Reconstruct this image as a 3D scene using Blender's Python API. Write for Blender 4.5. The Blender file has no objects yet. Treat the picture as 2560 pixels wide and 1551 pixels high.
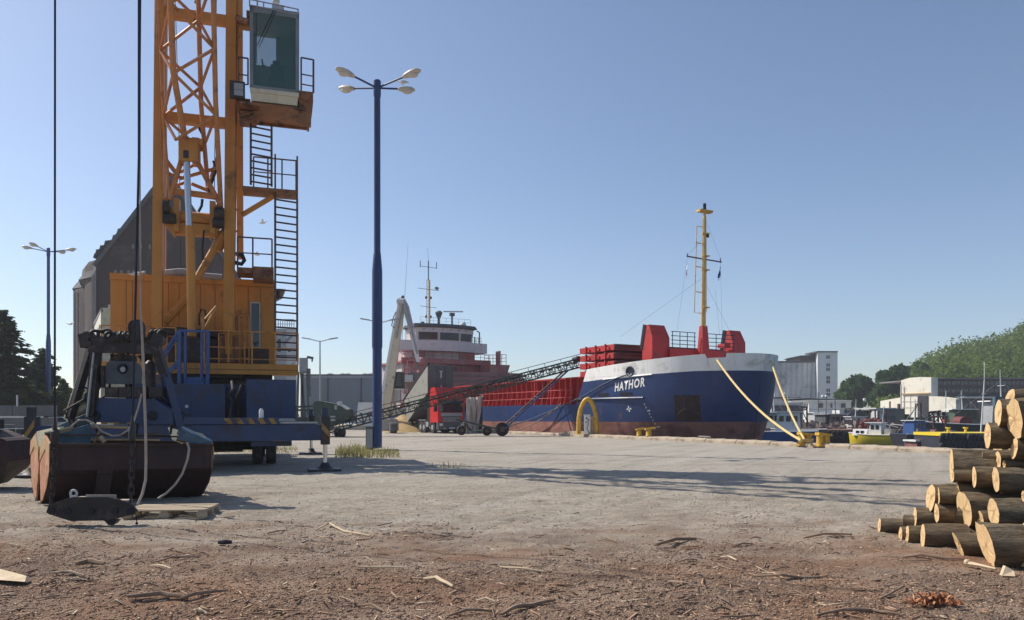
import bpy, math, random
import numpy as np
from mathutils import Vector, Matrix, Euler
R = math.radians
rnd = random.Random(7)
sc = bpy.context.scene
COL = sc.collection
# ---------------------------------------------------------------- camera, sky, sun, exposure
EYE = 1.6; F = 1900.0; CX = 1280.0; HY = 1038.0
cam = bpy.data.cameras.new('camera'); camo = bpy.data.objects.new('camera', cam); COL.objects.link(camo)
camo.location = (0, 0, EYE); camo.rotation_euler = (R(90), 0, 0)
cam.sensor_width = 36; cam.lens = 36*F/2560; cam.shift_x = 0; cam.shift_y = (HY-775.5)/2560
cam.clip_start = 0.1; cam.clip_end = 6000
sc.camera = camo
SUN_EL = R(45.0); SUN_AZ = math.atan2(-.90, .435)      # azimuth from +Y towards +X
w = bpy.data.worlds.new('World'); sc.world = w; w.use_nodes = True
nt = w.node_tree; bg = nt.nodes['Background']
sky = nt.nodes.new('ShaderNodeTexSky'); sky.sky_type = 'NISHITA'; sky.sun_disc = False
sky.sun_elevation = SUN_EL; sky.sun_rotation = SUN_AZ; sky.air_density = .85; sky.dust_density = .8; sky.ozone_density = 2.0; sky.altitude = 0
nt.links.new(sky.outputs[0], bg.inputs[0]); bg.inputs[1].default_value = 0.127
sl = bpy.data.lights.new('sun', 'SUN'); sl.energy = 4.9; sl.angle = R(.5); sl.color = (1, .92, .80)
so = bpy.data.objects.new('sun', sl); COL.objects.link(so)
SD = Vector((math.sin(SUN_AZ)*math.cos(SUN_EL), math.cos(SUN_AZ)*math.cos(SUN_EL), math.sin(SUN_EL)))
so.rotation_euler = SD.to_track_quat('Z', 'Y').to_euler(); so.location = (-30, 20, 60)
sc.view_settings.view_transform = 'Standard'; sc.view_settings.look = 'None'; sc.view_settings.gamma = 1
sc.view_settings.use_curve_mapping = False; sc.view_settings.exposure = 0.15
sc.render.engine = 'CYCLES'; sc.cycles.max_bounces = 6; sc.cycles.diffuse_bounces = 3; sc.cycles.glossy_bounces = 3
sc.cycles.transmission_bounces = 6; sc.cycles.volume_bounces = 0; sc.cycles.transparent_max_bounces = 8
sc.cycles.caustics_reflective = False; sc.cycles.caustics_refractive = False

def P(px, py, Y):
    return Vector(((px-CX)/F*Y, Y, EYE+(HY-py)/F*Y))
# the crane stands turned 17 degrees: its own sight plane
CRANE = {'on': False, 'ref': 500., 'auto': False}; CTH = R(17); CO = (-10.6, 25.6); CN_ = Vector((-math.sin(CTH), math.cos(CTH), 0))
def _cd(px, d): k = (px-CX)/F; return (d+CO[1]*math.cos(CTH)-CO[0]*math.sin(CTH))/(math.cos(CTH)-k*math.sin(CTH))
def PC(px, py, Y):
    y = _cd(px, Y-25.6); return Vector(((px-CX)/F*y, y, EYE+(HY-py)/F*_cd(CRANE['ref'], Y-25.6)))
def GY(py): return F*EYE/(py-HY)          # depth of a ground point seen at row py
def PG(px, py): Y = GY(py); return Vector(((px-CX)/F*Y, Y, 0))

# ---------------------------------------------------------------- materials
def _new(name):
    m = bpy.data.materials.new(name); m.use_nodes = True
    t = m.node_tree; return m, t, t.nodes['Principled BSDF']
def lk(t, a, b): t.links.new(a, b)
def mixc(t, fac, a, b, mode='MIX'):
    n = t.nodes.new('ShaderNodeMix'); n.data_type = 'RGBA'; n.blend_type = mode
    for i, v in ((0, fac), (6, a), (7, b)):
        if hasattr(v, 'is_linked') or hasattr(v, 'links'): lk(t, v, n.inputs[i])
        else: n.inputs[i].default_value = v if i == 0 else (*v[:3], 1)
    return n.outputs[2]
def noise(t, vec, scale, detail=4, rough=.6, dist=0):
    n = t.nodes.new('ShaderNodeTexNoise'); n.inputs['Scale'].default_value = scale
    n.inputs['Detail'].default_value = detail; n.inputs['Roughness'].default_value = rough; n.inputs['Distortion'].default_value = dist
    lk(t, vec, n.inputs['Vector']); return n.outputs['Fac']
def ramp(t, fac, lo, hi, a=0., b=1.):
    n = t.nodes.new('ShaderNodeMapRange'); lk(t, fac, n.inputs[0])
    for i, v in zip((1, 2, 3, 4), (lo, hi, a, b)): n.inputs[i].default_value = v
    return n.outputs[0]
def coord(t, kind='Object', scale=None):
    c = t.nodes.new('ShaderNodeTexCoord').outputs[kind]
    if scale:
        m = t.nodes.new('ShaderNodeMapping'); m.inputs['Scale'].default_value = scale; lk(t, c, m.inputs[0]); c = m.outputs[0]
    return c
def bump(t, h, strength, dist=.02):
    b = t.nodes.new('ShaderNodeBump'); b.inputs['Strength'].default_value = strength; b.inputs['Distance'].default_value = dist
    lk(t, h, b.inputs['Height']); return b.outputs[0]
def mat(name, col, rough=.55, metal=0., var=.18, scale=1.5, bmp=.0, dirt=None, damt=.0, dscale=2.5, streak=0., spec=.4, bevel=0, aniso=None):
    """painted or weathered surface: base colour with broad mottling, patches of dirt/rust, vertical streaks"""
    m, t, p = _new(name); v = coord(t, 'Object', aniso)
    n1 = noise(t, v, scale, 5, .65)
    base = mixc(t, ramp(t, n1, .3, .7), [c*(1-var) for c in col], [min(1, c*(1+var)) for c in col])
    if dirt:
        n2 = noise(t, v, dscale, 6, .7, .4)
        base = mixc(t, ramp(t, n2, .62-damt*.4, .72-damt*.25, 0, .95), base, dirt)
        if streak:
            n3 = noise(t, coord(t, 'Object', (dscale*2.5, dscale*2.5, dscale*.12)), 1, 4, .6)
            base = mixc(t, ramp(t, n3, .5, .75, 0, streak), base, dirt)
    lk(t, base, p.inputs['Base Color'])
    p.inputs['Metallic'].default_value = metal; p.inputs['Specular IOR Level'].default_value = spec
    lk(t, ramp(t, n1, .3, .7, min(1, rough+.1), max(.05, rough-.08)), p.inputs['Roughness'])
    nrm = None
    if bmp: nrm = bump(t, noise(t, v, scale*14, 5, .7), bmp)
    if bevel:
        b = t.nodes.new('ShaderNodeBevel'); b.samples = 4; b.inputs['Radius'].default_value = bevel
        if nrm:
            for n in t.nodes:
                if n.type == 'BUMP': lk(t, b.outputs[0], n.inputs['Normal'])
        else: nrm = b.outputs[0]
    if nrm: lk(t, nrm, p.inputs['Normal'])
    return m
RUST = (.10, .038, .018); DRUST = (.045, .02, .014); GRIME = (.07, .06, .05)
M = {}
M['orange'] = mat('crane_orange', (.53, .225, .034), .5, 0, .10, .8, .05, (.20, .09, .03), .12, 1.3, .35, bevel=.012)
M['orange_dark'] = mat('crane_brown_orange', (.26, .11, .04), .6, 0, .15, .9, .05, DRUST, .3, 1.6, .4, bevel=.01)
M['boom'] = mat('boom_orange', (.54, .22, .07), .55, 0, .12, 1.1, .05, (.22, .09, .04), .2, 1.8, .3)
M['railing_orange'] = mat('railing_orange', (.52, .23, .05), .5, 0, .15, 2, 0, (.2, .09, .04), .2)
M['ladder_dark'] = mat('ladder_dark', (.06, .05, .06), .5, .2, .2, 2, 0, (.25, .10, .04), .35, 3)
M['steel_dark'] = mat('dark_steel', (.035, .036, .042), .5, .3, .3, 2, .1, RUST, .15)
M['greasy'] = mat('greasy_machine', (.026, .023, .024), .55, .1, .35, 3, .2, (.085, .062, .05), .25, 5, bevel=.01)
M['chrome'] = mat('cylinder_rod', (.62, .62, .62), .25, .9, .08)
M['blue_ch'] = mat('chassis_blue', (.024, .050, .125), .5, 0, .18, 1, .06, (.04, .036, .04), .3, 1.6, .45, bevel=.015)
M['blue_lt'] = mat('ladder_blue', (.045, .10, .25), .5, 0, .12, 2, .0, (.02, .03, .06), .2)
M['blue_pole'] = mat('pole_blue', (.020, .052, .175), .42, 0, .10, .6, .0, (.02, .035, .09), .2, 1, .3)
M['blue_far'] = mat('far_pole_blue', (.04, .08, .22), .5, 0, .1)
M['stripe_y'] = mat('hazard_ochre', (.30, .17, .05), .6, 0, .2, 3, 0, DRUST, .2)
M['black'] = mat('black_rubber', (.018, .018, .02), .75, 0, .3, 4, .1, (.07, .065, .055), .2)
M['tyre'] = mat('dusty_tyre', (.03, .028, .027), .8, 0, .3, 5, .2, (.10, .09, .075), .3)
M['cream'] = mat('cab_cream', (.62, .56, .42), .5, 0, .06, 1, 0, (.2, .15, .1), .15, 1.2, .3)
M['white'] = mat('white_paint', (.72, .72, .70), .5, 0, .06, 1, 0, (.35, .32, .28), .1, 1.5, .2)
M['grey'] = mat('grey_paint', (.32, .34, .36), .6, 0, .1, 1, 0, (.16, .15, .14), .15)
M['lgrey'] = mat('light_grey', (.5, .52, .52), .6, 0, .08, 1, 0, (.3, .28, .25), .1)
M['dgrey'] = mat('dark_grey', (.10, .105, .11), .6, 0, .2, 1)
M['brown_d'] = mat('dark_brown', (.06, .038, .03), .6, 0, .3, 2, .1)
M['yellow'] = mat('bollard_yellow', (.62, .36, .035), .5, 0, .12, 3, .05, (.25, .12, .03), .25, 4, .3)
M['yellow_b'] = mat('boat_yellow', (.78, .58, .03), .45, 0, .08, 2)
M['rope_y'] = mat('rope_yellow', (.66, .50, .22), .8, 0, .15, 8)
M['rope'] = mat('hose_beige', (.38, .32, .27), .7, 0, .2, 6)
M['wire'] = mat('wire_dark', (.015, .018, .028), .5, .3, .2, 3)
M['red'] = mat('ship_red', (.50, .035, .035), .5, 0, .12, .7, .0, (.25, .04, .03), .25, 1.2, .35)
M['red_acc'] = mat('hazed_ship_red', (.40, .10, .095), .6, 0, .12, .7, .0, (.38, .22, .20), .35, .8, .3)  # paler pinkish red: airborne haze round the bridge put into the paint colour
M['red_tr'] = mat('truck_red', (.60, .03, .03), .3, 0, .05, .7)
M['blue_ship'] = mat('ship_blue', (.018, .045, .145), .42, 0, .10, .35, .0, (.015, .032, .10), .18, .5, .4)
M['boot'] = mat('boot_brown', (.30, .13, .10), .65, 0, .18, .5, .1, (.14, .06, .05), .35, .6, .4)
M['white_ship'] = mat('ship_white', (.84, .84, .82), .45, 0, .05, .4, 0, (.50, .46, .38), .12, .5, .3)
M['white_acc'] = mat('accommodation_white', (.66, .59, .60), .5, 0, .06, .4, 0, (.48, .38, .38), .25, .4, .3)
M['hatch_dark'] = mat('hatch_underside', (.11, .055, .055), .6, 0, .2, .6, .0, (.06, .04, .04), .2)
M['hatch_grey'] = mat('hatch_dusty', (.20, .16, .14), .7, 0, .15, .6)
M['mast_y'] = mat('mast_yellow', (.66, .45, .12), .5, 0, .1, 1.5, 0, (.3, .2, .08), .2)
M['conv'] = mat('conveyor_green', (.035, .06, .05), .6, .1, .3, 1.5, .1, (.10, .08, .06), .3, 3)
M['conv_brown'] = mat('conveyor_rusty', (.12, .07, .045), .6, .1, .3, 1.5, .1)
M['tarp'] = mat('tarpaulin', (.66, .62, .55), .85, 0, .12, 1, .2)
M['grain'] = mat('grain', (.46, .32, .15), .95, 0, .12, 2, .5)
M['concrete'] = mat('concrete', (.36, .34, .30), .9, 0, .15, 2, .3, (.22, .2, .17), .25)
M['coping'] = mat('coping_concrete', (.42, .35, .27), .9, 0, .18, 1.8, .4, (.22, .17, .12), .3, 3)
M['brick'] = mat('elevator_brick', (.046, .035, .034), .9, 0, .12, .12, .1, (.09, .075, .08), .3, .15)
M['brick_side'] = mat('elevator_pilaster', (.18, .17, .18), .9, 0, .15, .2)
M['roof_d'] = mat('roof_dark', (.07, .075, .085), .8, 0, .2, .3)
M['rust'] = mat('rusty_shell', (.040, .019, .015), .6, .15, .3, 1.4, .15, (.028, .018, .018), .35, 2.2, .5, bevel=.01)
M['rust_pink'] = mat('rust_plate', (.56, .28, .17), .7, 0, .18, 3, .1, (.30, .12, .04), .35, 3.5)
M['teal'] = mat('faded_teal', (.50, .48, .34), .65, 0, .15, 2.5, .1, (.45, .32, .16), .3, 4)
M['teal_b'] = mat('blue_teal', (.06, .115, .16), .6, 0, .2, 2.5, .1, (.05, .07, .1), .3, 3)
M['rust_o'] = mat('rust_ochre', (.50, .30, .13), .75, 0, .3, 5, .15, (.40, .36, .26), .35, 5)
M['pallet'] = mat('pallet_wood', (.42, .34, .24), .85, 0, .2, 4, .1, aniso=(1, 8, 8))
M['stick'] = mat('stick_wood', (.28, .19, .13), .9, 0, .35, 6, .3)
M['stick_pale'] = mat('peeled_wood', (.58, .46, .31), .85, 0, .2, 6, .2)
M['rail_dark'] = mat('ship_rail', (.03, .05, .09), .5, .2, .1)
M['roofwht'] = mat('roof_white', (.8, .8, .8), .5, 0, .05)
M['shed'] = mat('shed_plaster', (.76, .72, .62), .9, 0, .07, .25, .05, (.45, .40, .32), .2, .35, .3)
M['silo'] = mat('silo_concrete', (.48, .50, .52), .85, 0, .1, .08, .05, (.22, .23, .25), .25, .12, .5)
M['office'] = mat('office_render', (.66, .68, .70), .85, 0, .05, .3)
M['darkbld'] = mat('dark_building', (.085, .07, .068), .85, 0, .2, .3)
M['pier'] = mat('rusty_pier', (.24, .12, .075), .85, 0, .3, .8, .2, (.08, .05, .04), .4, 1.2, .5)
M['corr'] = mat('warehouse_sheet', (.44, .46, .48), .6, .1, .05, .2)
M['green_c'] = mat('container_green', (.06, .10, .06), .6, 0, .2, .5)
M['hull_d'] = mat('dark_hull', (.03, .035, .05), .5, 0, .3, .8, 0, RUST, .2)
M['hull_b'] = mat('blue_hull', (.03, .09, .28), .5, 0, .15, .8)
M['hull_r'] = mat('red_hull', (.16, .045, .04), .6, 0, .3, .8)
M['gull'] = mat('gull_white', (.75, .75, .74), .7, 0, .05)
M['flag_r'] = mat('flag_red', (.5, .05, .05), .8); M['flag_b'] = mat('flag_blue', (.03, .05, .2), .8); M['flag_w'] = mat('flag_white', (.75, .75, .75), .8)
M['lamp_glass'] = mat('lamp_bowl', (.6, .58, .52), .3, 0, .1)
M['lamp_shell'] = mat('lamp_shell', (.55, .52, .46), .5, 0, .12, 3, 0, (.3, .26, .2), .2, 4)
def glassmat(name, col, rough=.03, alpha=1., trans=0.):
    m, t, p = _new(name); p.inputs['Base Color'].default_value = (*col, 1); p.inputs['Roughness'].default_value = rough
    p.inputs['Specular IOR Level'].default_value = .6; p.inputs['Transmission Weight'].default_value = trans; p.inputs['Alpha'].default_value = alpha
    return m
M['glass_dark'] = glassmat('dark_window', (.015, .02, .03))
M['glass_teal'] = glassmat('tinted_glass', (.16, .42, .42), .02, .30)
M['glass_cab'] = glassmat('cab_glass', (.10, .24, .24), .02, .26)

def plates(name, w_, h_, tone=.86, rust=.0):
    """weld seams between hull plates and narrow rust runs, laid over an existing paint"""
    m = M[name]; t = m.node_tree; p = t.nodes['Principled BSDF']; src = p.inputs['Base Color'].links[0].from_socket
    c = t.nodes.new('ShaderNodeTexCoord').outputs['Object']; sp = t.nodes.new('ShaderNodeSeparateXYZ'); lk(t, c, sp.inputs[0]); cb = t.nodes.new('ShaderNodeCombineXYZ'); lk(t, sp.outputs[0], cb.inputs[0]); lk(t, sp.outputs[2], cb.inputs[1])
    b = t.nodes.new('ShaderNodeTexBrick'); lk(t, cb.outputs[0], b.inputs['Vector']); b.inputs['Scale'].default_value = 1; b.inputs['Brick Width'].default_value = w_; b.inputs['Row Height'].default_value = h_
    b.inputs['Mortar Size'].default_value = .022; b.inputs['Mortar Smooth'].default_value = .8; b.inputs['Color1'].default_value = (1, 1, 1, 1); b.inputs['Color2'].default_value = (.90, .90, .92, 1); b.inputs['Mortar'].default_value = (tone, tone, tone, 1)
    col = mixc(t, 1.0, src, b.outputs['Color'], 'MULTIPLY')
    if rust:
        n = noise(t, coord(t, 'Object', (3.4, 3.4, .16)), 1, 5, .75); n2 = noise(t, coord(t, 'Object', (.5, .5, .9)), 1, 3, .6)
        mu = t.nodes.new('ShaderNodeMath'); mu.operation = 'MULTIPLY'; lk(t, ramp(t, n, .57, .68), mu.inputs[0]); lk(t, ramp(t, n2, .48, .62), mu.inputs[1]); m2 = t.nodes.new('ShaderNodeMath'); m2.operation = 'MULTIPLY'; lk(t, mu.outputs[0], m2.inputs[0]); m2.inputs[1].default_value = rust
        col = mixc(t, m2.outputs[0], col, (.20, .085, .04))
    lk(t, col, p.inputs['Base Color']); bn = bump(t, b.outputs['Fac'], .35, .02); lk(t, bn, p.inputs['Normal'])
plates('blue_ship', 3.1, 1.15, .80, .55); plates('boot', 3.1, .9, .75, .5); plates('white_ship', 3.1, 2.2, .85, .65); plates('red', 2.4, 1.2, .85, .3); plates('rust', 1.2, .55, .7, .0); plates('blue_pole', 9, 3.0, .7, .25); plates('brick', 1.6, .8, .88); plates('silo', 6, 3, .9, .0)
# ---------------------------------------------------------------- geometry collector
class G:
    def __init__(s): s.v = []; s.f = []
    def add(s, vs, fs):
        o = len(s.v); s.v += [tuple(x) for x in vs]; s.f += [tuple(i+o for i in f) for f in fs]; return s
    def box(s, c, d, rot=None):
        c = Vector(c); hx, hy, hz = d[0]/2, d[1]/2, d[2]/2
        vs = [Vector((x, y, z)) for z in (-hz, hz) for y in (-hy, hy) for x in (-hx, hx)]
        if rot is not None: vs = [rot @ v for v in vs]
        return s.add([v+c for v in vs], [(0, 2, 3, 1), (4, 5, 7, 6), (0, 1, 5, 4), (2, 6, 7, 3), (0, 4, 6, 2), (1, 3, 7, 5)])
    def bb(s, x0, x1, y0, y1, z0, z1):
        return s.box(((x0+x1)/2, (y0+y1)/2, (z0+z1)/2), (abs(x1-x0), abs(y1-y0), abs(z1-z0)))
    def pbox(s, px0, px1, py0, py1, Y, dep):
        """box whose front face fills a pixel rectangle at depth Y and goes dep metres back"""
        if CRANE['on']:
            keep = CRANE['ref']; CRANE['ref'] = (px0+px1)/2 if CRANE['auto'] else keep
            a = PC(px0, py1, Y); b = PC(px1, py0, Y); CRANE['ref'] = keep
            return s.prism([(a.x, a.y, a.z), (b.x, b.y, a.z), (b.x, b.y, b.z), (a.x, a.y, b.z)], CN_*dep)
        a = P(px0, py1, Y); b = P(px1, py0, Y); return s.bb(a.x, b.x, Y, Y+dep, a.z, b.z)
    def bar(s, a, b, w, h=None, up=(0, 0, 1)):
        a = Vector(a); b = Vector(b); d = b-a; h = h or w
        if d.length < 1e-6: return s
        z = d.normalized(); u = Vector(up)
        if abs(z.dot(u)) > .98: u = Vector((0, 1, 0))
        x = z.cross(u).normalized(); y = x.cross(z)
        vs = [p+x*i*w/2+y*j*h/2 for p in (a, b) for j in (-1, 1) for i in (-1, 1)]
        return s.add(vs, [(0, 1, 3, 2), (4, 6, 7, 5), (0, 4, 5, 1), (2, 3, 7, 6), (0, 2, 6, 4), (1, 5, 7, 3)])
    def tube(s, a, b, r, r2=None, n=8, caps=True):
        return s.pipe([a, b], [r, r if r2 is None else r2], n, caps)
    def pipe(s, pts, r, n=8, caps=True):
        pts = [Vector(p) for p in pts]; k = len(pts); rs = r if isinstance(r, (list, tuple)) else [r]*k
        o = len(s.v); prev = None
        for i, p in enumerate(pts):
            d = (pts[min(i+1, k-1)]-pts[max(i-1, 0)]).normalized()
            if prev is None:
                u = Vector((0, 0, 1)) if abs(d.z) < .9 else Vector((1, 0, 0)); x = d.cross(u).normalized()
            else:
                x = (prev-d*prev.dot(d)).normalized()
            prev = x; y = d.cross(x)
            for j in range(n):
                a = 2*math.pi*j/n; s.v.append(tuple(p+(x*math.cos(a)+y*math.sin(a))*rs[i]))
        for i in range(k-1):
            for j in range(n):
                a = o+i*n+j; b = o+i*n+(j+1) % n; s.f.append((a, b, b+n, a+n))
        if caps: s.f.append(tuple(o+j for j in range(n))[::-1]); s.f.append(tuple(o+(k-1)*n+j for j in range(n)))
        return s
    def lathe(s, prof, c=(0, 0, 0), n=16, axis=(0, 0, 1)):
        """profile of (r, h) turned round axis"""
        ax = Vector(axis).normalized(); u = Vector((0, 0, 1)) if abs(ax.z) < .9 else Vector((1, 0, 0))
        x = ax.cross(u).normalized(); y = ax.cross(x); c = Vector(c); o = len(s.v); k = len(prof)
        for r, h in prof:
            for j in range(n):
                a = 2*math.pi*j/n; s.v.append(tuple(c+ax*h+(x*math.cos(a)+y*math.sin(a))*r))
        for i in range(k-1):
            for j in range(n):
                a = o+i*n+j; b = o+i*n+(j+1) % n; s.f.append((a, b, b+n, a+n))
        s.f.append(tuple(o+j for j in range(n))[::-1]); s.f.append(tuple(o+(k-1)*n+j for j in range(n)))
        return s
    def prism(s, poly, off):
        """closed 3-D polygon extruded by vector off"""
        n = len(poly); off = Vector(off); o = len(s.v)
        s.v += [tuple(Vector(p)) for p in poly]+[tuple(Vector(p)+off) for p in poly]
        s.f.append(tuple(range(o, o+n))); s.f.append(tuple(range(o+2*n-1, o+n-1, -1)))
        for i in range(n): s.f.append((o+i, o+n+i, o+n+(i+1) % n, o+(i+1) % n))
        return s
    def loft(s, rings, closed=True, caps=True):
        k = len(rings); n = len(rings[0]); o = len(s.v)
        for r in rings: s.v += [tuple(p) for p in r]
        for i in range(k-1):
            for j in range(n if closed else n-1):
                a = o+i*n+j; b = o+i*n+(j+1) % n; s.f.append((a, b, b+n, a+n))
        if caps and closed: s.f.append(tuple(o+j for j in range(n))[::-1]); s.f.append(tuple(o+(k-1)*n+j for j in range(n)))
        return s
    def ball(s, c, r, sx=1, sy=1, sz=1, n=12, m=8):
        c = Vector(c); rings = []
        for i in range(1, m):
            a = math.pi*i/m; rings.append([c+Vector((math.sin(a)*math.cos(2*math.pi*j/n)*r*sx, math.sin(a)*math.sin(2*math.pi*j/n)*r*sy, -math.cos(a)*r*sz)) for j in range(n)])
        return s.loft(rings)
    def xf(s, mtx, start=0):
        for i in range(start, len(s.v)): s.v[i] = tuple(mtx @ Vector(s.v[i]))
        return s

FLIP = {'on': False}
FR = {}     # world matrix of each root (object -> Matrix)
def mesh_of(g, name, m, smooth=True, ang=35):
    if FLIP['on']: g.v = [(a, -b, c) for a, b, c in g.v]
    me = bpy.data.meshes.new(name); me.from_pydata(g.v, [], g.f)
    import bmesh
    bm = bmesh.new(); bm.from_mesh(me); bmesh.ops.recalc_face_normals(bm, faces=bm.faces); bm.to_mesh(me); bm.free()
    if m is not None: me.materials.append(M[m] if isinstance(m, str) else m)
    if smooth and len(me.polygons):
        me.polygons.foreach_set('use_smooth', [True]*len(me.polygons)); me.set_sharp_from_angle(angle=R(ang))
    return me
def props(o, label=None, cat=None, group=None, kind=None):
    if label: o['label'] = label
    if cat: o['category'] = cat
    if group: o['group'] = group
    if kind: o['kind'] = kind
    return o
def thing(name, label, cat, loc=(0, 0, 0), rz=0., group=None):
    o = bpy.data.objects.new(name, None); COL.objects.link(o); o.location = loc; o.rotation_euler = (0, 0, rz)
    o.empty_display_size = .3
    FR[o.name] = Matrix.Translation(Vector(loc)) @ Matrix.Rotation(rz, 4, 'Z')
    return props(o, label, cat, group)
def root_of(o):
    while o.parent: o = o.parent
    return o
def part(g, name, m, parent, world=False, label=None, smooth=True, kind=None):
    """one mesh object under parent; world=True when the geometry was collected in world coordinates"""
    if world:
        r = root_of(parent); inv = FR[r.name].inverted(); g.xf(inv)
    o = bpy.data.objects.new(name, mesh_of(g, name, m, smooth)); COL.objects.link(o)
    if parent is not None: o.parent = parent
    if label: o['label'] = label
    if kind: o['kind'] = kind
    return o
def single(g, name, m, label, cat, group=None, loc=None, smooth=True):
    """a thing that is one mesh; geometry in world coordinates, origin moved to loc"""
    loc = Vector(loc if loc is not None else (0, 0, 0)); g.xf(Matrix.Translation(-loc))
    o = bpy.data.objects.new(name, mesh_of(g, name, m, smooth)); COL.objects.link(o); o.location = loc
    FR[o.name] = Matrix.Translation(loc)
    return props(o, label, cat, group)
def setting(g, name, m, smooth=True):
    o = bpy.data.objects.new(name, mesh_of(g, name, m, smooth)); COL.objects.link(o); FR[o.name] = Matrix.Identity(4)
    return props(o, kind='structure')
def inst(src, parent, loc, rot=None, scale=None):
    """another child of parent that shares src's mesh"""
    o = src.copy(); COL.objects.link(o); o.parent = parent; o.location = loc
    if rot is not None: o.rotation_euler = rot
    if scale is not None: o.scale = scale
    return o
def copy_tree(o, parent=None, loc=None, rz=None, label=None):
    c = o.copy(); COL.objects.link(c); c.parent = parent
    if loc is not None: c.location = loc
    if rz is not None: c.rotation_euler = (0, 0, rz)
    if label: c['label'] = label
    for ch in [x for x in bpy.data.objects if x.parent == o]: copy_tree(ch, c)
    return c
def np_mesh(name, V, Fq, m, k=4):
    """fast mesh from numpy arrays; Fq is (n,k) faces"""
    me = bpy.data.meshes.new(name); n = len(Fq)
    me.vertices.add(len(V)); me.vertices.foreach_set('co', np.asarray(V, dtype=np.float32).ravel())
    me.loops.add(n*k); me.loops.foreach_set('vertex_index', np.asarray(Fq, dtype=np.int32).ravel())
    me.polygons.add(n); me.polygons.foreach_set('loop_start', np.arange(0, n*k, k, dtype=np.int32))
    me.update(calc_edges=True)
    if m is not None: me.materials.append(M[m] if isinstance(m, str) else m)
    return me
def vnoise(x, y, seed=0):
    xi = np.floor(x).astype(np.int64); yi = np.floor(y).astype(np.int64); fx = x-xi; fy = y-yi
    def h(a, b):
        n = (a*374761393+b*668265263+seed*1442695041) & 0x7fffffff
        n = ((n ^ (n >> 13))*1274126177) & 0x7fffffff
        return ((n ^ (n >> 16)) & 0xffff)/65535.
    u = fx*fx*(3-2*fx); v = fy*fy*(3-2*fy)
    return (h(xi, yi)*(1-u)+h(xi+1, yi)*u)*(1-v)+(h(xi, yi+1)*(1-u)+h(xi+1, yi+1)*u)*v

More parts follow.
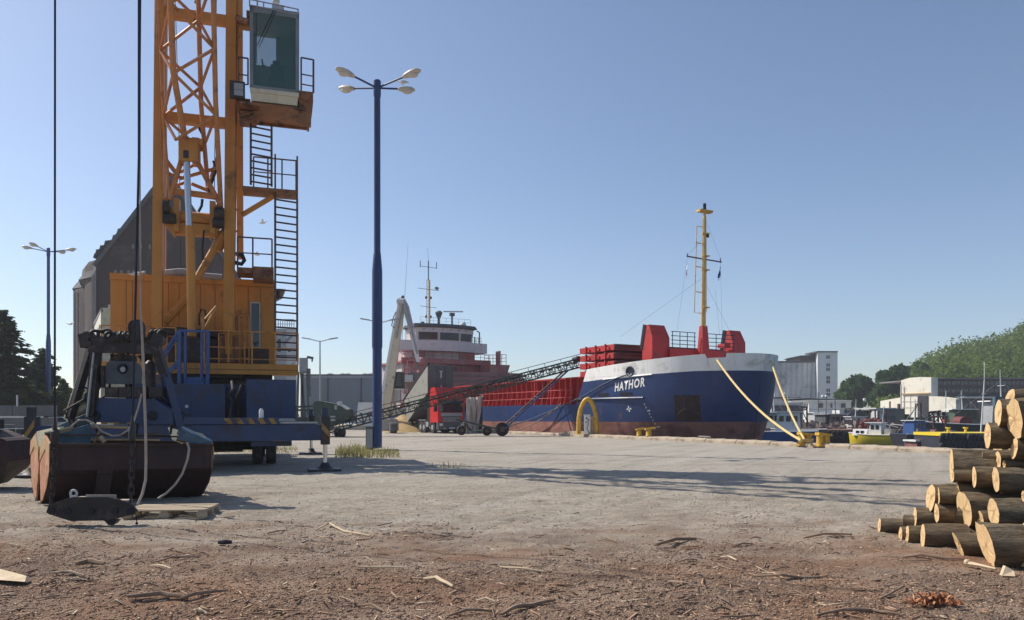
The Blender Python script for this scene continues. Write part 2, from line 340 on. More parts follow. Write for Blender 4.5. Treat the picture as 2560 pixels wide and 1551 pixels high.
# ---------------------------------------------------------------- ground, quay, water
Q = Vector((14.0, 40.0, 0)); QD = Vector((-.480, .877, 0)); QN = Vector((.877, .480, 0))     # quay point, direction away, direction to the water
def rotmap(t, sc_, rz):
    m = t.nodes.new('ShaderNodeMapping'); m.inputs['Rotation'].default_value = (0, 0, rz); m2 = t.nodes.new('ShaderNodeMapping'); m2.inputs['Scale'].default_value = (sc_[1], sc_[0], 1)
    lk(t, t.nodes.new('ShaderNodeTexCoord').outputs['Object'], m.inputs[0]); lk(t, m.outputs[0], m2.inputs[0]); return m2.outputs[0]
def ground_material():
    m, t, p = _new('quay_ground'); v = coord(t, 'Object')
    sep = t.nodes.new('ShaderNodeSeparateXYZ'); lk(t, v, sep.inputs[0])
    big = noise(t, v, .16, 4, .6); mid = noise(t, coord(t, 'Object', (.7, 1.3, 1)), .9, 5, .65); fine = noise(t, v, 9, 6, .75)
    grain = noise(t, v, 45, 3, .7)
    dust = mixc(t, ramp(t, mid, .35, .68), (.45, .385, .305), (.64, .565, .465))
    dust = mixc(t, ramp(t, fine, .50, .64, .0, .55), dust, (.33, .275, .22))
    crumb = noise(t, coord(t, 'Object', (3.2, 6.5, 1)), 1.0, 6, .75, .6)
    dust = mixc(t, ramp(t, crumb, .52, .60, 0, .6), dust, (.27, .215, .165))
    grey = mixc(t, ramp(t, fine, .3, .7), (.44, .40, .34), (.59, .545, .47))
    # far slab is plainer and greyer
    far = t.nodes.new('ShaderNodeMapRange'); lk(t, sep.outputs[1], far.inputs[0]); far.inputs[1].default_value = 14; far.inputs[2].default_value = 22
    base = mixc(t, far.outputs[0], dust, grey)
    stain = noise(t, coord(t, 'Object', (.35, 1.0, 1)), .8, 5, .6)
    base = mixc(t, ramp(t, stain, .52, .66, 0, .6), base, (.31, .275, .225))
    tr = noise(t, rotmap(t, (.09, 2.6, 1), R(28.7)), 1, 4, .6, .2); base = mixc(t, ramp(t, tr, .50, .66, 0, .38), base, (.27, .25, .22)); tr2 = noise(t, rotmap(t, (.05, .9, 1), R(28.7)), 1, 3, .5); base = mixc(t, ramp(t, tr2, .52, .68, 0, .35), base, (.62, .59, .53))
    # bark litter nearer than about 11.5 m, ragged edge
    a = t.nodes.new('ShaderNodeMath'); a.operation = 'MULTIPLY_ADD'; lk(t, mid, a.inputs[0]); a.inputs[1].default_value = 7.5; lk(t, sep.outputs[1], a.inputs[2])
    b = t.nodes.new('ShaderNodeMath'); b.operation = 'MULTIPLY_ADD'; lk(t, big, b.inputs[0]); b.inputs[1].default_value = 5.0; lk(t, a.outputs[0], b.inputs[2])
    c = t.nodes.new('ShaderNodeMath'); c.operation = 'MULTIPLY_ADD'; lk(t, fine, c.inputs[0]); c.inputs[1].default_value = 3.5; lk(t, b.outputs[0], c.inputs[2])
    litter = ramp(t, c.outputs[0], 16.0, 19.8, 1, 0)
    brown = mixc(t, ramp(t, mid, .4, .62), (.27, .18, .13), (.44, .32, .235))
    red = noise(t, v, .55, 3, .5)
    brown = mixc(t, ramp(t, red, .47, .62, 0, .55), brown, (.42, .22, .12))
    brown = mixc(t, ramp(t, grain, .45, .75, 0, .6), brown, (.13, .09, .065))
    brown = mixc(t, ramp(t, fine, .58, .75, 0, .6), brown, (.40, .30, .22))
    base = mixc(t, litter, base, brown)
    base = mixc(t, ramp(t, grain, .3, .7, .25, 0), base, (.10, .085, .07))
    lk(t, base, p.inputs['Base Color']); p.inputs['Roughness'].default_value = .95; p.inputs['Specular IOR Level'].default_value = .15
    h = t.nodes.new('ShaderNodeMath'); h.operation = 'ADD'; lk(t, fine, h.inputs[0]); lk(t, grain, h.inputs[1])
    h2 = t.nodes.new('ShaderNodeMath'); h2.operation = 'ADD'; lk(t, h.outputs[0], h2.inputs[0]); lk(t, crumb, h2.inputs[1])
    lk(t, bump(t, h2.outputs[0], 1.0, .045), p.inputs['Normal'])
    return m
M['ground'] = ground_material()
def gh(x, y):
    """height of the quay surface: small lumps and wheel-worn undulation, fading out with distance"""
    k = np.clip(1-(y-20)/25, 0.12, 1)*np.clip(1-(np.abs(x)-20)/20, .1, 1)
    h = (vnoise(x*.45+3, y*.6, 1)-.5)*.03 + (vnoise(x*1.5, y*2.4, 2)-.5)*.028 + (vnoise(x*4, y*6.5, 3)-.5)*.034 + (vnoise(x*9, y*13, 4)-.5)*.030*vnoise(x*.8, y*1.2, 8)
    pl = vnoise(x*1.9+40, y*5.5, 11); h += .020*np.clip((pl-.45)*5, 0, 1)*vnoise(x*.7, y*.9, 12)*np.clip((y-7)/4, .2, 1)
    h += np.clip(vnoise(x*7+9, y*9, 6)-.72, 0, 1)*.10*np.clip((13.5-y)/4, 0, 1)
    return h*k
def axis(fine0, fine1, step, lo, hi, g=1.045):
    a = list(np.arange(fine0, fine1, step)); s = step
    while a[-1] < hi: s *= g; a.append(a[-1]+s)
    s = step; b = [fine0]
    while b[-1] > lo: s *= g; b.append(b[-1]-s)
    return np.array(b[:0:-1]+a)
xs = axis(-8, 8, .05, -900, 900); ys = axis(5, 13.5, .045, -60, 2500, 1.025)
XX, YY = np.meshgrid(xs, ys)
T = (XX-Q.x)*QN.x+(YY-Q.y)*QN.y                   # >0 is beyond the quay edge
ZZ = gh(XX, YY); ZZ[np.hypot(XX, YY) > 80] = 0
inside = T < -.3
ny, nx = XX.shape; idx = np.arange(ny*nx).reshape(ny, nx)
any_in = inside[:-1, :-1] | inside[1:, :-1] | inside[:-1, 1:] | inside[1:, 1:]
TT = np.where(T > -.3, T+.3, 0); near = np.abs(T) < 400
XX2 = XX-TT*QN.x; YY2 = YY-TT*QN.y; ZZ = np.where(T > -.3, 0, ZZ)
fq = np.stack([idx[:-1, :-1][any_in], idx[:-1, 1:][any_in], idx[1:, 1:][any_in], idx[1:, :-1][any_in]], 1)
used = np.unique(fq); remap = np.full(ny*nx, -1); remap[used] = np.arange(len(used))
V = np.stack([XX2.ravel()[used], YY2.ravel()[used], ZZ.ravel()[used]], 1)
gm = np_mesh('ground', V, remap[fq], 'ground'); gm.polygons.foreach_set('use_smooth', [True]*len(gm.polygons))
go = bpy.data.objects.new('ground', gm); COL.objects.link(go); props(go, kind='structure')
FR['ground'] = Matrix.Identity(4)
# quay wall with coping blocks
qw = G()
for s0, s1 in ((-60, 900),):
    a = Q+QD*s0; b = Q+QD*s1
    qw.prism([a-QN*.6+Vector((0, 0, -.02)), b-QN*.6+Vector((0, 0, -.02)), b+Vector((0, 0, -.02)), a+Vector((0, 0, -.02))], (0, 0, -4.5))
quay = setting(qw, 'quay_wall', 'concrete')
cb = None
for i in range(-8, 46):
    L = 2.4; s0 = i*L
    if cb is None:
        g = G(); poly = [(0, -.62, -.05), (0, .02, -.05), (0, .04, .20), (0, -.06, .25), (0, -.55, .24), (0, -.62, .16)]
        rings = []
        for k in range(9):
            x = .01+k*(L-.03)/8; r2 = random.Random(k)
            rings.append([(x, y+r2.uniform(-.02, .02), z+(r2.uniform(-.025, .02) if z > 0 else 0)) for _, y, z in poly])
        g.loft(rings); cb = part(g, 'coping_block', 'coping', quay)
        o = cb
    else: o = inst(cb, quay, (0, 0, 0))
    p0 = Q+QD*s0; o.location = p0+Vector((0, 0, rnd.uniform(-.03, .01))); o.rotation_euler = (0, 0, math.atan2(QD.y, QD.x)+rnd.uniform(-.004, .004))
    o.scale = (1, -1, 1) if False else (1, 1, 1)
for o in [x for x in bpy.data.objects if x.parent == quay]:
    o.rotation_euler[2] = math.atan2(QD.y, QD.x)          # local +y points to the land side
    o.scale = (1, -1, 1)
# water
def water_material():
    m, t, p = _new('harbour_water'); v = coord(t, 'Object', (1, 2.2, 1))
    p.inputs['Base Color'].default_value = (.02, .035, .04, 1); p.inputs['Roughness'].default_value = .12; p.inputs['IOR'].default_value = 1.33
    lk(t, bump(t, noise(t, v, 1.6, 4, .6, .3), .5, .08), p.inputs['Normal']); return m
M['water'] = water_material()
g = G(); a = Q+QD*-900; b = Q+QD*2500
g.add([a+Vector((0, 0, -2)), a+QN*1500+Vector((0, 0, -2)), b+QN*1500+Vector((0, 0, -2)), b+Vector((0, 0, -2))], [(0, 1, 2, 3)])
setting(g, 'water', 'water')
# ================================================================ harbour crane
def handrail(parent, m, pts, h=1.0, mids=(.5,), posts=None, r=.02, name='railing', world=True, kick=0):
    """railing along base points: one top rail, mid rails and posts, all one welded part"""
    g = G(); U = Vector((0, 0, 1)); pts = [Vector(p) for p in pts]
    g.pipe([p+U*h for p in pts], r, 6)
    for k in mids: g.pipe([p+U*h*k for p in pts], r*.8, 6)
    for i in range(len(pts)-1):
        n = posts[i] if posts else max(1, round((pts[i+1]-pts[i]).length/1.1))
        for j in range(n+1 if i == len(pts)-2 else n):
            q = pts[i].lerp(pts[i+1], j/n); g.tube(q, q+U*h, r, n=6)
    return part(g, name, m, parent, world)
def ladder(parent, m, a0, a1, top, n, rr=.03, rs=.042, name='ladder'):
    """a0,a1 feet of the stiles, top = vector up; the rungs are parts of the ladder"""
    a0, a1, top = Vector(a0), Vector(a1), Vector(top); g = G()
    for a in (a0, a1): g.bar(a, a+top, rs*1.2, rs*2)
    l = part(g, name, m, parent, True)
    inv = FR[root_of(parent).name].inverted(); L = (a1-a0)
    rg = G(); rg.tube((0, 0, 0), tuple(L), rr, n=6); me = mesh_of(rg, 'rung', m)
    for i in range(n):
        o = bpy.data.objects.new('rung', me); COL.objects.link(o); o.parent = l
        o.location = inv @ (a0+top*((i+.5)/n)); 
    return l
YC = 25.6
P_flat = P
P = PC; CRANE['on'] = True
crane = thing('harbour_crane', 'orange lattice boom mobile harbour crane on blue outrigger chassis, seen front on', 'crane', (-10.6, 25.6, 0), CTH)
C = lambda px, py, Y=YC: P(px, py, Y)
# --- tower: two front columns, two rear columns, cross beams
g = G()
def column(g, px0t, px1t, px0b, px1b, pyb, Y, dep=.38, pyt=-420):
    a = [P(px0b, pyb, Y), P(px1b, pyb, Y)]; b = [P(px0t, pyt, Y), P(px1t, pyt, Y)]
    w = (a[1]-a[0]).length
    g.loft([[a[0], a[1], a[1]+CN_*dep, a[0]+CN_*dep], [b[0], b[1], b[1]+CN_*dep, b[0]+CN_*dep]])
g1 = G(); column(g1, 391, 413, 378, 404, 822, YC); part(g1, 'tower_column', 'orange', crane, True)
g1 = G(); column(g1, 568, 593, 558, 585, 826, YC); part(g1, 'tower_column', 'orange', crane, True)
g1 = G(); column(g1, 404, 420, 396, 412, 700, YC+1.9, .3, -380); part(g1, 'tower_column', 'orange', crane, True)
g1 = G(); column(g1, 590, 605, 592, 608, 640, YC+1.9, .3, -380); part(g1, 'tower_column', 'orange', crane, True)
for (x0, x1, y0, y1, Y, d) in ((408, 636, 28, 50, YC+.1, .32), (408, 575, 287, 310, YC+.15, .3), (393, 570, -200, -180, YC+.1, .3)):
    g = G(); g.pbox(x0, x1, y0, y1, Y, d); part(g, 'cross_beam', 'orange', crane, True)
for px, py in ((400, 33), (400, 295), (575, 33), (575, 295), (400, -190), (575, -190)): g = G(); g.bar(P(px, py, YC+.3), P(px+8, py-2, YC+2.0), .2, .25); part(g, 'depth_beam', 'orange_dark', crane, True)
g = G()                                              # knee brackets and gusset plates
for px, s in ((404, 1), (558, -1)):
    g.prism([P(px, 560, YC+.05), P(px+s*34, 600, YC+.05), P(px+s*34, 540, YC+.05), P(px+s*12, 500, YC+.05), P(px, 505, YC+.05)], CN_*.08)
    part(g, 'gusset_plate', 'orange', crane, True)
g = G(); g.tube(P(404, 545, YC+.25), P(562, 548, YC+.25), .2, n=16); g.pbox(437, 545, 560, 588, YC+.1, .35)
for px in (440, 530): g.pbox(px-6, px+8, 500, 582, YC-.05, .4)
part(g, 'boom_pivot', 'orange', crane, True)
for a_, b_, y_, r_ in ((409, 425, 525, .22), (536, 560, 532, .22), (409, 440, 552, .17), (532, 560, 555, .17)):
    g = G(); g.tube(P(a_, y_, YC-.05), P(b_, y_, YC-.05), r_, n=14); part(g, 'bearing', 'greasy', crane, True)
# --- lattice boom leaning out over the yard
B0 = P(484, 520, YC+.1); BT = Vector((-6.0, 11.2, 46.0)); BA = (BT-B0); BL = BA.length
def bp(off, t):
    taper = 1.0 if t < .7 else 1.0-.75*(t-.7)/.3
    return B0+BA*t+Vector((off[0]*taper, off[1]*taper, 0))
cL, cR, cM, cN = (-1.05, .35), (.72, .25), (-.33, -.42), (.10, .62)
g = G(); r = .075
feet = {0: P(424, 505, YC-.05), 1: P(552, 510, YC-.05)}
g.pipe([feet[0], bp(cL, .085), bp(cL, .7), bp(cL, 1)], .05, 8)
g.pipe([feet[1], bp(cR, .085), bp(cR, .7), bp(cR, 1)], .085, 8)
g.pipe([P(470, 395, YC-.2), bp(cM, .10), bp(cM, .7), bp(cM, 1)], .10, 10)
g.pipe([P(520, 470, YC+.6), bp(cN, .085), bp(cN, .7), bp(cN, 1)], .075, 8)
part(g, 'boom_chord', 'boom', crane, True)
N = 19; g = G()
for i in range(N):
    t0 = .05+i*(.93/N); t1 = t0+.93/N; tm = (t0+t1)/2
    for a, b in ((cM, cL), (cM, cR), (cN, cR), (cN, cL)):
        p0, p1, pm = bp(a, t0), bp(a, t1), bp(b, tm)
        g.tube(p0, pm, .05, n=6, caps=False); g.tube(pm, p1, .05, n=6, caps=False)
part(g, 'boom_lacing', 'boom', crane, True, kind='stuff')
g = G()                                              # root frame of the boom: A legs, cross tubes, cylinder yoke
g.tube(feet[0], P(455, 400, YC-.2), .085); g.tube(feet[1], P(490, 400, YC-.2), .085)
g.tube(P(432, 483, YC), P(548, 490, YC), .11); g.tube(P(415, 440, YC), P(462, 450, YC), .05); g.tube(P(448, 452, YC), P(540, 418, YC), .06)
g.tube(P(440, 470, YC+.2), P(462, 460, YC+.2), .05); g.tube(P(480, 462, YC+.2), P(540, 482, YC), .06); g.tube(P(450, 436, YC+.2), P(500, 405, YC+.2), .05)
g.tube(P(415, 408, YC), P(440, 438, YC), .07); g.tube(P(520, 470, YC), P(545, 385, YC+.2), .06)
part(g, 'boom_root_frame', 'boom', crane, True)
g = G(); g.pbox(446, 495, 352, 405, YC-.55, .12); g.pbox(446, 462, 345, 408, YC-.45, .5); g.pbox(480, 498, 345, 408, YC-.45, .5); g.pbox(452, 506, 347, 362, YC-.5, .35)
part(g, 'cylinder_yoke', 'orange', crane, True)
g = G(); g.tube(P(466, 395, YC-.4), P(473, 572, YC-.6), .105, n=14); rod = part(g, 'cylinder_rod', 'chrome', crane, True)
g = G(); g.tube(P(475, 568, YC-.62), P(480, 842, YC-.85), .14, n=16); part(g, 'hydraulic_cylinder', 'orange', crane, True)
g = G(); g.tube(P(466, 383, YC-.42), P(466, 402, YC-.42), .16, n=12); part(g, 'cylinder_pin', 'steel_dark', crane, True)
g = G(); g.tube(P(566, 565, YC+.3), P(490, 702, YC+.1), .12, n=12); g.tube(P(560, 580, YC+.35), P(540, 624, YC+.35), .20, n=12); part(g, 'brace_tube', 'orange', crane, True)
# boom head with sheaves
g = G(); 
for dx in (-.35, -.12, .12, .35): g.lathe([(.08, -.05), (.36, -.05), (.30, 0), (.36, .05), (.08, .05)], BT+Vector((dx, 0, 0)), 18, (1, 0, 0))
part(g, 'boom_sheave', 'steel_dark', crane, True)
g = G(); g.pipe([P(505, -30, 24.2), P(487, 8, 24.3), P(500, 20, 24.3), P(488, 42, 24.4), P(486, 60, 24.5)], .03, 6)
g.pipe([P(497, 310, YC-.2), P(501, 322, YC-.2), P(509, 338, YC-.2)], [.05, .075, .06], 8)
g.pipe([P(533, 400, YC+.1), P(540, 425, YC), P(530, 455, YC), P(522, 478, YC)], .035, 6)
g.pipe([P(506, 498, YC), P(504, 515, YC), P(496, 530, YC)], .045, 6)
g.pipe([P(510, 575, YC+.1), P(506, 620, YC+.1), P(508, 655, YC+.2)], .03, 6)
g.pipe([P(590, 630, YC), P(606, 632, YC), P(611, 645, YC), P(604, 655, YC), P(588, 652, YC)], .07, 8)
g.pipe([P(437, -30, YC+1), P(447, 300, YC+.8), P(452, 690, YC+.8)], .012, 5, False); g.pipe([P(541, -10, YC+1), P(536, 480, YC+1)], .015, 5, False)
part(g, 'hydraulic_hose', 'black', crane, True)
g = G(); g.pipe([P(595, -60, YC+.2), P(592, 220, YC+.2), P(589, 470, YC+.2), P(586, 660, YC+.2)], .035, 6); g.pipe([P(389, -5, YC-.08), P(398, 240, YC-.08), P(408, 500, YC-.06)], .02, 6)
for y in range(20, 640, 55): g.pbox(586, 600, y, y+4, YC+.12, .1)
part(g, 'service_pipe', 'orange', crane, True)
# --- operator cab
CRANE['ref'] = 686
g = G()
x0, x1 = 624, 748; Y0 = YC-1.0; cabd = 1.9
for a, b in ((624, 633), (739, 748)): g.pbox(a, b, 26, 224, Y0, .1); g.pbox(a, b, 26, 224, Y0+cabd-.1, .1)
g.pbox(624, 748, 26, 38, Y0, .1); g.pbox(624, 748, 219, 226, Y0, .1); g.pbox(624, 748, 22, 30, Y0+.02, cabd)
cab = part(g, 'cab_frame', mat('cab_frame_grey', (.20, .22, .22), .5, .2, .15), crane, True)
def cpart(n, m, f, label=None):
    g = G(); f(g); return part(g, n, m, cab, True, label)
cpart('front_window', 'glass_cab', lambda g: g.pbox(633, 739, 38, 219, Y0+.03, .02))
cpart('side_wall', 'lgrey', lambda g: (g.pbox(625, 628, 150, 224, Y0+.1, cabd-.2), g.pbox(744, 747, 30, 224, Y0+.1, cabd-.2)))
cpart('side_window', 'glass_cab', lambda g: g.pbox(625.5, 627, 32, 150, Y0+.1, cabd-.2))
Yb = Y0+cabd-.12
s = (Y0+cabd)/Y0
cpart('rear_wall', mat('cab_inside', (.10, .115, .12), .8), lambda g: (g.pbox(624, 640, 30, 224, Yb, .06), g.pbox(690, 748, 30, 224, Yb, .06), g.pbox(640, 690, 30, 92, Yb, .06), g.pbox(640, 690, 168, 224, Yb, .06)))
cpart('rear_window', 'glass_teal', lambda g: g.pbox(640, 690, 92, 168, Yb+.02, .02))
cpart('operator_seat', 'black', lambda g: (g.pbox(672, 712, 196, 206, Y0+.9, .35), g.pbox(676, 710, 162, 198, Y0+1.3, .12), g.pbox(682, 700, 152, 163, Y0+1.33, .08), g.pbox(655, 664, 166, 172, Y0+.6, .2), g.tube(P(657, 168, Y0+.7), P(655, 152, Y0+.7), .03)))
cpart('wiper', 'black', lambda g: (g.pipe([P(684, 26, Y0-.03), P(660, 80, Y0-.04), P(644, 118, Y0-.04)], .014, 5), g.pipe([P(690, 26, Y0-.03), P(668, 80, Y0-.04), P(648, 122, Y0-.04)], .010, 5), g.tube(P(641, 40, Y0-.04), P(642, 165, Y0-.04), .012, n=5)))
cpart('cab_floor_panel', 'cream', lambda g: (g.pbox(625, 747, 226, 236, Y0-.03, .06), g.loft([[P(626, 236, Y0), P(745, 236, Y0), P(745, 236, Y0+1.5), P(626, 236, Y0+1.5)], [P(628, 258, Y0+.05), P(743, 258, Y0+.05), P(743, 258, Y0+1.5), P(628, 258, Y0+1.5)], [P(632, 266, Y0+.25), P(739, 266, Y0+.25), P(739, 266, Y0+1.5), P(632, 266, Y0+1.5)]])))
cpart('roof_lamp', 'lgrey', lambda g: (g.pbox(680, 710, 10, 24, Y0+.2, .35), g.lathe([(.02, 0), (.12, .02), (.12, .1), (.05, .14)], P(690, 8, Y0+.4), 12)))
def f(g):
    for a, b in ((P(624, 8, Y0), P(746, 15, Y0)), (P(624, 22, Y0), P(746, 28, Y0)), (P(624, 8, Y0+1.5), P(746, 15, Y0+1.5)), (P(624, 8, Y0), P(624, 8, Y0+1.5)), (P(746, 15, Y0), P(746, 15, Y0+1.5))): g.tube(a, b, .02, n=6)
    for px in (624, 643, 659, 745): g.tube(P(px, 8+(px-624)*.057, Y0), P(px, 26, Y0), .022, n=6)
    g.tube(P(624, 8, Y0), P(623, -40, Y0), .03, n=6); g.tube(P(644, 24, Y0), P(643, -40, Y0), .02, n=6)
cpart('roof_rack', 'grey', f)
# cab platform
g = G(); g.pbox(600, 770, 262, 268, YC-1.0, 1.6)
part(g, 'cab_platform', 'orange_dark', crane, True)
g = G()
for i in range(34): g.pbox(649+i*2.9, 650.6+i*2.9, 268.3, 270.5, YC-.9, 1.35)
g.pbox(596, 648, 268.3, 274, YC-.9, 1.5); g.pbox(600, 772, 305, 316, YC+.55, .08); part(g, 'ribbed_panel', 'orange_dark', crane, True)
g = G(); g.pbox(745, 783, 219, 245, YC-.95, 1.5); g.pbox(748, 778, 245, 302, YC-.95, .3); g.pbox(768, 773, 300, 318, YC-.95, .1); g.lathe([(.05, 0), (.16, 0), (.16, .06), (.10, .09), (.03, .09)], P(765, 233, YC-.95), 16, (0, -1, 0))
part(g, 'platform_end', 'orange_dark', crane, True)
g = G(); g.pbox(592, 626, 255, 262, YC-.6, 1.4); g.pbox(592, 600, 262, 290, YC-.6, .1); g.pbox(598, 640, 286, 305, YC-.6, .8); g.tube(P(600, 300, YC-.65), P(645, 282, YC-.65), .04)
g.pipe([P(646, 275, YC-.7), P(648, 282, YC-.7), P(636, 292, YC-.7), P(622, 306, YC-.7), P(600, 308, YC-.7)], .03)
part(g, 'cab_bracket', 'orange_dark', crane, True)
handrail(crane, 'ladder_dark', [P(753, 219, YC-.95), P(784, 221, YC-.95), P(783, 221, YC+.4)], 1.12, (.5, .2), [1, 1], .028)
handrail(crane, 'ladder_dark', [P(596, 198+22, YC-.6), P(620, 198+22, YC-.6)], .88, (.0, .35), [1], .028)
g = G(); g.pbox(634-60, 634-22, 214, 253, YC-1.0, .25); part(g, 'work_light', 'steel_dark', crane, True)
g = G(); g.pbox(585, 608, 219, 249, YC-1.03, .03); g.bar(P(585, 234, YC-1.05), P(608, 234, YC-1.05), .02); part(g, 'light_glass', 'grey', crane, True)
g = G(); g.pbox(616, 636, 36, 50, YC-.3, .3); g.tube(P(595, 60, YC), P(624, 66, YC-.8), .1, n=8); part(g, 'cab_arm', 'orange_dark', crane, True)
# ladders and landings
CRANE['ref'] = 670
ladder(crane, 'ladder_dark', P(627, 466, YC-.2), P(679, 466, YC-.2), P(627, 312, YC-.2)-P(627, 466, YC-.2), 9)
ladder(crane, 'ladder_dark', P(688, 902, YC-.6), P(743, 902, YC-.6), P(688, 488, YC-.6)-P(688, 902, YC-.6), 22)
g = G(); 
for px in (688, 743): g.tube(P(px, 488, YC-.6), P(px, 384, YC-.6), .03)
part(g, 'ladder_handrail', 'ladder_dark', crane, True)
g = G(); g.pbox(606, 742, 470, 478, YC-.75, .85); part(g, 'landing', 'orange_dark', crane, True)
g = G(); g.bar(P(685, 489, YC-.5), P(606, 542, YC+.2), .10, .14); part(g, 'landing_brace', 'orange', crane, True)
handrail(crane, 'ladder_dark', [P(634, 470, YC-.72), P(740, 470, YC-.72), P(740, 470, YC+.3)], 1.0, (.5,), [3, 1], .025)
g = G(); g.pbox(592, 684, 672, 686, YC-.2, 1.0); g.pbox(632, 684, 668, 698, YC-.3, 1.0); part(g, 'landing', 'orange_dark', crane, True)
handrail(crane, 'ladder_dark', [P(594, 672, YC-.25), P(632, 672, YC-.25), P(680, 672, YC-.25)], 1.02, (.48,), [1, 1], .028)
# --- machinery house
CRANE['ref'] = 520
YH = YC+1.35
house = None
g = G(); g.pbox(276, 688, 709, 915, YH, 2.6); house = part(g, 'machinery_house', 'orange', crane, True)
g = G(); g.pbox(274, 690, 694, 710, YH-.05, 2.7); part(g, 'roof_edge', 'orange', house, True)
sk = YH/YC
for px in (315, 330, 352, 420, 447, 471, 500, 537, 620, 651): 
    g = G(); g.pbox(px, px+1.2, 712, 912, YH-.012, .012); part(g, 'panel_seam', 'orange_dark', house, True)
g = G(); g.pbox(420, 556, 846, 914, YH-.06, .05); g.pbox(606, 652+20, 868, 914, YH-.05, .04); part(g, 'dark_opening', 'brown_d', house, True)
g = G(); g.pbox(626, 651, 751, 866, YH-.05, .05); part(g, 'window_frame', 'lgrey', house, True)
g = G(); g.pbox(629, 648, 754, 864, YH-.07, .03); part(g, 'window', 'glass_dark', house, True)
g = G(); g.prism([P(690, 714, YH+.4), P(714, 714, YH-.4), P(706, 735, YH-.2), P(690, 744, YH+.4)], CN_*.4); part(g, 'air_vane', 'grey', crane, True)
g = G(); g.pipe([P(413, 688, YC+.9), P(440, 684, YC+.8), P(455, 682, YC+.8), P(500, 690, YC+.9), P(555, 692, YC+1)], .11, 8); part(g, 'cable_bundle', 'grey', crane, True)
g = G()
g.tube(P(378, 828, YC+.6), P(560, 838, YC+.6), .16, n=12); g.pbox(440, 505, 843, 905, YC+.2, .8)
part(g, 'slewing_gear', 'greasy', crane, True)
g = G(); g.tube(P(410, 812, YC+.8), P(470, 745, YC+.9), .13); part(g, 'strut_tube', 'orange', crane, True)
g = G(); g.pipe([P(498, 815, YC), P(497, 790, YC), P(503, 775, YC), P(512, 776, YC), P(516, 795, YC), P(514, 812, YC)], .03, 6); part(g, 'hydraulic_hose', 'black', crane, True)
g = G(); g.tube(P(505, 795, YC-.9), P(509, 868, YC-.9), .05); g.tube(P(510, 823, YC-.9), P(540, 768, YC-.7), .035); g.tube(P(511, 800, YC-.9), P(540, 765, YC-.7), .03); part(g, 'signal_arm', 'railing_orange', crane, True)
g = G(); g.lathe([(.1, 0), (.16, .05), (.16, .6), (.08, .7)], P(570, 826, YC-.1)-Vector((0, 0, .1)), 14); g.bar(P(565, 838, YC), P(567, 885, YC), .06); g.bar(P(578, 838, YC), P(576, 885, YC), .06); part(g, 'column_foot', 'orange', crane, True)
g = G(); g.pbox(586, 597, 835, 908, YC+.2, .3); g.pbox(545, 584, 838, 905, YC+.1, .4); part(g, 'column_box', 'orange_dark', crane, True)
# --- deck of the upper structure
YD = YC-.7
g = G(); g.pbox(250, 746, 908, 935, YD, .12); g.pbox(252, 745, 910, 922, YD+.12, 4.4); deck = part(g, 'deck_beam', 'orange', crane, True)
g = G(); g.pbox(250, 746, 922, 924, YD-.012, .012); part(g, 'deck_seam', 'orange_dark', deck, True)
g = G(); g.pbox(405, 470, 922, 960, YD+.8, 3.4); g.pbox(450, 600, 928, 944, YD+.3, 4.2); g.lathe([(1.25, 0), (1.25, .55)], (P(525, 968, YC+1.8)), 28); g.pbox(600, 680, 930, 950, YD+1.2, 2); part(g, 'turntable', 'greasy', crane, True)
handrail(crane, 'railing_orange', [P(253, 908, YD), P(440, 908, YD)], 1.13, (.5,), [4], .024)
handrail(crane, 'railing_orange', [P(511, 908, YD), P(745, 908, YD), P(745, 908, YD+1.6)], 1.07, (.5, .14), [4, 2], .026)
handrail(crane, 'railing_orange', [P(547, 908, YD+.25), P(612, 908, YD+.25)], 1.0, (.5,), [1], .02)
handrail(crane, 'railing_orange', [P(598, 906, YC+.6), P(622, 906, YC+.6)], 1.65, (.1,), [2], .03)
handrail(crane, 'ladder_dark', [P(688, 908, YC-.2), P(744, 908, YC-.2)], .3, (.5,), [1], .02)
# blue access basket
YB = YC-1.3
g = G()
for px in (449, 464, 505, 520): g.bar(P(px, 836-4, YB), P(px-1, 966, YB), .10 if px in (449, 520) else .07, .08)
g.bar(P(447, 829, YB), P(523, 829, YB), .07); g.bar(P(447, 829, YB), P(386, 920, YB+.1), .07); g.bar(P(452, 833, YB+.3), P(390, 930, YB+.4), .05); g.bar(P(386, 915, YB+.1), P(380, 948, YB+.1), .08)
g.bar(P(447, 905, YB), P(408, 948, YB), .08, .12); g.pbox(462, 510, 944, 968, YB-.03, .9); g.pbox(450, 524, 960, 970, YB, 1.0)
g.bar(P(447, 829, YB), P(447, 829, YB+.9), .05); g.bar(P(523, 829, YB), P(523, 829, YB+.9), .05); g.bar(P(444, 829, YB+.9), P(520, 829, YB+.9), .05)
part(g, 'access_basket', 'blue_lt', crane, True)
# --- chassis
P = P_flat; CRANE['on'] = False
ch = Matrix.Translation(Vector((-10.2, 25.6, 0))) @ Matrix.Rotation(CTH, 4, 'Z')
def chp(name, m, f, label=None, par=None):
    g = G(); f(g); g.xf(ch); return part(g, name, m, par or crane, True, label)
chp('chassis_frame', 'blue_ch', lambda g: g.bb(-1.5, 1.6, -5.0, 6.4, 1.0, 1.5))
chp('undercarriage_box', 'blue_ch', lambda g: g.bb(-1.7, 1.7, -2.2, 1.8, 1.5, 2.55))
chp('fuel_tank', 'blue_ch', lambda g: g.bb(1.33, 2.74, -3.65, -2.0, 1.5, 2.66), 'deep blue upright tank box beside the turntable')
chp('engine_box', 'blue_ch', lambda g: (g.bb(-1.9, .73, -3.65, -2.3, 1.5, 2.50)), 'greyer blue engine housing left of the turntable')
chp('access_hatch', 'blue_ch', lambda g: g.bb(-1.5, -.2, -3.67, -3.65, 1.6, 2.4))
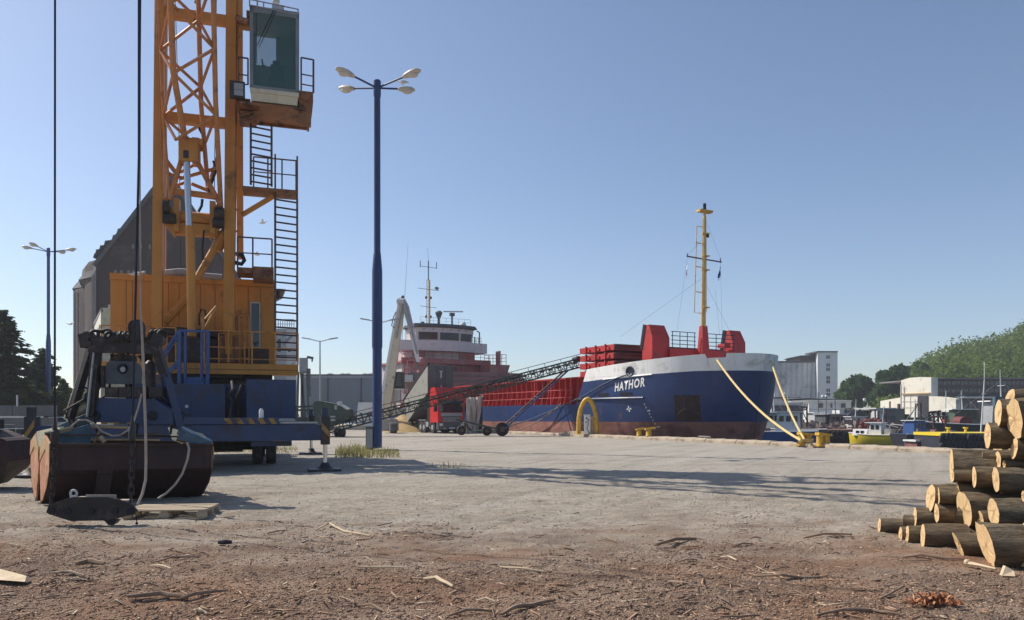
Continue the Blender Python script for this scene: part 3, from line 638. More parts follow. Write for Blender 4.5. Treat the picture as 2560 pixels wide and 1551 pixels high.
chp('chassis_pipe', 'greasy', lambda g: g.pipe([(.85, -3.5, 1.5), (.92, -3.5, 2.0), (.80, -3.5, 2.2), (.95, -3.5, 2.35), (.9, -3.2, 2.6)], .05))
chp('chassis_pipe', 'greasy', lambda g: g.pipe([(1.1, -3.0, 1.5), (1.05, -3.0, 2.1), (1.2, -3.0, 2.5)], .07))
yb = -5.25
chp('outrigger_beam', 'blue_ch', lambda g: g.bb(-3.75, 3.45, yb, yb+.45, .88, 1.33))
chp('beam_deck', 'blue_ch', lambda g: g.bb(-1.3, 2.25, yb-.06, yb+.7, 1.345, 1.52))
chp('beam_edge', 'grey', lambda g: g.bb(2.27, 3.3, yb-.01, yb+.4, 1.36, 1.40))
chp('beam_step', 'blue_ch', lambda g: g.bb(1.5, 2.6, yb+.3, yb+.8, .72, .86))
chp('outrigger_beam', 'blue_ch', lambda g: g.bb(-3.5, 3.4, 4.4, 4.85, .95, 1.35))
for i in range(5):
    g = G(); x = .80+i*.29; a_ = [(x, yb-.062, 1.515), (x+.145, yb-.062, 1.515), (x+.25, yb-.062, 1.35), (x+.105, yb-.062, 1.35)]
    g.prism(a_, (0, -.006, 0)); g.xf(ch); part(g, 'hazard_stripe', 'stripe_y', crane, True)
for (x, y, z0, hz) in ((3.52, yb+.22, .76, 1), (3.5, 4.62, .85, 0), (-3.85, yb+.22, .76, 1), (-3.6, 4.62, .85, 0)):
    j = chp('outrigger_jack', 'steel_dark', lambda g: g.bb(x-.12, x+.12, y-.25, y+.25, z0, 1.56))
    chp('jack_post', 'blue_ch' if x > 0 else 'steel_dark', lambda g: g.bb(x-.10, x+.06, y-.12, y+.1, 1.56, 1.80), None, j)
    chp('jack_rod', 'chrome', lambda g: g.tube((x, y, .1), (x, y, z0), .062, n=12), None, j)
    chp('jack_pad', 'steel_dark', lambda g: (g.lathe([(.26, 0.06), (.16, .12), (.10, .24)], (x, y, 0), 14), g.bb(x-.48, x+.42, y-.45, y+.45, .0, .07)), None, j)
    if hz: chp('jack_stripe', 'stripe_y', lambda g: g.prism([(x-.115, y-.253, 1.40 if x > 0 else 1.1), (x+.115, y-.253, 1.12 if x > 0 else 1.5), (x+.115, y-.253, .95 if x > 0 else 1.3), (x-.115, y-.253, 1.2 if x > 0 else .95)], (0, -.004, 0)), None, j)
tyr = None
for (x, y) in [(dx, yy) for yy in (-1.3, .1, 3.4, 4.8-1) for dx in (-2.0, -1.6, 1.58, 2.0)][:12]:
    if tyr is None:
        g = G(); g.lathe([(.22, -.15), (.30, -.16), (.52, -.15), (.56, -.10), (.56, .10), (.52, .15), (.30, .16), (.22, .15)], (0, 0, 0), 24, (1, 0, 0)); tyr = part(g, 'wheel', 'tyre', crane); o = tyr
    else: o = inst(tyr, crane, (0, 0, 0))
    o.location = FR[crane.name].inverted() @ (ch @ Vector((x, y, .55)))
for y in (-1.3, .1, 3.4): chp('axle', 'greasy', lambda g: g.tube((-2.0, y, .56), (2.0, y, .56), .09, n=10))
chp('tow_bar', 'greasy', lambda g: g.bb(-2.6, 1.2, -2.9, -2.8, .48, .54))
chp('marker_lamp', 'white', lambda g: g.lathe([(.065, 0), (.065, .2), (.03, .26)], (1.78, yb+.1, 1.52), 10))
chp('exhaust_cap', 'lgrey', lambda g: g.lathe([(.05, 0), (.05, .02)], (-.3, -3.68, 1.85), 10, (0, -1, 0)))

# ================================================================ hook block on two hoist ropes
hy = 11.0
hb = thing('hook_beam', 'dark spindle shaped lifting beam hanging just above the ground on two ropes and chains', 'hook block', P(230, 1300, hy))
def H(px, py, Y=hy): return P(px, py, Y)
prof = [(115, 1282), (122, 1262), (165, 1247), (185, 1243), (270, 1243), (292, 1248), (312, 1254), (330, 1262), (343, 1278), (334, 1286), (300, 1295), (272, 1302), (176, 1303), (140, 1292)]
for k, dy in enumerate((-.10, .06)):
    g = G(); g.prism([H(a, b, hy+dy) for a, b in prof], (0, .035, 0)); pl = part(g, 'side_plate', 'greasy', hb, True)
    if k == 0:
        for px in (129, 169, 228, 288, 325):
            g = G(); g.lathe([(.055, 0), (.055, .012), (.03, .014)], H(px, 1278, hy-.10), 14, (0, -1, 0)); part(g, 'pin', 'wire', pl, True)
g = G(); g.prism([H(124, 1264, hy-.08), H(166, 1249, hy-.08), H(186, 1244, hy-.08), H(215, 1244, hy-.08), H(215, 1248, hy-.08), H(186, 1249, hy-.08), H(166, 1255, hy-.08), H(124, 1270, hy-.08)], (0, .16, 0)); g.pbox(290, 318, 1251, 1256, hy-.08, .16); g.bar(H(215, 1246, hy), H(290, 1246, hy), .02, .10)
part(g, 'spacer', 'rope', hb, True)
g = G(); g.pipe([H(184+8*math.sin(q), 1234-8*math.cos(q)) for q in np.linspace(-2.6, 2.6, 12)], .017, 8); g.tube(H(176, 1242), H(192, 1242), .02); part(g, 'shackle', 'lgrey', hb, True)
g = G(); g.prism([H(258, 1300, hy-.05), H(293, 1300, hy-.05), H(287, 1309, hy-.05), H(277, 1314, hy-.05), H(270, 1312, hy-.05)], (0, .1, 0)); part(g, 'hook_tip', 'steel_dark', hb, True)
g = G(); g.pipe([H(285, 1312), H(293, 1300), H(300, 1288)], .007, 5); g.pipe([H(342, 1290), H(342, 1312)], .008, 5); g.ball(H(342, 1309), .02); part(g, 'lashing', 'wire', hb, True)
lkm = G(); 
pts = [(math.sin(a)*.032 if True else 0, 0, math.cos(a)*.032+(.038 if math.cos(a) > 0 else -.038)) for a in np.linspace(0, 2*math.pi, 14)]
lkm.pipe(pts, .0135, 6, False); linkmesh = mesh_of(lkm, 'chain_link', 'greasy')
def chain(parent, a, b, n, sc_=1.):
    inv = FR[root_of(parent).name].inverted(); a, b = Vector(a), Vector(b)
    q = (b-a).to_track_quat('Z', 'Y')
    for i in range(n):
        o = bpy.data.objects.new('chain_link', linkmesh); COL.objects.link(o); o.parent = parent
        o.location = inv @ a.lerp(b, (i+.5)/n); o.rotation_mode = 'QUATERNION'
        o.rotation_quaternion = q @ Euler((0, 0, R(90*(i % 2)+20))).to_quaternion(); o.scale = (sc_,)*3
chain(hb, H(127, 1258), H(137, 1088), 9, 1.05); chain(hb, H(327, 1255), H(331, 1078), 9, 1.05)
g = G(); g.lathe([(.012, 0), (.05, .05), (.055, .14), (.035, .22), (.02, .30), (.012, .42)], H(137, 1112), 12); g.lathe([(.04, 0), (.06, .06), (.06, .14), (.03, .18)], H(138, 1104), 10)
part(g, 'rope_socket', 'steel_dark', hb, True)
g = G(); g.lathe([(.012, 0), (.045, .05), (.04, .12), (.02, .22), (.012, .3)], H(331, 1090), 12); g.lathe([(.04, 0), (.05, .06), (.05, .14), (.03, .18)], H(330, 1102), 10)
part(g, 'rope_socket', 'steel_dark', hb, True)
g = G(); g.tube(H(137, 1050), (H(136, 0).x, hy+.05, 46), .0145, n=8); part(g, 'hoist_rope', 'wire', hb, True)
g = G(); g.tube(H(332, 1040), H(347, 400), .017, n=8); g.tube(H(347, 400), (H(347, 0).x-.02, hy+.05, 46), .016, n=8); part(g, 'hoist_rope', 'wire', hb, True)
g = G(); g.tube(H(347.5, 400), (H(355, 0).x+.25, hy+.05, 46), .015, n=8); part(g, 'hoist_rope', 'wire', hb, True)

# ================================================================ clamshell grab
TH = R(40); gc = Vector(((303-1280)/F*14.5, 14.5, 0))
grab = thing('clamshell_grab', 'rusty clamshell grab with blue arms and dark top beam standing on the yard', 'grab', gc, TH)
grab.rotation_euler = (R(0), R(1.6), TH)
Lh = 1.36                                             # half length of a shell; local x along the shell, y away from the camera
def shell(sy):
    """one half: profile in (y, z) swept along x, end plates; sy=-1 is the half facing the camera"""
    pf = [(.10, .96), (.42, 1.22), (.98, 1.06), (1.02, .62), (.84, .34), (.50, .08), (.26, .0), (.16, .30), (.07, .62)]
    outer = [(.98, 1.06), (1.02, .62), (.84, .34), (.50, .08), (.26, .0)]
    g = G(); rings = []
    for x in (-Lh, Lh):
        rings.append([(x, sy*a, b) for a, b in outer]+[(x, sy*(a-.03), b+.012) for a, b in outer[::-1]])
    g.loft(rings); g.bar((-Lh, sy*1.0, 1.06), (Lh, sy*1.0, 1.06), .07, .05)
    g.bb(-Lh, Lh, sy*.26, sy*.34, .0, .06)
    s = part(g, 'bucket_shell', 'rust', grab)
    for x in (-Lh, Lh):
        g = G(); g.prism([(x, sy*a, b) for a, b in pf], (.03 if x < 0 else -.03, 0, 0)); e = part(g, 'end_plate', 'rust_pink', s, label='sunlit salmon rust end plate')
        g = G(); xo = x-.012 if x < 0 else x+.0
        g.prism([(xo, sy*a, b) for a, b in ((.10, .96), (.42, 1.235), (1.0, 1.07), (1.03, .80), (.62, .98), (.42, .90), (.09, .74))], (.012, 0, 0)); part(g, 'patch_plate', 'rust_o', s)
        g = G(); xs_ = -Lh if x < 0 else Lh; dx = .36 if x < 0 else -.36
        g.prism([(xs_, sy*.10, .97), (xs_, sy*.42, 1.24), (xs_+dx*1.2, sy*.42, 1.36), (xs_+dx*1.2, sy*.10, 1.12)], (0, 0, .02)); part(g, 'top_gusset', 'teal', s)
    g = G(); g.bb(-Lh+.03, Lh-.03, sy*.10, sy*.14, .55, .98); g.bar((-Lh, sy*.42, 1.22), (Lh, sy*.42, 1.2), .03); part(g, 'inner_plate', 'brown_d', s)
    return s
sh1 = shell(-1); sh2 = shell(1)
g = G(); g.prism([(Lh-.62, -.95, 1.33), (Lh-.02, -.98, 1.12), (Lh+.01, -.98, 1.0), (Lh-.62, -.95, 1.16)], (0, .06, 0)); g.prism([(Lh-.62, -.4, 1.5), (Lh, -.9, 1.14), (Lh, -.96, 1.10), (Lh-.62, -.95, 1.33)], (0, 0, .02)); part(g, 'corner_gusset', 'teal_b', sh1)
g = G(); g.prism([(-Lh+.15, -.35, 1.24), (-Lh+.75, -.3, 1.42), (-Lh+.75, -.3, 1.05), (-Lh+.2, -.35, 1.0)], (0, .04, 0)); g.prism([(-Lh+.05, .5, 1.22), (-Lh+.8, .3, 1.62), (-Lh+.8, .3, 1.1)], (0, .05, 0)); part(g, 'arm_gusset', 'teal_b', grab)
for k in range(9):
    rr = random.Random(50+k); x = rr.uniform(-.9, .9); y = rr.uniform(-.5, .3)
    g = G(); g.pipe([(x, y, 1.25), (x+rr.uniform(-.2, .2), y-.1, 1.5+rr.uniform(0, .3)), (x*.6, y*.5, 2.0), (x*.4+rr.uniform(-.1, .1), y*.3, 2.45+rr.uniform(0, .3)), (x*.3, 0, 2.75)], .022, 6); part(g, 'grab_hose', 'black', grab)
g = G(); g.prism([(-.18-.45, -1.03, .62), (.08-.45, -1.03, .68), (.02-.45, -.98, .10), (-.2-.45, -.98, .08)], (0, .02, 0)); part(g, 'patch_plate', 'rust', sh1)
# world-placed frame members
Yg = 14.2
def W(px, py, Y=Yg): return P(px, py, Y)
Minv = (Matrix.Translation(gc) @ Euler((0, R(1.6), TH)).to_matrix().to_4x4()).inverted()
def wpart(n, m, f, par=grab, label=None):
    g = G(); f(g); g.xf(Minv); return part(g, n, m, par, False, label)
wpart('top_beam', 'greasy', lambda g: (g.bar(W(226, 862), W(400, 866), .16, .30), g.bar(W(228, 850), W(400, 856), .20, .06), g.lathe([(.02, -.10), (.12, -.10), (.12, .10), (.02, .10)], W(222, 846), 12, (.2, -1, 0)), g.bar(W(216, 835), W(222, 868), .22, .2), g.lathe([(.02, -.10), (.12, -.10), (.12, .10), (.02, .10)], W(396, 850), 14, (.2, -1, 0))))
wpart('hose_reel', 'greasy', lambda g: [g.lathe([(.03, -.06), (.13, -.06), (.10, 0), (.13, .06), (.03, .06)], W(px, 845, Yg-.02), 14, (1, 0, 0)) for px in (297, 309, 322, 334, 347)])
wpart('top_sheave', 'greasy', lambda g: (g.lathe([(.03, -.05), (.17, -.05), (.13, 0), (.17, .05), (.03, .05)], W(342, 822, Yg+.0), 18, (1, -.3, 0)), g.prism([W(325, 850, Yg-.15), W(362, 850, Yg-.15), W(356, 812, Yg-.15), W(345, 804, Yg-.15), W(334, 810, Yg-.15)], (0, .06, 0)), g.prism([W(325, 850, Yg+.15), W(362, 850, Yg+.15), W(356, 812, Yg+.15), W(345, 804, Yg+.15), W(334, 810, Yg+.15)], (0, .06, 0))))
big = [(math.sin(a)*.075, 0, math.cos(a)*.075+(.05 if math.cos(a) > 0 else -.05)) for a in np.linspace(0, 2*math.pi, 14)]
def biglink(c, ry, rz=0):
    def f(g):
        g.pipe(big, .03, 8, False); g.xf(Matrix.Translation(c) @ Euler((0, R(ry), R(rz))).to_matrix().to_4x4())
    wpart('shackle_link', 'greasy', f)
biglink(W(262, 836), 85); biglink(W(245, 838), 95, 40); biglink(W(280, 843), 100, 50)
for px, rz in ((392, 20), (381, 70), (402, 50)): biglink(W(px, 842), 30, rz)
wpart('frame_leg', 'greasy', lambda g: g.bar(W(228, 872, Yg+.3), W(174, 1048, Yg-.2), .10, .14))
wpart('leg_edge', 'teal', lambda g: g.bar(W(219, 880, Yg+.28), W(165, 1048, Yg-.22), .018, .1))
wpart('frame_leg', 'greasy', lambda g: g.bar(W(242, 868, Yg+.05), W(228, 1042, Yg-.15), .15, .14))
wpart('leg_edge', 'lgrey', lambda g: g.bar(W(236, 872, Yg-.04), W(217, 1042, Yg-.25), .018, .05))
wpart('frame_leg', 'greasy', lambda g: g.bar(W(390, 866), W(414, 945), .15, .14))
wpart('frame_leg', 'blue_ch', lambda g: g.bar(W(412, 935), W(446, 1068, Yg+.2), .16, .14))
wpart('frame_leg', 'greasy', lambda g: g.bar(W(372, 870, Yg+.3), W(370, 1000, Yg+.6), .14, .14))
wpart('motor_housing', mat('motor_bluegrey', (.06, .075, .09), .5, .1, .2, 3, .1, bevel=.02), lambda g: g.loft([[W(264, 960), W(354, 962), W(352, 960, Yg+.8), W(268, 958, Yg+.8)], [W(262, 925), W(356, 928), W(354, 925, Yg+.8), W(266, 924, Yg+.8)], [W(266, 908), W(350, 911), W(348, 908, Yg+.8), W(270, 906, Yg+.8)], [W(274, 903), W(336, 905), W(336, 903, Yg+.75), W(278, 902, Yg+.75)]]))
wpart('motor_port', 'wire', lambda g: g.lathe([(.10, 0), (.085, .05), (.02, .03)], W(307, 922, Yg-.0), 18, (0, -1, 0)))
wpart('motor_port_glass', 'grey', lambda g: g.lathe([(.05, 0), (.02, .015)], W(307, 924, Yg-.06), 12, (0, -1, 0)))
wpart('motor_head', 'greasy', lambda g: (g.pbox(283, 316, 886, 905, Yg+.1, .4), g.pipe([W(296, 872), W(299, 886), W(306, 893)], .03), g.pipe([W(322, 874), W(320, 888), W(312, 896)], .03), g.pipe([W(308, 872), W(308, 890)], .025)))
for i, (a, b) in enumerate(((262, 295), (297, 328), (330, 366), (372, 405))):
    wpart('valve_block', 'greasy', lambda g: g.pbox(a, b, 968, 993, Yg-.1, .5))
wpart('accumulator', 'greasy', lambda g: (g.lathe([(.05, 0), (.10, .04), (.10, .5), (.05, .56)], W(376, 976, Yg+.1), 14)))
wpart('pressure_pipe', 'greasy', lambda g: g.tube(W(257, 915), W(257, 970), .05))
wpart('yoke', 'blue_ch', lambda g: g.prism([W(212, 1055, Yg-.12), W(222, 1015, Yg-.12), W(252, 995, Yg-.12), W(388, 998, Yg-.12), W(422, 1022, Yg-.12), W(424, 1062, Yg-.12)], (0, .5, 0)))
for px in (240, 381):
    wpart('yoke_pin', 'wire', lambda g: g.lathe([(.09, 0), (.09, .02), (.04, .03)], W(px, 1040, Yg-.12), 16, (0, -1, 0)))
wpart('yoke_stripe', 'stripe_y', lambda g: [g.prism([W(px, 1056, Yg-.13), W(px+14, 1056, Yg-.13), W(px+18, 1061, Yg-.13), W(px+4, 1061, Yg-.13)], (0, -.005, 0)) for px in (252, 282, 315)])
wpart('left_arm', 'teal', lambda g: (g.prism([W(172, 1028, Yg-.1), W(250, 994, Yg+.1), W(250, 1003, Yg+.1), W(176, 1042, Yg-.1)], (0, .12, 0)),))
wpart('cross_tube', 'rust_o', lambda g: (g.tube(W(218, 1068, Yg-.2), W(330, 1070, Yg-.3), .022), g.tube(W(206, 1099, Yg-.3), W(400, 1101, Yg-.1), .018), g.tube(W(251, 1092, Yg-.4), W(262, 1106, Yg-.4), .045), g.bar(W(236, 1106, Yg-.3), W(250, 1076, Yg-.3), .03)))
wpart('hydraulic_hose', 'wire', lambda g: (g.pipe([W(214, 985, Yg-.1), W(209, 998, Yg-.15), W(214, 1004, Yg-.1), W(222, 1007)], .022, 6), g.pipe([W(206, 968), W(213, 970), W(220, 972)], .02, 6)))
wpart('hydraulic_hose', 'rope', lambda g: g.pipe([W(176, 1086, Yg-.4), W(180, 1064, Yg-.4), W(196, 1051, Yg-.4), W(214, 1050, Yg-.4), W(235, 1060, Yg-.4), W(256, 1080, Yg-.4), W(280, 1090, Yg-.4), W(300, 1089, Yg-.4), W(320, 1076, Yg-.4), W(334, 1055, Yg-.4), W(345, 1022, Yg-.3), W(354, 985, Yg-.3)], .018, 8))
wpart('hydraulic_hose', 'rope', lambda g: g.pipe([W(468, 1108, Yg-.6), W(473, 1122, Yg-.9), W(469, 1148, Yg-.98), W(456, 1185, Yg-.95), W(438, 1212, Yg-.95), W(415, 1234, Yg-1.0), W(395, 1247, Yg-1.05)], .020, 8))
g = G(); g.pipe([P(351, -30, 12.6), P(350, 500, 12.6), P(352, 780, 12.6), P(356, 860, 12.6), P(360, 960, 12.6), P(364, 1080, 12.6), P(365, 1150, 12.6), P(364, 1200, 12.6), P(356, 1235, 12.5), P(344, 1262, 12.45)], [.006, .012, .016, .021, .023, .023, .023, .023, .023, .022], 8)
single(g, 'hanging_hose', 'rope', 'long beige hose hanging down in front of the rusty grab to the pallet', 'hose')
# second grab, cut by the left picture edge
g2c = Vector(((-70-1280)/F*16.4, 16.4, 0))
grab2 = thing('clamshell_grab', 'second rusty grab bucket cut off by the left edge of the photo', 'grab', g2c, R(8))
g = G(); oc = [(-1.5, .0), (-1.5, 1.28), (.45, 1.28), (.95, 1.06), (1.0, .62), (.86, .42), (.45, .10), (.1, 0)]
rings = [[(x, y, z) for x, z in oc] for y in (-.55, .55)]; g.loft(rings); g.bar((.9, -.58, 1.07), (.42, -.58, 1.3), .05); part(g, 'bucket_shell', 'rust', grab2)
g = G(); g.bb(-1.2, .5, -.3, .3, 1.3, 1.5); part(g, 'hinge_beam', 'greasy', grab2)
# wooden pallet
pal = thing('wooden_pallet', 'weathered wooden pallet lying in front of the rusty grab', 'pallet', PG(432, 1290), R(6))

for i, y in enumerate((-.36, -.24, -.12, 0, .12, .24, .36)):
    g = G(); g.bb(-.60, .60, y-.045, y+.045, .122, .144); part(g, 'board', 'pallet', pal).rotation_euler = (0, R(rnd.uniform(-.6, .6)), R(rnd.uniform(-.8, .8)))
for x in (-.55, 0, .55):
    g = G(); g.bb(x-.05, x+.05, -.4, .4, .1, .122); part(g, 'cross_board', 'pallet', pal)
    g = G(); g.bb(x-.05, x+.05, -.4, .4, .0, .022); part(g, 'cross_board', 'pallet', pal)
    for y in (-.36, 0, .36): g = G(); g.bb(x-.07, x+.07, y-.05, y+.05, .022, .1); part(g, 'block', 'pallet', pal)
# ================================================================ street lamps
def quad_lamp(name_label, base, h, m, s=1., rz=0., arm_el=.0, group='four-headed blue lamp posts on the quay'):
    t = thing('lamp_post', name_label, 'street lamp', base, rz, group)
    g = G(); k = h/17.0
    g.lathe([(.22*s, 0), (.22*s, .2), (.215*s, 4.5*k), (.21*s, 4.6*k), (.24*s, 4.75*k), (.235*s, 8.2*k), (.17*s, 9.0*k), (.15*s, 9.1*k), (.145*s, 16.2*k), (.17*s, 16.25*k), (.17*s, 16.95*k), (.12*s, 17.0*k)], (0, 0, 0), 14); part(g, 'pole', m, t)
    for a, L, dz in ((215, 1.65, .2), (37, 1.6, .2), (153, 1.85, .2), (335, 1.95, .2)):
        d = Vector((math.cos(R(a)), math.sin(R(a)), 0)); p0 = Vector((0, 0, 16.65*k))+d*.1; p1 = Vector((0, 0, 16.65*k+.22))+d*(L-.55)
        g = G(); g.tube(p0, p1, .045*s, n=8); ar = part(g, 'arm', m, t)
        q = p1+d*.02; g = G(); side = Vector((-d.y, d.x, 0)); rings = []
        for u, hw, hu, hd in ((0, .09, .07, .06), (.12, .16, .12, .08), (.35, .22, .16, .10), (.6, .22, .15, .10), (.82, .15, .08, .08), (.9, .05, .02, .04)):
            c = q+d*u+Vector((0, 0, u*.18)); rings.append([c+side*hw*math.cos(b)+Vector((0, 0, (hu if math.sin(b) > 0 else hd)*math.sin(b))) for b in np.linspace(0, 2*math.pi, 12, endpoint=False)])
        g.loft(rings); hd_ = part(g, 'lamp_head', 'lamp_shell', ar)
        g = G(); g.ball(q+d*.5+Vector((0, 0, .0)), .2, 1.25 if abs(d.x) > .7 else .9, 1.25 if abs(d.y) > .7 else .9, .55, 12, 8); part(g, 'lamp_bowl', 'lamp_glass', ar)
    return t
quad_lamp('tall blue lamp post with four lamps, right beside the grey cabinet and grass tuft', PG(943, 1125), 17.0, 'blue_pole')
quad_lamp('more distant blue lamp post with four lamps, in front of the conifers at left', P(121, HY, 70)-Vector((0, 0, EYE)), 17.0, 'blue_far', .9, R(40))
def twin_lamp(label, px, pytop, Y, rz=0., h=None):
    h = EYE+(HY-pytop)/F*Y
    t = thing('street_lamp', label, 'street lamp', P(px, HY, Y)-Vector((0, 0, EYE)), rz, 'twin-armed grey street lamps in the distance')
    g = G(); g.tube((0, 0, 0), (0, 0, h-.3), .11, .06, 8); part(g, 'pole', 'grey', t)
    for s_ in (-1, 1):
        g = G(); g.pipe([(0, 0, h-.35), (s_*.35, 0, h-.3), (s_*1.0, 0, h-.12)], .045, 6); ar = part(g, 'arm', 'grey', t)
        g = G(); g.bar((s_*.9, 0, h-.14), (s_*1.75, 0, h), .3, .09); part(g, 'lamp_head', 'grey', ar)
twin_lamp('thin grey street lamp with two arms standing before the grey warehouse', 800, 845, 75)
twin_lamp('grey street lamp with two arms half hidden by the tall blue post', 950, 797, 68)

# ================================================================ cargo ship
SO = Vector((14.5, 40.3, 0)); U = Vector((.480, -.877, 0)); VV = Vector((.877, .480, 0))
ship = thing('cargo_ship', 'blue hulled cargo ship with white bow band and red deck gear, moored at the quay', 'ship', SO, math.atan2(U.y, U.x))
# local frame: x forward (towards the bow), y = -v (v grows away from the quay), z up
FLIP['on'] = True
def S(u, v, z): return Vector((u, -v, z))
def stem_u(z): return -8.1+1.05*max(0, min(1, (z+1.5)/7.2))
def half(u, z):
    k = max(0, min(1, (z+1.9)/5.4)); k = math.sin(k*math.pi/2)**1.25; d = stem_u(z)-u
    if d <= 0: return 0.
    top = 6.0*(1-(1-min(1, d/11.4))**2.25)**.54
    x = min(1, d/12.); low = (1-(1-x)**1.75)**.80*6.0
    h = low*(1-k)+top*k
    if u < -60: h *= 1-.12*((-60-u)/8)**2
    return h
def sheer(u): return max(0, (u+26)/20)
def hull_strip(g, us, zlo, zhi, nz=5, off=0., both=True):
    for side in ((1, -1) if both else (1,)):
        rows = []
        for u in us:
            z0, z1 = zlo(u), zhi(u); row = []
            for i in range(nz+1):
                z = z0+(z1-z0)*i/nz; uu = min(u, stem_u(z)-1e-4) if u > -12 else u
                h = half(uu, z)+off; row.append(S(uu, 6-side*h, z))
            rows.append(row)
        g.loft(rows, closed=False, caps=False)
us_all = list(np.linspace(-67, -20, 22))+list(np.linspace(-19, -10, 22))+[-9.6, -9.2, -8.9, -8.6, -8.3, -8.0, -7.7, -7.4, -7.1, -6.8, -6.5, -6.3, -6.2]
# parametrise by fraction to the stem so that the bow closes for every level
def hull_part(name, m, zlo, zhi, u0, nz=6, off=0., par=None, label=None, thick=0., nu=70, u1f=None):
    g = G()
    for side in (1, -1):
        rows = []
        for i in range(nu+1):
            f = i/nu; f = 1-(1-f)**2.6; row = []
            for j in range(nz+1):
                fz = j/nz; us_ = stem_u(zlo(-8)+(zhi(-8)-zlo(-8))*fz); u = u0+(us_-u0)*f if u1f is None else u0+(u1f-u0)*f
                z = zlo(u)+(zhi(u)-zlo(u))*fz
                row.append(S(u, 6-side*(half(min(u, stem_u(z)), z)+(off if i < nu else 0)), z))
            rows.append(row)
        g.loft(rows, closed=False, caps=False)
    return part(g, name, m, par or ship, label=label)
zb = lambda u: .98+.18*max(0, (u+40)/34)
zd = lambda u: 2.42
zf = lambda u: 4.10+.38*max(0, min(1, (u+18.5)/9))
zt = lambda u: 5.0+.6*max(0, min(1, (u+18.5)/10))
hull_part('bottom_plating', 'boot', lambda u: -2.3, zb, -67, 6, label='red brown boot topping')
lower = hull_part('hull', 'blue_ship', zb, zd, -67, 3)
def fc_start(z): return -20.0+(z-2.42)*.55
g = G()
for side in (1, -1):
    rows = []; nu = 60
    for i in range(nu+1):
        f = 1-(1-i/nu)**2.6; row = []
        for j in range(7):
            fz = j/6; z = zd(0)+(zf(-8)-zd(0))*fz; u = fc_start(zd(0)+(zf(-19)-zd(0))*fz)*(1-f)+stem_u(z)*f
            z = zd(u)+(zf(u)-zd(u))*fz; row.append(S(u, 6-side*half(min(u, stem_u(z)), z), z))
        rows.append(row)
    g.loft(rows, closed=False, caps=False)
fc = part(g, 'forecastle', 'blue_ship', ship)
DIP = []                                            # fairlead dips in the bulwark
g = G()
for side in (1, -1):
    rows = []; nu = 110
    for i in range(nu+1):
        f = 1-(1-i/nu)**2.6; row = []
        for j in range(5):
            fz = j/4; z = zf(-8)+(zt(-8)-zf(-8))*fz; u = fc_start(zf(-19)+(zt(-19)-zf(-19))*fz)*(1-f)+stem_u(z)*f
            dip = .28 if -8.9 < u < -8.05 and side == 1 else 0
            z = zf(u)+(zt(u)-dip*1.0-zf(u))*fz; row.append(S(u, 6-side*(half(min(u, stem_u(z)), z)+.0), z))
        rows.append(row)
    g.loft(rows, closed=False, caps=False)
bw = part(g, 'bulwark', 'white_ship', ship)
for m_, z0_, z1_ in (('boot', -2.3, 1.13), ('blue_ship', 1.13, 4.48), ('white_ship', 4.48, 5.6)):
    g = G(); g.pipe([S(stem_u(z)-.02, 6, z) for z in np.linspace(z0_, z1_, 8)], .07, 8); part(g, 'stem_bar', m_, ship)
# decks
def deck_pts(z, u0, n=30):
    us_ = [u0+(stem_u(z)-.02-u0)*(1-(1-i/n)**1.9) for i in range(n+1)]
    return [S(u, 6-(half(u, z)-.03), z) for u in us_]+[S(u, 6+(half(u, z)-.03), z) for u in us_[::-1]]
g = G(); g.prism(deck_pts(4.05, -19.0), (0, 0, .05)); part(g, 'foredeck', 'red', ship)
g = G(); g.bb(-66, -19.4, -11.9, -.1, 2.36, 2.40); part(g, 'main_deck', 'red', ship)
g = G(); g.bb(-19.1, -19.0, -11.8, -.2, 2.4, 4.05); part(g, 'forecastle_bulkhead', 'red', ship)
# belting and fittings on the hull side
g = G(); pts = [S(u, 6-half(u, 2.75)-.06, 2.78+.0*u) for u in np.linspace(-20, -12.9, 14)]; g.pipe(pts, [.08]*14, 6); part(g, 'rubbing_strake', 'blue_ship', ship)
g = G(); pts = [S(u, 6-half(u, 4.1)-.03, zf(u)-.02) for u in np.linspace(-16.6, -12.2, 10)]; g.pipe(pts, .045, 6); part(g, 'belting', 'white_ship', ship)
for u0_, u1_ in ((-17.2, -16.0), (-14.9, -13.8)):
    g = G(); g.loft([[S(u, 6-half(u, 3)-.012, 2.92), S(u, 6-half(u, 3.2)-.012, 3.18)] for u in np.linspace(u0_, u1_, 4)], False, False); part(g, 'freeing_port', 'wire', ship)
def on_hull(u, z, off=.015): return S(u, 6-half(u, z)-off, z)
g = G(); g.loft([[on_hull(u-.12*(2.1-z), z, .012) for z in np.linspace(1.2, 2.9, 6)] for u in np.linspace(-10.9, -9.5, 6)], False, False)
M['anchor_pocket'] = mat('anchor_pocket', (.05, .032, .028), .8, 0, .3, 1.5, .1, DRUST, .4); part(g, 'anchor_pocket', 'anchor_pocket', ship)
def mirror_hull(u, z, off=.015): return S(u, 6+half(u, z)+off, z)
g = G(); g.loft([[mirror_hull(u, z, .012) for z in np.linspace(2.0, 3.1, 6)] for u in np.linspace(-9.6, -8.6, 6)], False, False); part(g, 'anchor_pocket', 'anchor_pocket', ship)
g = G(); g.pipe([on_hull(u, 1.6+.4*math.sin((u+10.8)/1.2*math.pi), .05) for u in np.linspace(-10.8, -9.6, 9)], .05, 6); g.tube(on_hull(-10.2, 1.9, .06), on_hull(-10.2, 2.7, .06), .05, n=6); part(g, 'anchor', 'brown_d', ship)
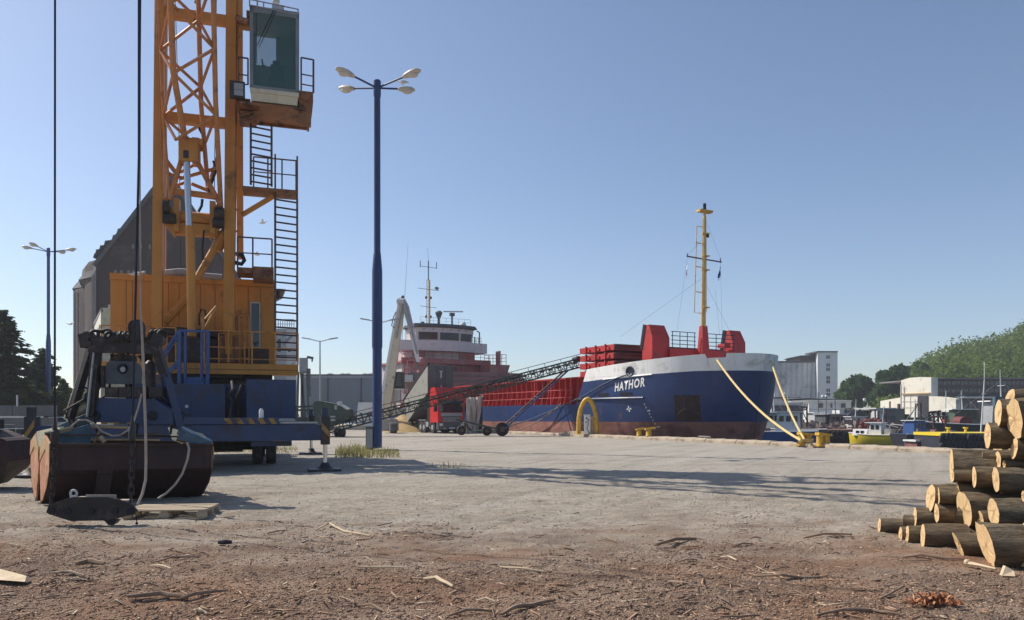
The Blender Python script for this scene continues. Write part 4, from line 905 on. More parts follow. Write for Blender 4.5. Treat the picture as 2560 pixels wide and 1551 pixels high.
# panama fairlead (round opening) in the white bulwark
g = G(); fu = -13.95; fzv = 4.62; n = 20
cc = on_hull(fu, fzv, 0); e1 = (on_hull(fu+.2, fzv, 0)-on_hull(fu-.2, fzv, 0)).normalized(); e3 = Vector((0, 0, 1)); e2 = e1.cross(e3).normalized()
if e2.y < 0: e2 = -e2
g.pipe([cc+e2*.03+e1*.33*math.cos(a)+e3*.33*math.sin(a) for a in np.linspace(0, 2*math.pi, n)], .045, 8, False); fr = part(g, 'fairlead', 'blue_ship', ship)
g = G(); o0 = [cc+e2*.02+e1*.31*math.cos(a)+e3*.31*math.sin(a) for a in np.linspace(0, 2*math.pi, n, endpoint=False)]; g.prism(o0, e2*-.01); part(g, 'fairlead_opening', 'wire', fr)
g = G(); g.pipe([cc+e2*.04+e1*.17*math.cos(a)+e3*(.15*math.sin(a)-.12) for a in np.linspace(math.pi*1.05, math.pi*1.95, 9)], .05, 6); part(g, 'fairlead_lip', 'lgrey', fr)
# name and marks, as thin letters bent on to the plating
def lettering(txt, u0, z0, h, name, shear=.25, wid=1., bold=.03, par=None, slope=0., mm='white_ship'):
    cu = bpy.data.curves.new('letters', 'FONT'); cu.body = txt; cu.size = h*1.38; cu.shear = shear; cu.offset = bold*h; cu.resolution_u = 4; cu.space_character = 1.2
    ob = bpy.data.objects.new('letters', cu); COL.objects.link(ob)
    dg = bpy.context.evaluated_depsgraph_get(); me = bpy.data.meshes.new_from_object(ob.evaluated_get(dg)); bpy.data.objects.remove(ob)
    import bmesh
    bm = bmesh.new(); bm.from_mesh(me)
    bmesh.ops.subdivide_edges(bm, edges=[e for e in bm.edges if e.calc_length() > .12*h], cuts=2)
    for v in bm.verts:
        u = u0+v.co.x*wid; z = z0+v.co.y+slope*v.co.x; q_ = on_hull(u, z, .02); v.co = (q_.x, -q_.y, q_.z)
    bm.to_mesh(me); bm.free(); me.name = name; me.materials.append(M[mm])
    o = bpy.data.objects.new(name, me); COL.objects.link(o); o.parent = par or ship; return o
lettering('HATHOR', -15.42, 3.27, .60, 'ship_name', .20, .68, .045, slope=.08)
g = G(); cz = 2.02; 
for a in range(4):
    d1 = (math.cos(R(90*a+8)), math.sin(R(90*a+8))); d2 = (-d1[1], d1[0])
    def q(r, s_): return on_hull(-14.2+(d1[0]*r+d2[0]*s_), cz+(d1[1]*r+d2[1]*s_), .02)
    g.add([q(.07, -.04), q(.07, .04), q(.20, .055), q(.20, -.055)], [(0, 1, 2, 3)]); g.add([q(.05, .07), q(.07, .04), q(.07, -.04), q(.05, -.07)], [(0, 1, 2, 3)])
part(g, 'thruster_mark', 'white_ship', ship)
for i, (tx) in enumerate(('0', '8', '6M', '4', '2', '5', '8', '6M')):
    lettering(tx, -12.95+.085*i, 2.28-.22*i, .12, 'draught_mark', 0, 1, .02)
# hold coaming: wall, ribs, rails, top flange
cg = G(); cg.bb(-56, -20.6, -11.0, -1.0, 2.4, 4.45); coam = part(cg, 'hold_coaming', 'red', ship)
g = G(); g.bb(-56, -20.4, -11.25, -.62, 4.45, 4.56); part(g, 'coaming_flange', 'red', coam)
rb = G(); rb.prism([(0, 0, 2.42), (0, .55, 2.42), (0, .30, 3.3), (0, .38, 4.45), (0, 0, 4.45)], (.06, 0, 0)); rbm = mesh_of(rb, 'rib', 'red')
for i in range(40):
    o = bpy.data.objects.new('rib', rbm); COL.objects.link(o); o.parent = coam; o.location = (-55.5+i*.89, 1.0, 0)
for v in (.08,):
    for z in (3.55, 2.95):
        g = G(); g.pipe([S(-56, v, z), S(-20.6, v, z)], .03, 6); part(g, 'rail', 'red', coam)
    po = G(); po.bar((0, 0, 2.42), (0, 0, 3.57), .05); pm_ = mesh_of(po, 'stanchion', 'red')
    for i in range(26):
        o = bpy.data.objects.new('stanchion', pm_); COL.objects.link(o); o.parent = coam; o.location = (-55.5+i*1.38, v, 0)
for u in (-20.9, -23.8, -26.4):
    g = G(); g.bar(S(u, .1, 2.42), S(u, .1, 4.5), .10); part(g, 'stanchion', 'red', coam)
g = G(); g.pipe([S(-25.0, .3, 4.3), S(-25.2, .2, 3.6), S(-25.5, .15, 3.0), S(-25.1, .12, 2.7), S(-24.6, .15, 3.4)], .05, 6); part(g, 'hose', 'wire', ship)
# folded hatch covers stacked ahead of the hold and far aft
def cover_stack(u0, u1, z0, n, m_side='red', hz=.60):
    for i in range(n):
        z = z0+i*hz; a = .06*(i % 2)
        g = G(); g.loft([[S(u0-a, .75, z+.06), S(u1+a, .75, z+.06), S(u1+a, .75, z+hz-.12), S(u0-a, .75, z+hz-.12)], [S(u0-a, 11.25, z+.06), S(u1+a, 11.25, z+.06), S(u1+a, 11.25, z+hz-.12), S(u0-a, 11.25, z+hz-.12)]])
        cov = part(g, 'hatch_cover', m_side, ship)
        g = G(); g.bb(u1+a, u1+a+.03, -11.25, -.76, z+.05, z+hz-.10); g.bb(u1+a, u1+a+.14, -11.2, -.8, z+hz-.22, z+hz-.12); part(g, 'cover_edge', 'hatch_dark', cov)
        for uu in (u0+.9, (u0+u1)/2, u1-.9):
            g = G(); g.bb(uu-.05, uu+.05, -.75, -.62, z+.05, z+hz-.05); g.bb(uu+.2, uu+.45, -.75, -.66, z+.12, z+.32); part(g, 'bracket', m_side, cov)
cover_stack(-20.6, -16.3, 4.45, 4)
g = G(); g.bb(-20.4, -16.4, -11.0, -1.0, 4.1, 4.45); part(g, 'stack_base', 'red', ship)
g = G(); g.bb(-56.5, -47, -11.3, -.7, 4.56, 5.2); g.bb(-56, -47.6, -11.2, -.8, 5.25, 5.85); part(g, 'hatch_cover', 'hatch_grey', ship, label='dusty closed hatch covers before the bridge')
g = G(); g.bb(-56.2, -48, -11.1, -.9, 5.9, 6.4); part(g, 'hatch_cover', 'hatch_grey', ship)
# breakwater and ventilator housings on the foredeck
for k, (v0, v1) in enumerate(((1.95, 3.5), (9.55, 10.85))):
    g = G(); a, b = -14.5, -13.4; top = 7.95
    g.loft([[S(a, v0, 4.3), S(b, v0, 4.3), S(b, v0, 7.05), S(b-.35, v0, top), S(a+.3, v0, top), S(a, v0, 7.0)], [S(a, v1, 4.3), S(b, v1, 4.3), S(b, v1-.0, 7.05), S(b-.35, v1-.18, top), S(a+.3, v1-.18, top), S(a, v1, 7.0)]]); hs = part(g, 'ventilator_housing', 'red', ship)
    g = G(); g.bar(S(a-.1, v0-.02, 6.3), S(a+.28, v0-.02, top+.04), .05, .3); part(g, 'housing_edge', 'wire', hs)
g = G(); g.bb(-13.3, -13.15, -9.6, -3.35, 4.1, 6.3); part(g, 'breakwater', 'red', ship)
g = G(); g.bb(-14.2, -13.4, -9.3, -8.8, 6.6, 6.9); part(g, 'bracket_plate', 'red', ship)
g = G()
for v0, v1 in ((3.5, 5.75), (6.75, 9.55)):
    for z in (6.62, 6.9, 7.2, 7.5): g.tube(S(-13.2, v0, z), S(-13.2, v1, z), .028, n=6)
    for v in np.linspace(v0+.1, v1-.1, 4): g.tube(S(-13.2, v, 6.3), S(-13.2, v, 7.5), .03, n=6)
part(g, 'forward_railing', 'rail_dark', ship)
# foremast
g = G(); g.loft([[S(-13.3, 5.75, 4.1), S(-12.6, 5.75, 4.1), S(-12.6, 6.75, 4.1), S(-13.3, 6.75, 4.1)], [S(-13.1, 6.0, 8.0), S(-12.75, 6.0, 8.0), S(-12.75, 6.45, 8.0), S(-13.1, 6.45, 8.0)]]); part(g, 'mast_foot', 'red', ship)
mx, mv = -12.9, 6.2
g = G(); g.tube(S(mx, mv, 7.9), S(mx, mv+.12, 16.2), .18, .10, 12); mast = part(g, 'foremast', 'mast_y', ship)
g = G(); g.tube(S(mx+.1, mv-.24, 8.0), S(mx+.1, mv-.12, 15.7), .035, n=6); g.tube(S(mx, mv+.3, 9.0), S(mx, mv+.25, 15.9), .025, n=6)
for z in (9.3, 12.0, 13.0, 14.6): g.bb(mx-.15, mx+.2, -mv-.45, -mv+.1, z, z+.07)
part(g, 'cable_duct', 'mast_y', mast)
g = G(); g.pipe([S(mx, mv-.1, 15.1), S(mx, mv-.62, 15.1), S(mx, mv-.85, 8.9), S(mx, mv-.2, 8.9)], .035, 6)
for z in (13.9, 12.2, 10.4): g.tube(S(mx, mv-.72, z), S(mx, mv, z), .035, n=6)
part(g, 'mast_ladder', 'mast_y', mast)
g = G(); g.bar(S(mx, mv-1.55, 12.85), S(mx, mv+1.75, 12.75), .08); g.tube(S(mx, mv-1.5, 12.8), S(mx, mv-1.5, 13.05), .04, n=6); g.tube(S(mx, mv+1.65, 12.8), S(mx, mv+1.65, 13.02), .04, n=6); part(g, 'crosstree', 'ladder_dark', mast)
g = G(); g.loft([[S(mx-.2, mv-.5, 16.15), S(mx+.2, mv-.5, 16.15), S(mx+.2, mv+.7, 16.15), S(mx-.2, mv+.7, 16.15)], [S(mx-.3, mv-.5, 16.3), S(mx+.3, mv-.5, 16.3), S(mx+.3, mv+.7, 16.3), S(mx-.3, mv+.7, 16.3)]]); part(g, 'mast_top', 'mast_y', mast)
g = G(); g.lathe([(.09, 0), (.12, .02), (.12, .22), (.09, .24), (.12, .28), (.12, .48), (.06, .52)], S(mx, mv+.12, 16.3), 12); part(g, 'mast_light', 'wire', mast)
g = G(); g.lathe([(.08, 0), (.1, .02), (.1, .3), (.05, .35)], S(mx, mv+.42, 14.4), 10); part(g, 'mast_light', 'wire', mast)
g = G()
for a, b in ((S(mx, mv+.1, 15.9), S(mx, mv+1.7, 12.9)), (S(mx, mv, 14.3), S(mx, mv-1.5, 12.9)), (S(mx, mv+1.65, 12.75), S(-13.2, 8.3, 7.5)), (S(mx, mv-1.5, 12.8), S(-13.2, 4.0, 7.5)), (S(mx, mv, 11.5), S(-16.5, 1.5, 7.3)), (S(mx, mv, 11.3), S(-12.5, 8.6, 7.4)), (S(mx, mv+1.15, 10.6), S(-12.7, 7.6, 7.3))): g.tube(a, b, .007, n=4)
part(g, 'stays', 'wire', mast)
def flag(name, parts_, top, w_, h_):
    k = None
    for m_, z0, z1, sx in parts_:
        g = G(); rows = []
        for i in range(5):
            f = z0+(z1-z0)*i/4; rows.append([top+Vector((0, -(w_*f*1.0)+(-.5+j/2)*sx*w_*(.35+f*.6)+.02*math.sin(5*f+j), -h_*f)) + Vector((.05*math.sin(9*f+j*2), 0, 0)) for j in range(3)])
        g.loft(rows, False, False); k2 = part(g, name if k is None else 'flag_panel', m_, k or mast); k = k or k2
flag('signal_flag', (('flag_w', 0, .55, .3), ('flag_r', .55, 1, .5)), S(mx, mv-1.5, 12.2), -.12, .95)
flag('courtesy_flag', (('flag_b', 0, .62, .9), ('flag_w', .5, .9, .4)), S(mx, mv+1.65, 12.4), -.28, 1.35)
# ---- superstructure aft
W_ = 'white_acc'
g = G(); g.bb(-66, -58.6, -11.6, -.4, 2.4, 8.0); acc = part(g, 'deckhouse', W_, ship)
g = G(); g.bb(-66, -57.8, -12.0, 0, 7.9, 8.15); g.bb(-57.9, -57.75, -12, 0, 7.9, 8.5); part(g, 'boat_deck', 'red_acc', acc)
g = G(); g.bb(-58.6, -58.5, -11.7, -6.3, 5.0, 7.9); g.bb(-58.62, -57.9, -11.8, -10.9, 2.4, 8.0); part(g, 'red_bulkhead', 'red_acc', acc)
for v in (7.1,): g = G(); g.bb(-58.5, -58.46, -v-.5, -v, 6.3, 7.6); part(g, 'door', 'hatch_dark', acc)
g = G(); g.bb(-65, -59.2, -10.2, -1.8, 8.15, 9.7); up = part(g, 'upper_deckhouse', W_, ship)
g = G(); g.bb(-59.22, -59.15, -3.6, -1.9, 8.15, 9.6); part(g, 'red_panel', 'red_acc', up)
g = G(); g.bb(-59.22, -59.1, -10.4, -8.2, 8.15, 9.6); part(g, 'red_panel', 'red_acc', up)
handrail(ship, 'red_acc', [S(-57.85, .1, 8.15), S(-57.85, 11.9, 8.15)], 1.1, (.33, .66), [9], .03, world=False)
# bridge deck with wings, curved front
def bridge_ring(z, e, u_front=-57.7, vw=(0.0, 12.1)):
    pts = []
    for f in np.linspace(0, 1, 13):
        v = 2.0-e+(8.0+2*e)*f; pts.append(S(u_front+e*.5-.9*(2*f-1)**2, v, z))
    return [S(-59.5, vw[0], z), S(-59.0, vw[0], z), S(-58.7, 1.9, z)]+pts+[S(-58.7, 10.1, z), S(-59.0, vw[1], z), S(-59.5, vw[1], z), S(-62, vw[1], z), S(-62.0, vw[0], z)]
g = G(); g.loft([bridge_ring(9.5, 0), bridge_ring(9.62, .05), bridge_ring(10.72, .05), bridge_ring(10.75, 0)]); br = part(g, 'bridge_bulwark', W_, ship)
def wh_ring(z, e):
    pts = []
    for f in np.linspace(0, 1, 13): pts.append(S(-57.75+e-.9*(2*f-1)**2, 2.2-e+(7.6+2*e)*f, z))
    return pts+[S(-62, 9.8+e, z), S(-62, 2.2-e, z)]
g = G(); g.loft([wh_ring(10.74, 0), wh_ring(11.95, .12), wh_ring(12.35, .12)]); wh = part(g, 'wheelhouse', W_, ship)
g = G(); g.loft([wh_ring(12.34, .35), wh_ring(12.42, .5), wh_ring(12.8, .28), wh_ring(12.82, .1)]); part(g, 'wheelhouse_roof', 'roof_d', wh)
for f0, f1 in ((.04, .33), (.37, .70), (.74, .96)):
    g = G(); rows = []
    for f in np.linspace(f0, f1, 5):
        rows.append([S(-57.72+e+.01-.9*(2*f-1)**2+.02, 2.2-e+(7.6+2*e)*f, z) for z, e in ((10.85, .03), (11.75, .12))])
    g.loft(rows, False, False); part(g, 'bridge_window', 'glass_dark', wh)
g = G()
for i in range(6): f = .12+i*.15; g.pipe([S(-57.5-.9*(2*f-1)**2, 2.2+7.6*f, 12.2), S(-57.5-.9*(2*f-1)**2, 2.2+7.6*f-.25, 12.0)], .05, 5)
part(g, 'wiper_motor', 'grey', wh)
g = G(); g.bar(S(-59, .2, 9.5), S(-58.9, 3.2, 8.2), .12); g.bar(S(-59, .0, 9.3), S(-58.9, 2.8, 8.2), .08); part(g, 'wing_brace', W_, ship)
handrail(ship, 'ladder_dark', [S(-60.5, 9.9, 10.75), S(-60.5, 12, 10.75), S(-61.9, 12, 10.75)], .9, (.5,), [5, 2], .025, world=False)
g = G(); g.bb(-60.6, -60.3, -12.1, -9.9, 9.9, 10.9); part(g, 'wing_screen', 'dgrey', ship)
g = G(); g.tube(S(-60.2, 11.6, 10.7), S(-60.2, 11.6, 12.3), .09, n=8); g.tube(S(-60.2, 10.9, 10.7), S(-60.2, 10.9, 11.7), .07, n=8); g.bar(S(-60.2, 11.6, 12.3), S(-60.2, 11.2, 12.5), .12); part(g, 'search_light', 'dgrey', ship)
g = G(); g.ball(S(-60, 9.2, 13.15), .38, n=12, m=8); part(g, 'satellite_dome', 'white', ship)
g = G(); g.ball(S(-60, 3.6, 13.0), .28, n=12, m=8); part(g, 'satellite_dome', 'dgrey', ship)
g = G(); g.lathe([(.17, 0), (.17, .9), (.42, 1.5), (.45, 1.7), (.3, 1.9)], S(-60, 5.8, 12.8), 14); part(g, 'funnel_cowl', 'dgrey', ship)
g = G(); g.tube(S(-59.5, 7.4, 12.8), S(-59.5, 7.4, 14.2), .13, n=8); g.bb(-59.7, -59.3, -7.7, -7.1, 14.1, 14.5); part(g, 'radar_post', 'dgrey', ship)
g = G(); g.bar(S(-59.5, 6.2, 14.6), S(-59.5, 8.9, 14.75), .14); part(g, 'radar_scanner', 'lgrey', ship)
handrail(ship, 'lgrey', [S(-58.2, 2.6, 12.8), S(-58.2, 9.4, 12.8)], .8, (.5,), [8], .02, world=False)
# main mast
g = G(); m0 = S(-60.5, 5.1, 12.8)
for dv in (-.22, .22): g.tube(S(-60.5, 4.6+dv, 12.8), S(-60.5, 4.6+dv*.9, 18.6), .05, n=8)
g.tube(S(-60.3, 4.6, 12.8), S(-60.3, 4.6, 18.5), .07, n=8)
for z in np.arange(13.2, 18.6, .45): g.tube(S(-60.5, 4.4, z), S(-60.5, 4.8, z+.2), .025, n=5)
mm_ = part(g, 'main_mast', 'mast_y', ship)
g = G()
for z, a in ((18.2, .0), (20.2, 1.1), (17.4, 1.45), (15.2, 1.1)):
    if a: g.bar(S(-60.5, 4.6-a, z+.05), S(-60.5, 4.6+a, z-.05), .05)
g.tube(S(-60.5, 4.6, 18.5), S(-60.5, 4.6, 21.0), .07, n=8); g.tube(S(-60.5, 4.6, 21), S(-60.5, 4.5, 22.6), .015, n=5)
for dv in (-1.1, 1.1): g.tube(S(-60.5, 4.6+dv, 20.1), S(-60.5, 4.6+dv, 20.9), .05, n=6)
for z, dv in ((16.2, -.35), (16.2, .35), (13.8, .35), (13.8, -.35)): g.lathe([(.10, 0), (.12, .25), (.05, .35)], S(-60.5, 4.6+dv, z), 8)
part(g, 'mast_yards', 'ladder_dark', mm_)
g = G(); g.lathe([(.28, 0), (.22, .1), (.05, .16)], S(-60.4, 5.7, 17.6), 12, (-.4, -.3, .6)); part(g, 'dish_antenna', 'grey', mm_)
g = G(); g.tube(S(-60, .9, 10.7), S(-60, 1.7, 22.8), .03, .01, 5); g.tube(S(-60, .7, 10.7), S(-60, 1.0, 16), .05, n=6); g.tube(S(-60, 1.4, 10.7), S(-60, 1.2, 15.5), .02, n=5); g.ball(S(-60, 1.0, 16.1), .22, n=8, m=6); part(g, 'whip_antenna', 'ladder_dark', ship)
# starboard side clutter: red ladder tower, life-raft frame
g = G()
for v, u in ((-.0, -57.6), (.9, -57.6), (0, -56.4), (.9, -56.4)): g.bar(S(u, v+.3, 2.4), S(u, v+.3, 8.1), .1)
for z in np.arange(3, 8.1, .5): g.bar(S(-57.6, .3, z), S(-56.4, 1.2, z+.2), .06, .2)
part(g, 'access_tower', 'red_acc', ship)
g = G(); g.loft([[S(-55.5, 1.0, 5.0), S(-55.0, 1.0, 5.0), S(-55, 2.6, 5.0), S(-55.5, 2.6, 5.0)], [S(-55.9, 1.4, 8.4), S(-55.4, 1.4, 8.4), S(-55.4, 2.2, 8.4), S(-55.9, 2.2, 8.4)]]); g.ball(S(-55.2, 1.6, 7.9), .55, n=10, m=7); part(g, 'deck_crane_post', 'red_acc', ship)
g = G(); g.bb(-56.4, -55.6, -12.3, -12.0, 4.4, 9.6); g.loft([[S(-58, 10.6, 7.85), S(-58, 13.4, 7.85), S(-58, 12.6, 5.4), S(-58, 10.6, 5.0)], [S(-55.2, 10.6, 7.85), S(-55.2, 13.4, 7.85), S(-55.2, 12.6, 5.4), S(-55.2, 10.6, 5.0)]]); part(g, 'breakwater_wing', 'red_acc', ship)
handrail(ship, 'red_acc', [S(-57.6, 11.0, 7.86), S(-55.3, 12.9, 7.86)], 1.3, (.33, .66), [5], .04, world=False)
# red side rail and life ring posts near the gangway
# ---- mooring lines
FLIP['on'] = False
def S(u, v, z): return Vector((u, v, z))
cc = Vector((cc.x, -cc.y, cc.z))
def mooring(label, a, b, sag, r, m, n=14):
    g = G(); a, b = Vector(a), Vector(b); pts = []
    for i in range(n+1):
        f = i/n; p = a.lerp(b, f); p.z -= 4*sag*f*(1-f); pts.append(p)
    g.pipe(pts, r, 6); return single(g, 'mooring_line', m, label, 'mooring rope', 'mooring lines of the cargo ship', a)
MS = FR['cargo_ship']
bol = PG(2008, 1113)+Vector((0, 0, .1))
mooring('thick yellowish mooring rope from the centre of the bow down to the large bollard', MS @ S(-8.4, 6-half(-8.4, 5.2)-.05, 5.15), PG(2010, 1121)+Vector((-.15, 0, .38)), .55, .065, 'rope_y')
mooring('yellowish mooring rope from the far side of the bow to the large bollard', MS @ S(-7.3, 6+half(-7.3, 5.2)-.1, 5.2), PG(2010, 1121)+Vector((.05, .1, .42)), .35, .055, 'rope_y')
pts = [MS @ q for q in (cc+Vector((0, -.06, -.15)), S(-15.3, 6-half(-15.3, 4.1)-.12, 4.15), S(-17.0, 6-half(-17, 3.6)-.12, 3.62), S(-18.5, -.16, 3.1), S(-22, -.35, 2.15), S(-26, -.65, 1.2), S(-31, -1.0, .3))]
g = G(); g.pipe(pts, .05, 6); single(g, 'mooring_line', 'rail_dark', 'dark blue mooring rope running aft from the round fairlead past the yellow arch', 'mooring rope', 'mooring lines of the cargo ship', pts[0])
mooring('thin brown line hanging from the hull to the quay left of the yellow arch', MS @ S(-22, -.1, 2.5), MS @ S(-29, -1.1, .25), .5, .045, 'stick')
# ================================================================ bulk conveyor between yard and hold
con = thing('belt_conveyor', 'long dark green lattice belt conveyor climbing from the yard to the ship hold', 'conveyor', P(1150, HY, 58)-Vector((0, 0, EYE)))
ca = P(826, 1082, 55.5); cb_ = P(1452, 918, 60.3)
cd = (cb_-ca); cl = cd.length; cu_ = cd.normalized(); side = Vector((-cu_.y, cu_.x, 0)).normalized(); upn = cu_.cross(side)*-1
if upn.z < 0: upn = -upn
def cp(t, s_, h): return ca+cd*t+side*s_+upn*h
kk = 40
for s_ in (-.5, .5):
    for h in (0, .68):
        g = G(); g.bar(cp(0, s_, h), cp(1, s_, h), .09, .10); part(g, 'conveyor_chord', 'conv' , con, True)
g = G()
for i in range(kk):
    t0, t1 = i/kk, (i+1)/kk
    for s_ in (-.5, .5):
        g.bar(cp(t0, s_, 0), cp(t0, s_, .68), .05)
        g.bar(cp(t0, s_, 0 if i % 2 else .68), cp(t1, s_, .68 if i % 2 else 0), .045)
    g.bar(cp(t0, -.5, 0), cp(t0, .5, 0), .05)
part(g, 'conveyor_lacing', 'conv', con, True, kind='stuff')
g = G(); g.loft([[cp(t, -.42, .52), cp(t, 0, .46), cp(t, .42, .52), cp(t, 0, .42)] for t in (0, .25, .5, .75, 1)]); part(g, 'belt', 'black', con, True)
g = G(); g.loft([[cp(t, -.40, .2), cp(t, .40, .2), cp(t, .40, .17), cp(t, -.40, .17)] for t in (0, 1)]); part(g, 'return_belt', 'black', con, True)
for i in range(28):
    t = (i+.5)/28; g = G(); g.tube(cp(t, -.45, .38), cp(t, .45, .38), .055, n=6); part(g, 'roller', 'grey', con, True)
g = G(); g.pipe([cp(t, -.55, 1.0+.0*t) for t in (.1, .5, 1)], .025, 5)
for i in range(14): g.tube(cp(.1+i*.068, -.55, .68), cp(.1+i*.068, -.55, 1.0), .02, n=5)
part(g, 'guard_wire', 'ladder_dark', con, True)
g = G(); g.tube(cp(.99, -.55, .7), cp(.99, .55, .7), .2, n=14); part(g, 'head_drum', 'steel_dark', con, True)
# undercarriage
wl = P(1252, 1078, 58.0); wl.z = .42; w2 = P(1176, 1082, 60.5); w2.z = .38
for s_, m_ in ((-.55, 'blue_lt'), (.55, 'conv_brown')):
    off = side*s_; g = G(); top = cp(.935, s_, 0); g.bar(wl+off, wl.lerp(top, .5)+off*.5, .10, .12); g.bar(wl.lerp(top, .5)+off*.5, top, .10, .12); part(g, 'support_leg', m_, con, True)
g = G()
for f in (.22, .30, .52, .56): 
    a = wl.lerp(cp(.935, 0, 0), f); g.bar(a-side*.5, a+side*.5, .07)
part(g, 'leg_rung', 'blue_lt', con, True, kind='stuff')
g = G(); g.bar(P(1141, 1049, 59.0), wl+Vector((0, 0, .05)), .14, .14); g.bar(P(1160, 1056, 60.0), w2, .12, .12); g.bar(wl, w2, .12, .12); part(g, 'tow_beam', 'conv', con, True)
for c, r_ in ((wl+Vector((.1, -.4, 0.2)), .52), (wl+Vector((-1.1, .8, .0)), .38), (w2+Vector((-.7, -.2, .05)), .38)):
    g = G(); c = Vector(c); c.z = r_; g.lathe([(.12, -.13), (r_*.6, -.14), (r_*.92, -.14), (r_, -.09), (r_, .09), (r_*.92, .14), (r_*.6, .14), (.12, .13)], c, 22, (.25, -1, 0)); wv = part(g, 'wheel', 'black', con, True)
    g = G(); g.lathe([(.05, 0), (r_*.42, .0), (r_*.38, .03), (.05, .05)], c+Vector((.035, -.14, 0)), 14, (.25, -1, 0)); part(g, 'hub', 'conv_brown', wv, True)
# tail hopper with its little wheels
g = G(); g.prism([P(782, 1012, 55), P(786, 1004, 55), P(800, 1003, 55), P(856, 1014, 55), P(872, 1024, 55), P(874, 1046, 55), P(858, 1056, 55), P(830, 1064, 55), P(786, 1066, 55)], (0, 1.6, 0)); hop = part(g, 'feed_hopper', 'conv', con, True)
g = G(); g.prism([P(842, 1006, 54.9), P(852, 1010, 54.9), P(872, 1023, 54.9), P(868, 1026, 54.9), P(850, 1014, 54.9), P(843, 1014, 54.9)], (0, .5, 0)); g.pbox(846, 853, 1003, 1010, 54.8, .4); part(g, 'hopper_lip', 'lgrey', hop, True)
g = G(); g.pbox(836, 842, 1014, 1024, 54.95, .1); g.pbox(826, 838, 1040, 1044, 54.9, .2); g.pbox(827, 838, 1048, 1053, 54.9, .2); part(g, 'hopper_fitting', 'grey', hop, True)
for px in (842, 851, 858):
    g = G(); c = P(px, 1083, 55.3); c.z = .32; g.lathe([(.06, -.08), (.24, -.09), (.32, -.05), (.32, .05), (.24, .09), (.06, .08)], c, 16, (1, -.3, 0)); part(g, 'wheel', 'black', con, True)
g = G(); 
for a, b in (((834, 1076), (845, 1094)), ((856, 1076), (842, 1094)), ((828, 1070), (880, 1062)), ((830, 1086), (850, 1080))): g.bar(P(*a, 55.2), P(*b, 55.2), .07)
part(g, 'axle_frame', 'conv', con, True)
# second lattice (conveyor lying flat) behind the outrigger
con2 = thing('screening_frame', 'flat dark green steel frame machine behind the outrigger jack', 'machine', P(775, HY, 58)-Vector((0, 0, EYE)))
g = G()
for y0, y1 in ((1018, 1015), (1026, 1024), (1046, 1046)): g.bar(P(735, y0, 57.5), P(828, y1, 57.5), .12, .15)
g.bar(P(740, 1020, 57), P(740, 1085, 57), .1); g.bar(P(824, 1018, 57), P(824, 1088, 57), .1)
for x in range(742, 825, 12): g.bar(P(x, 1026, 57.5), P(x+7, 1046, 57.5), .05)
part(g, 'machine_frame', 'conv', con2, True); g = G(); g.pbox(744, 822, 1047, 1078, 57.2, 1.4); part(g, 'machine_box', 'steel_dark', con2, True)
for px in (762, 806):
    g = G(); c = P(px, 1085, 57); c.z = .35; g.lathe([(.06, -.09), (.35, -.09), (.35, .09), (.06, .09)], c, 16, (0, 1, 0)); part(g, 'wheel', 'black', con2, True)

# ================================================================ tipper truck (local x forward, y left)
TO = P(1128, HY, 66.0)-Vector((0, 0, EYE)); trz = math.atan2(U.y, U.x)
trk = thing('tipper_truck', 'red articulated tipper truck facing the camera with its dark body raised', 'truck', TO, trz)
g = G()
side_prof = [(-1.8, .95), (-1.8, 3.5), (-1.6, 3.98), (-.75, 4.02), (-.28, 3.35), (-.03, 2.6), (.02, 1.75), (.06, 1.1), (.06, .95)]
g.prism([(x, -1.24, z) for x, z in side_prof], (0, 2.48, 0)); cabt = part(g, 'cab', 'red_tr', trk)
def tp(n, m, f, par=trk, label=None): g = G(); f(g); return part(g, n, m, par, False, label)
tp('sun_visor', 'wire', lambda g: g.loft([[(-.0, y, 2.72), (.22, y, 2.62), (.22, y, 2.67), (-.0, y, 2.86)] for y in (-1.15, 1.15)]), cabt)
tp('windscreen', 'glass_dark', lambda g: g.loft([[(.035, y, 1.84), (-.035, y, 2.70), (-.05, y, 2.70), (.02, y, 1.84)] for y in (-1.1, 1.1)]), cabt)
tp('side_window', 'glass_dark', lambda g: (g.prism([(-.95, -1.25, 1.9), (-.12, -1.25, 1.9), (-.2, -1.25, 2.6), (-.95, -1.25, 2.6)], (0, .01, 0))), cabt)
tp('grille', 'dgrey', lambda g: (g.bb(.05, .09, -.85, .85, .98, 1.78),), cabt)
for i in range(5): tp('grille_bar', 'lgrey', lambda g: g.bb(.09, .12, -.82, .82, 1.02+i*.085, 1.045+i*.085), cabt)
tp('badge_panel', 'grey', lambda g: g.bb(.07, .115, -1.0, 1.0, 1.50, 1.78), cabt)
tp('bumper', 'dgrey', lambda g: g.loft([[(-.35, y, .35), (.12, y, .35), (.16, y, .62), (.12, y, .96), (-.35, y, .96)] for y in (-1.24, 1.24)]), trk)
for s_ in (-1, 1):
    tp('headlight', 'lamp_glass', lambda g: g.bb(.10, .17, s_*1.16, s_*.86, .66, .88), trk)
    tp('fog_light', 'white', lambda g: g.bb(.12, .18, s_*.75, s_*.6, .40, .48), trk)
    tp('mirror', 'wire', lambda g: (g.bb(-.05, .12, s_*1.36, s_*1.60, 1.95, 2.55), g.bar((-.1, s_*1.2, 2.6), (.02, s_*1.45, 2.6), .04)), cabt)
tp('number_plate', 'white', lambda g: g.bb(.165, .18, -.26, .26, .42, .53), trk)
tp('chassis', 'dgrey', lambda g: (g.bb(-9.6, -2.1, -.45, .45, .75, 1.05), g.bb(-2.6, -.3, -.9, .9, .55, .95)), trk)
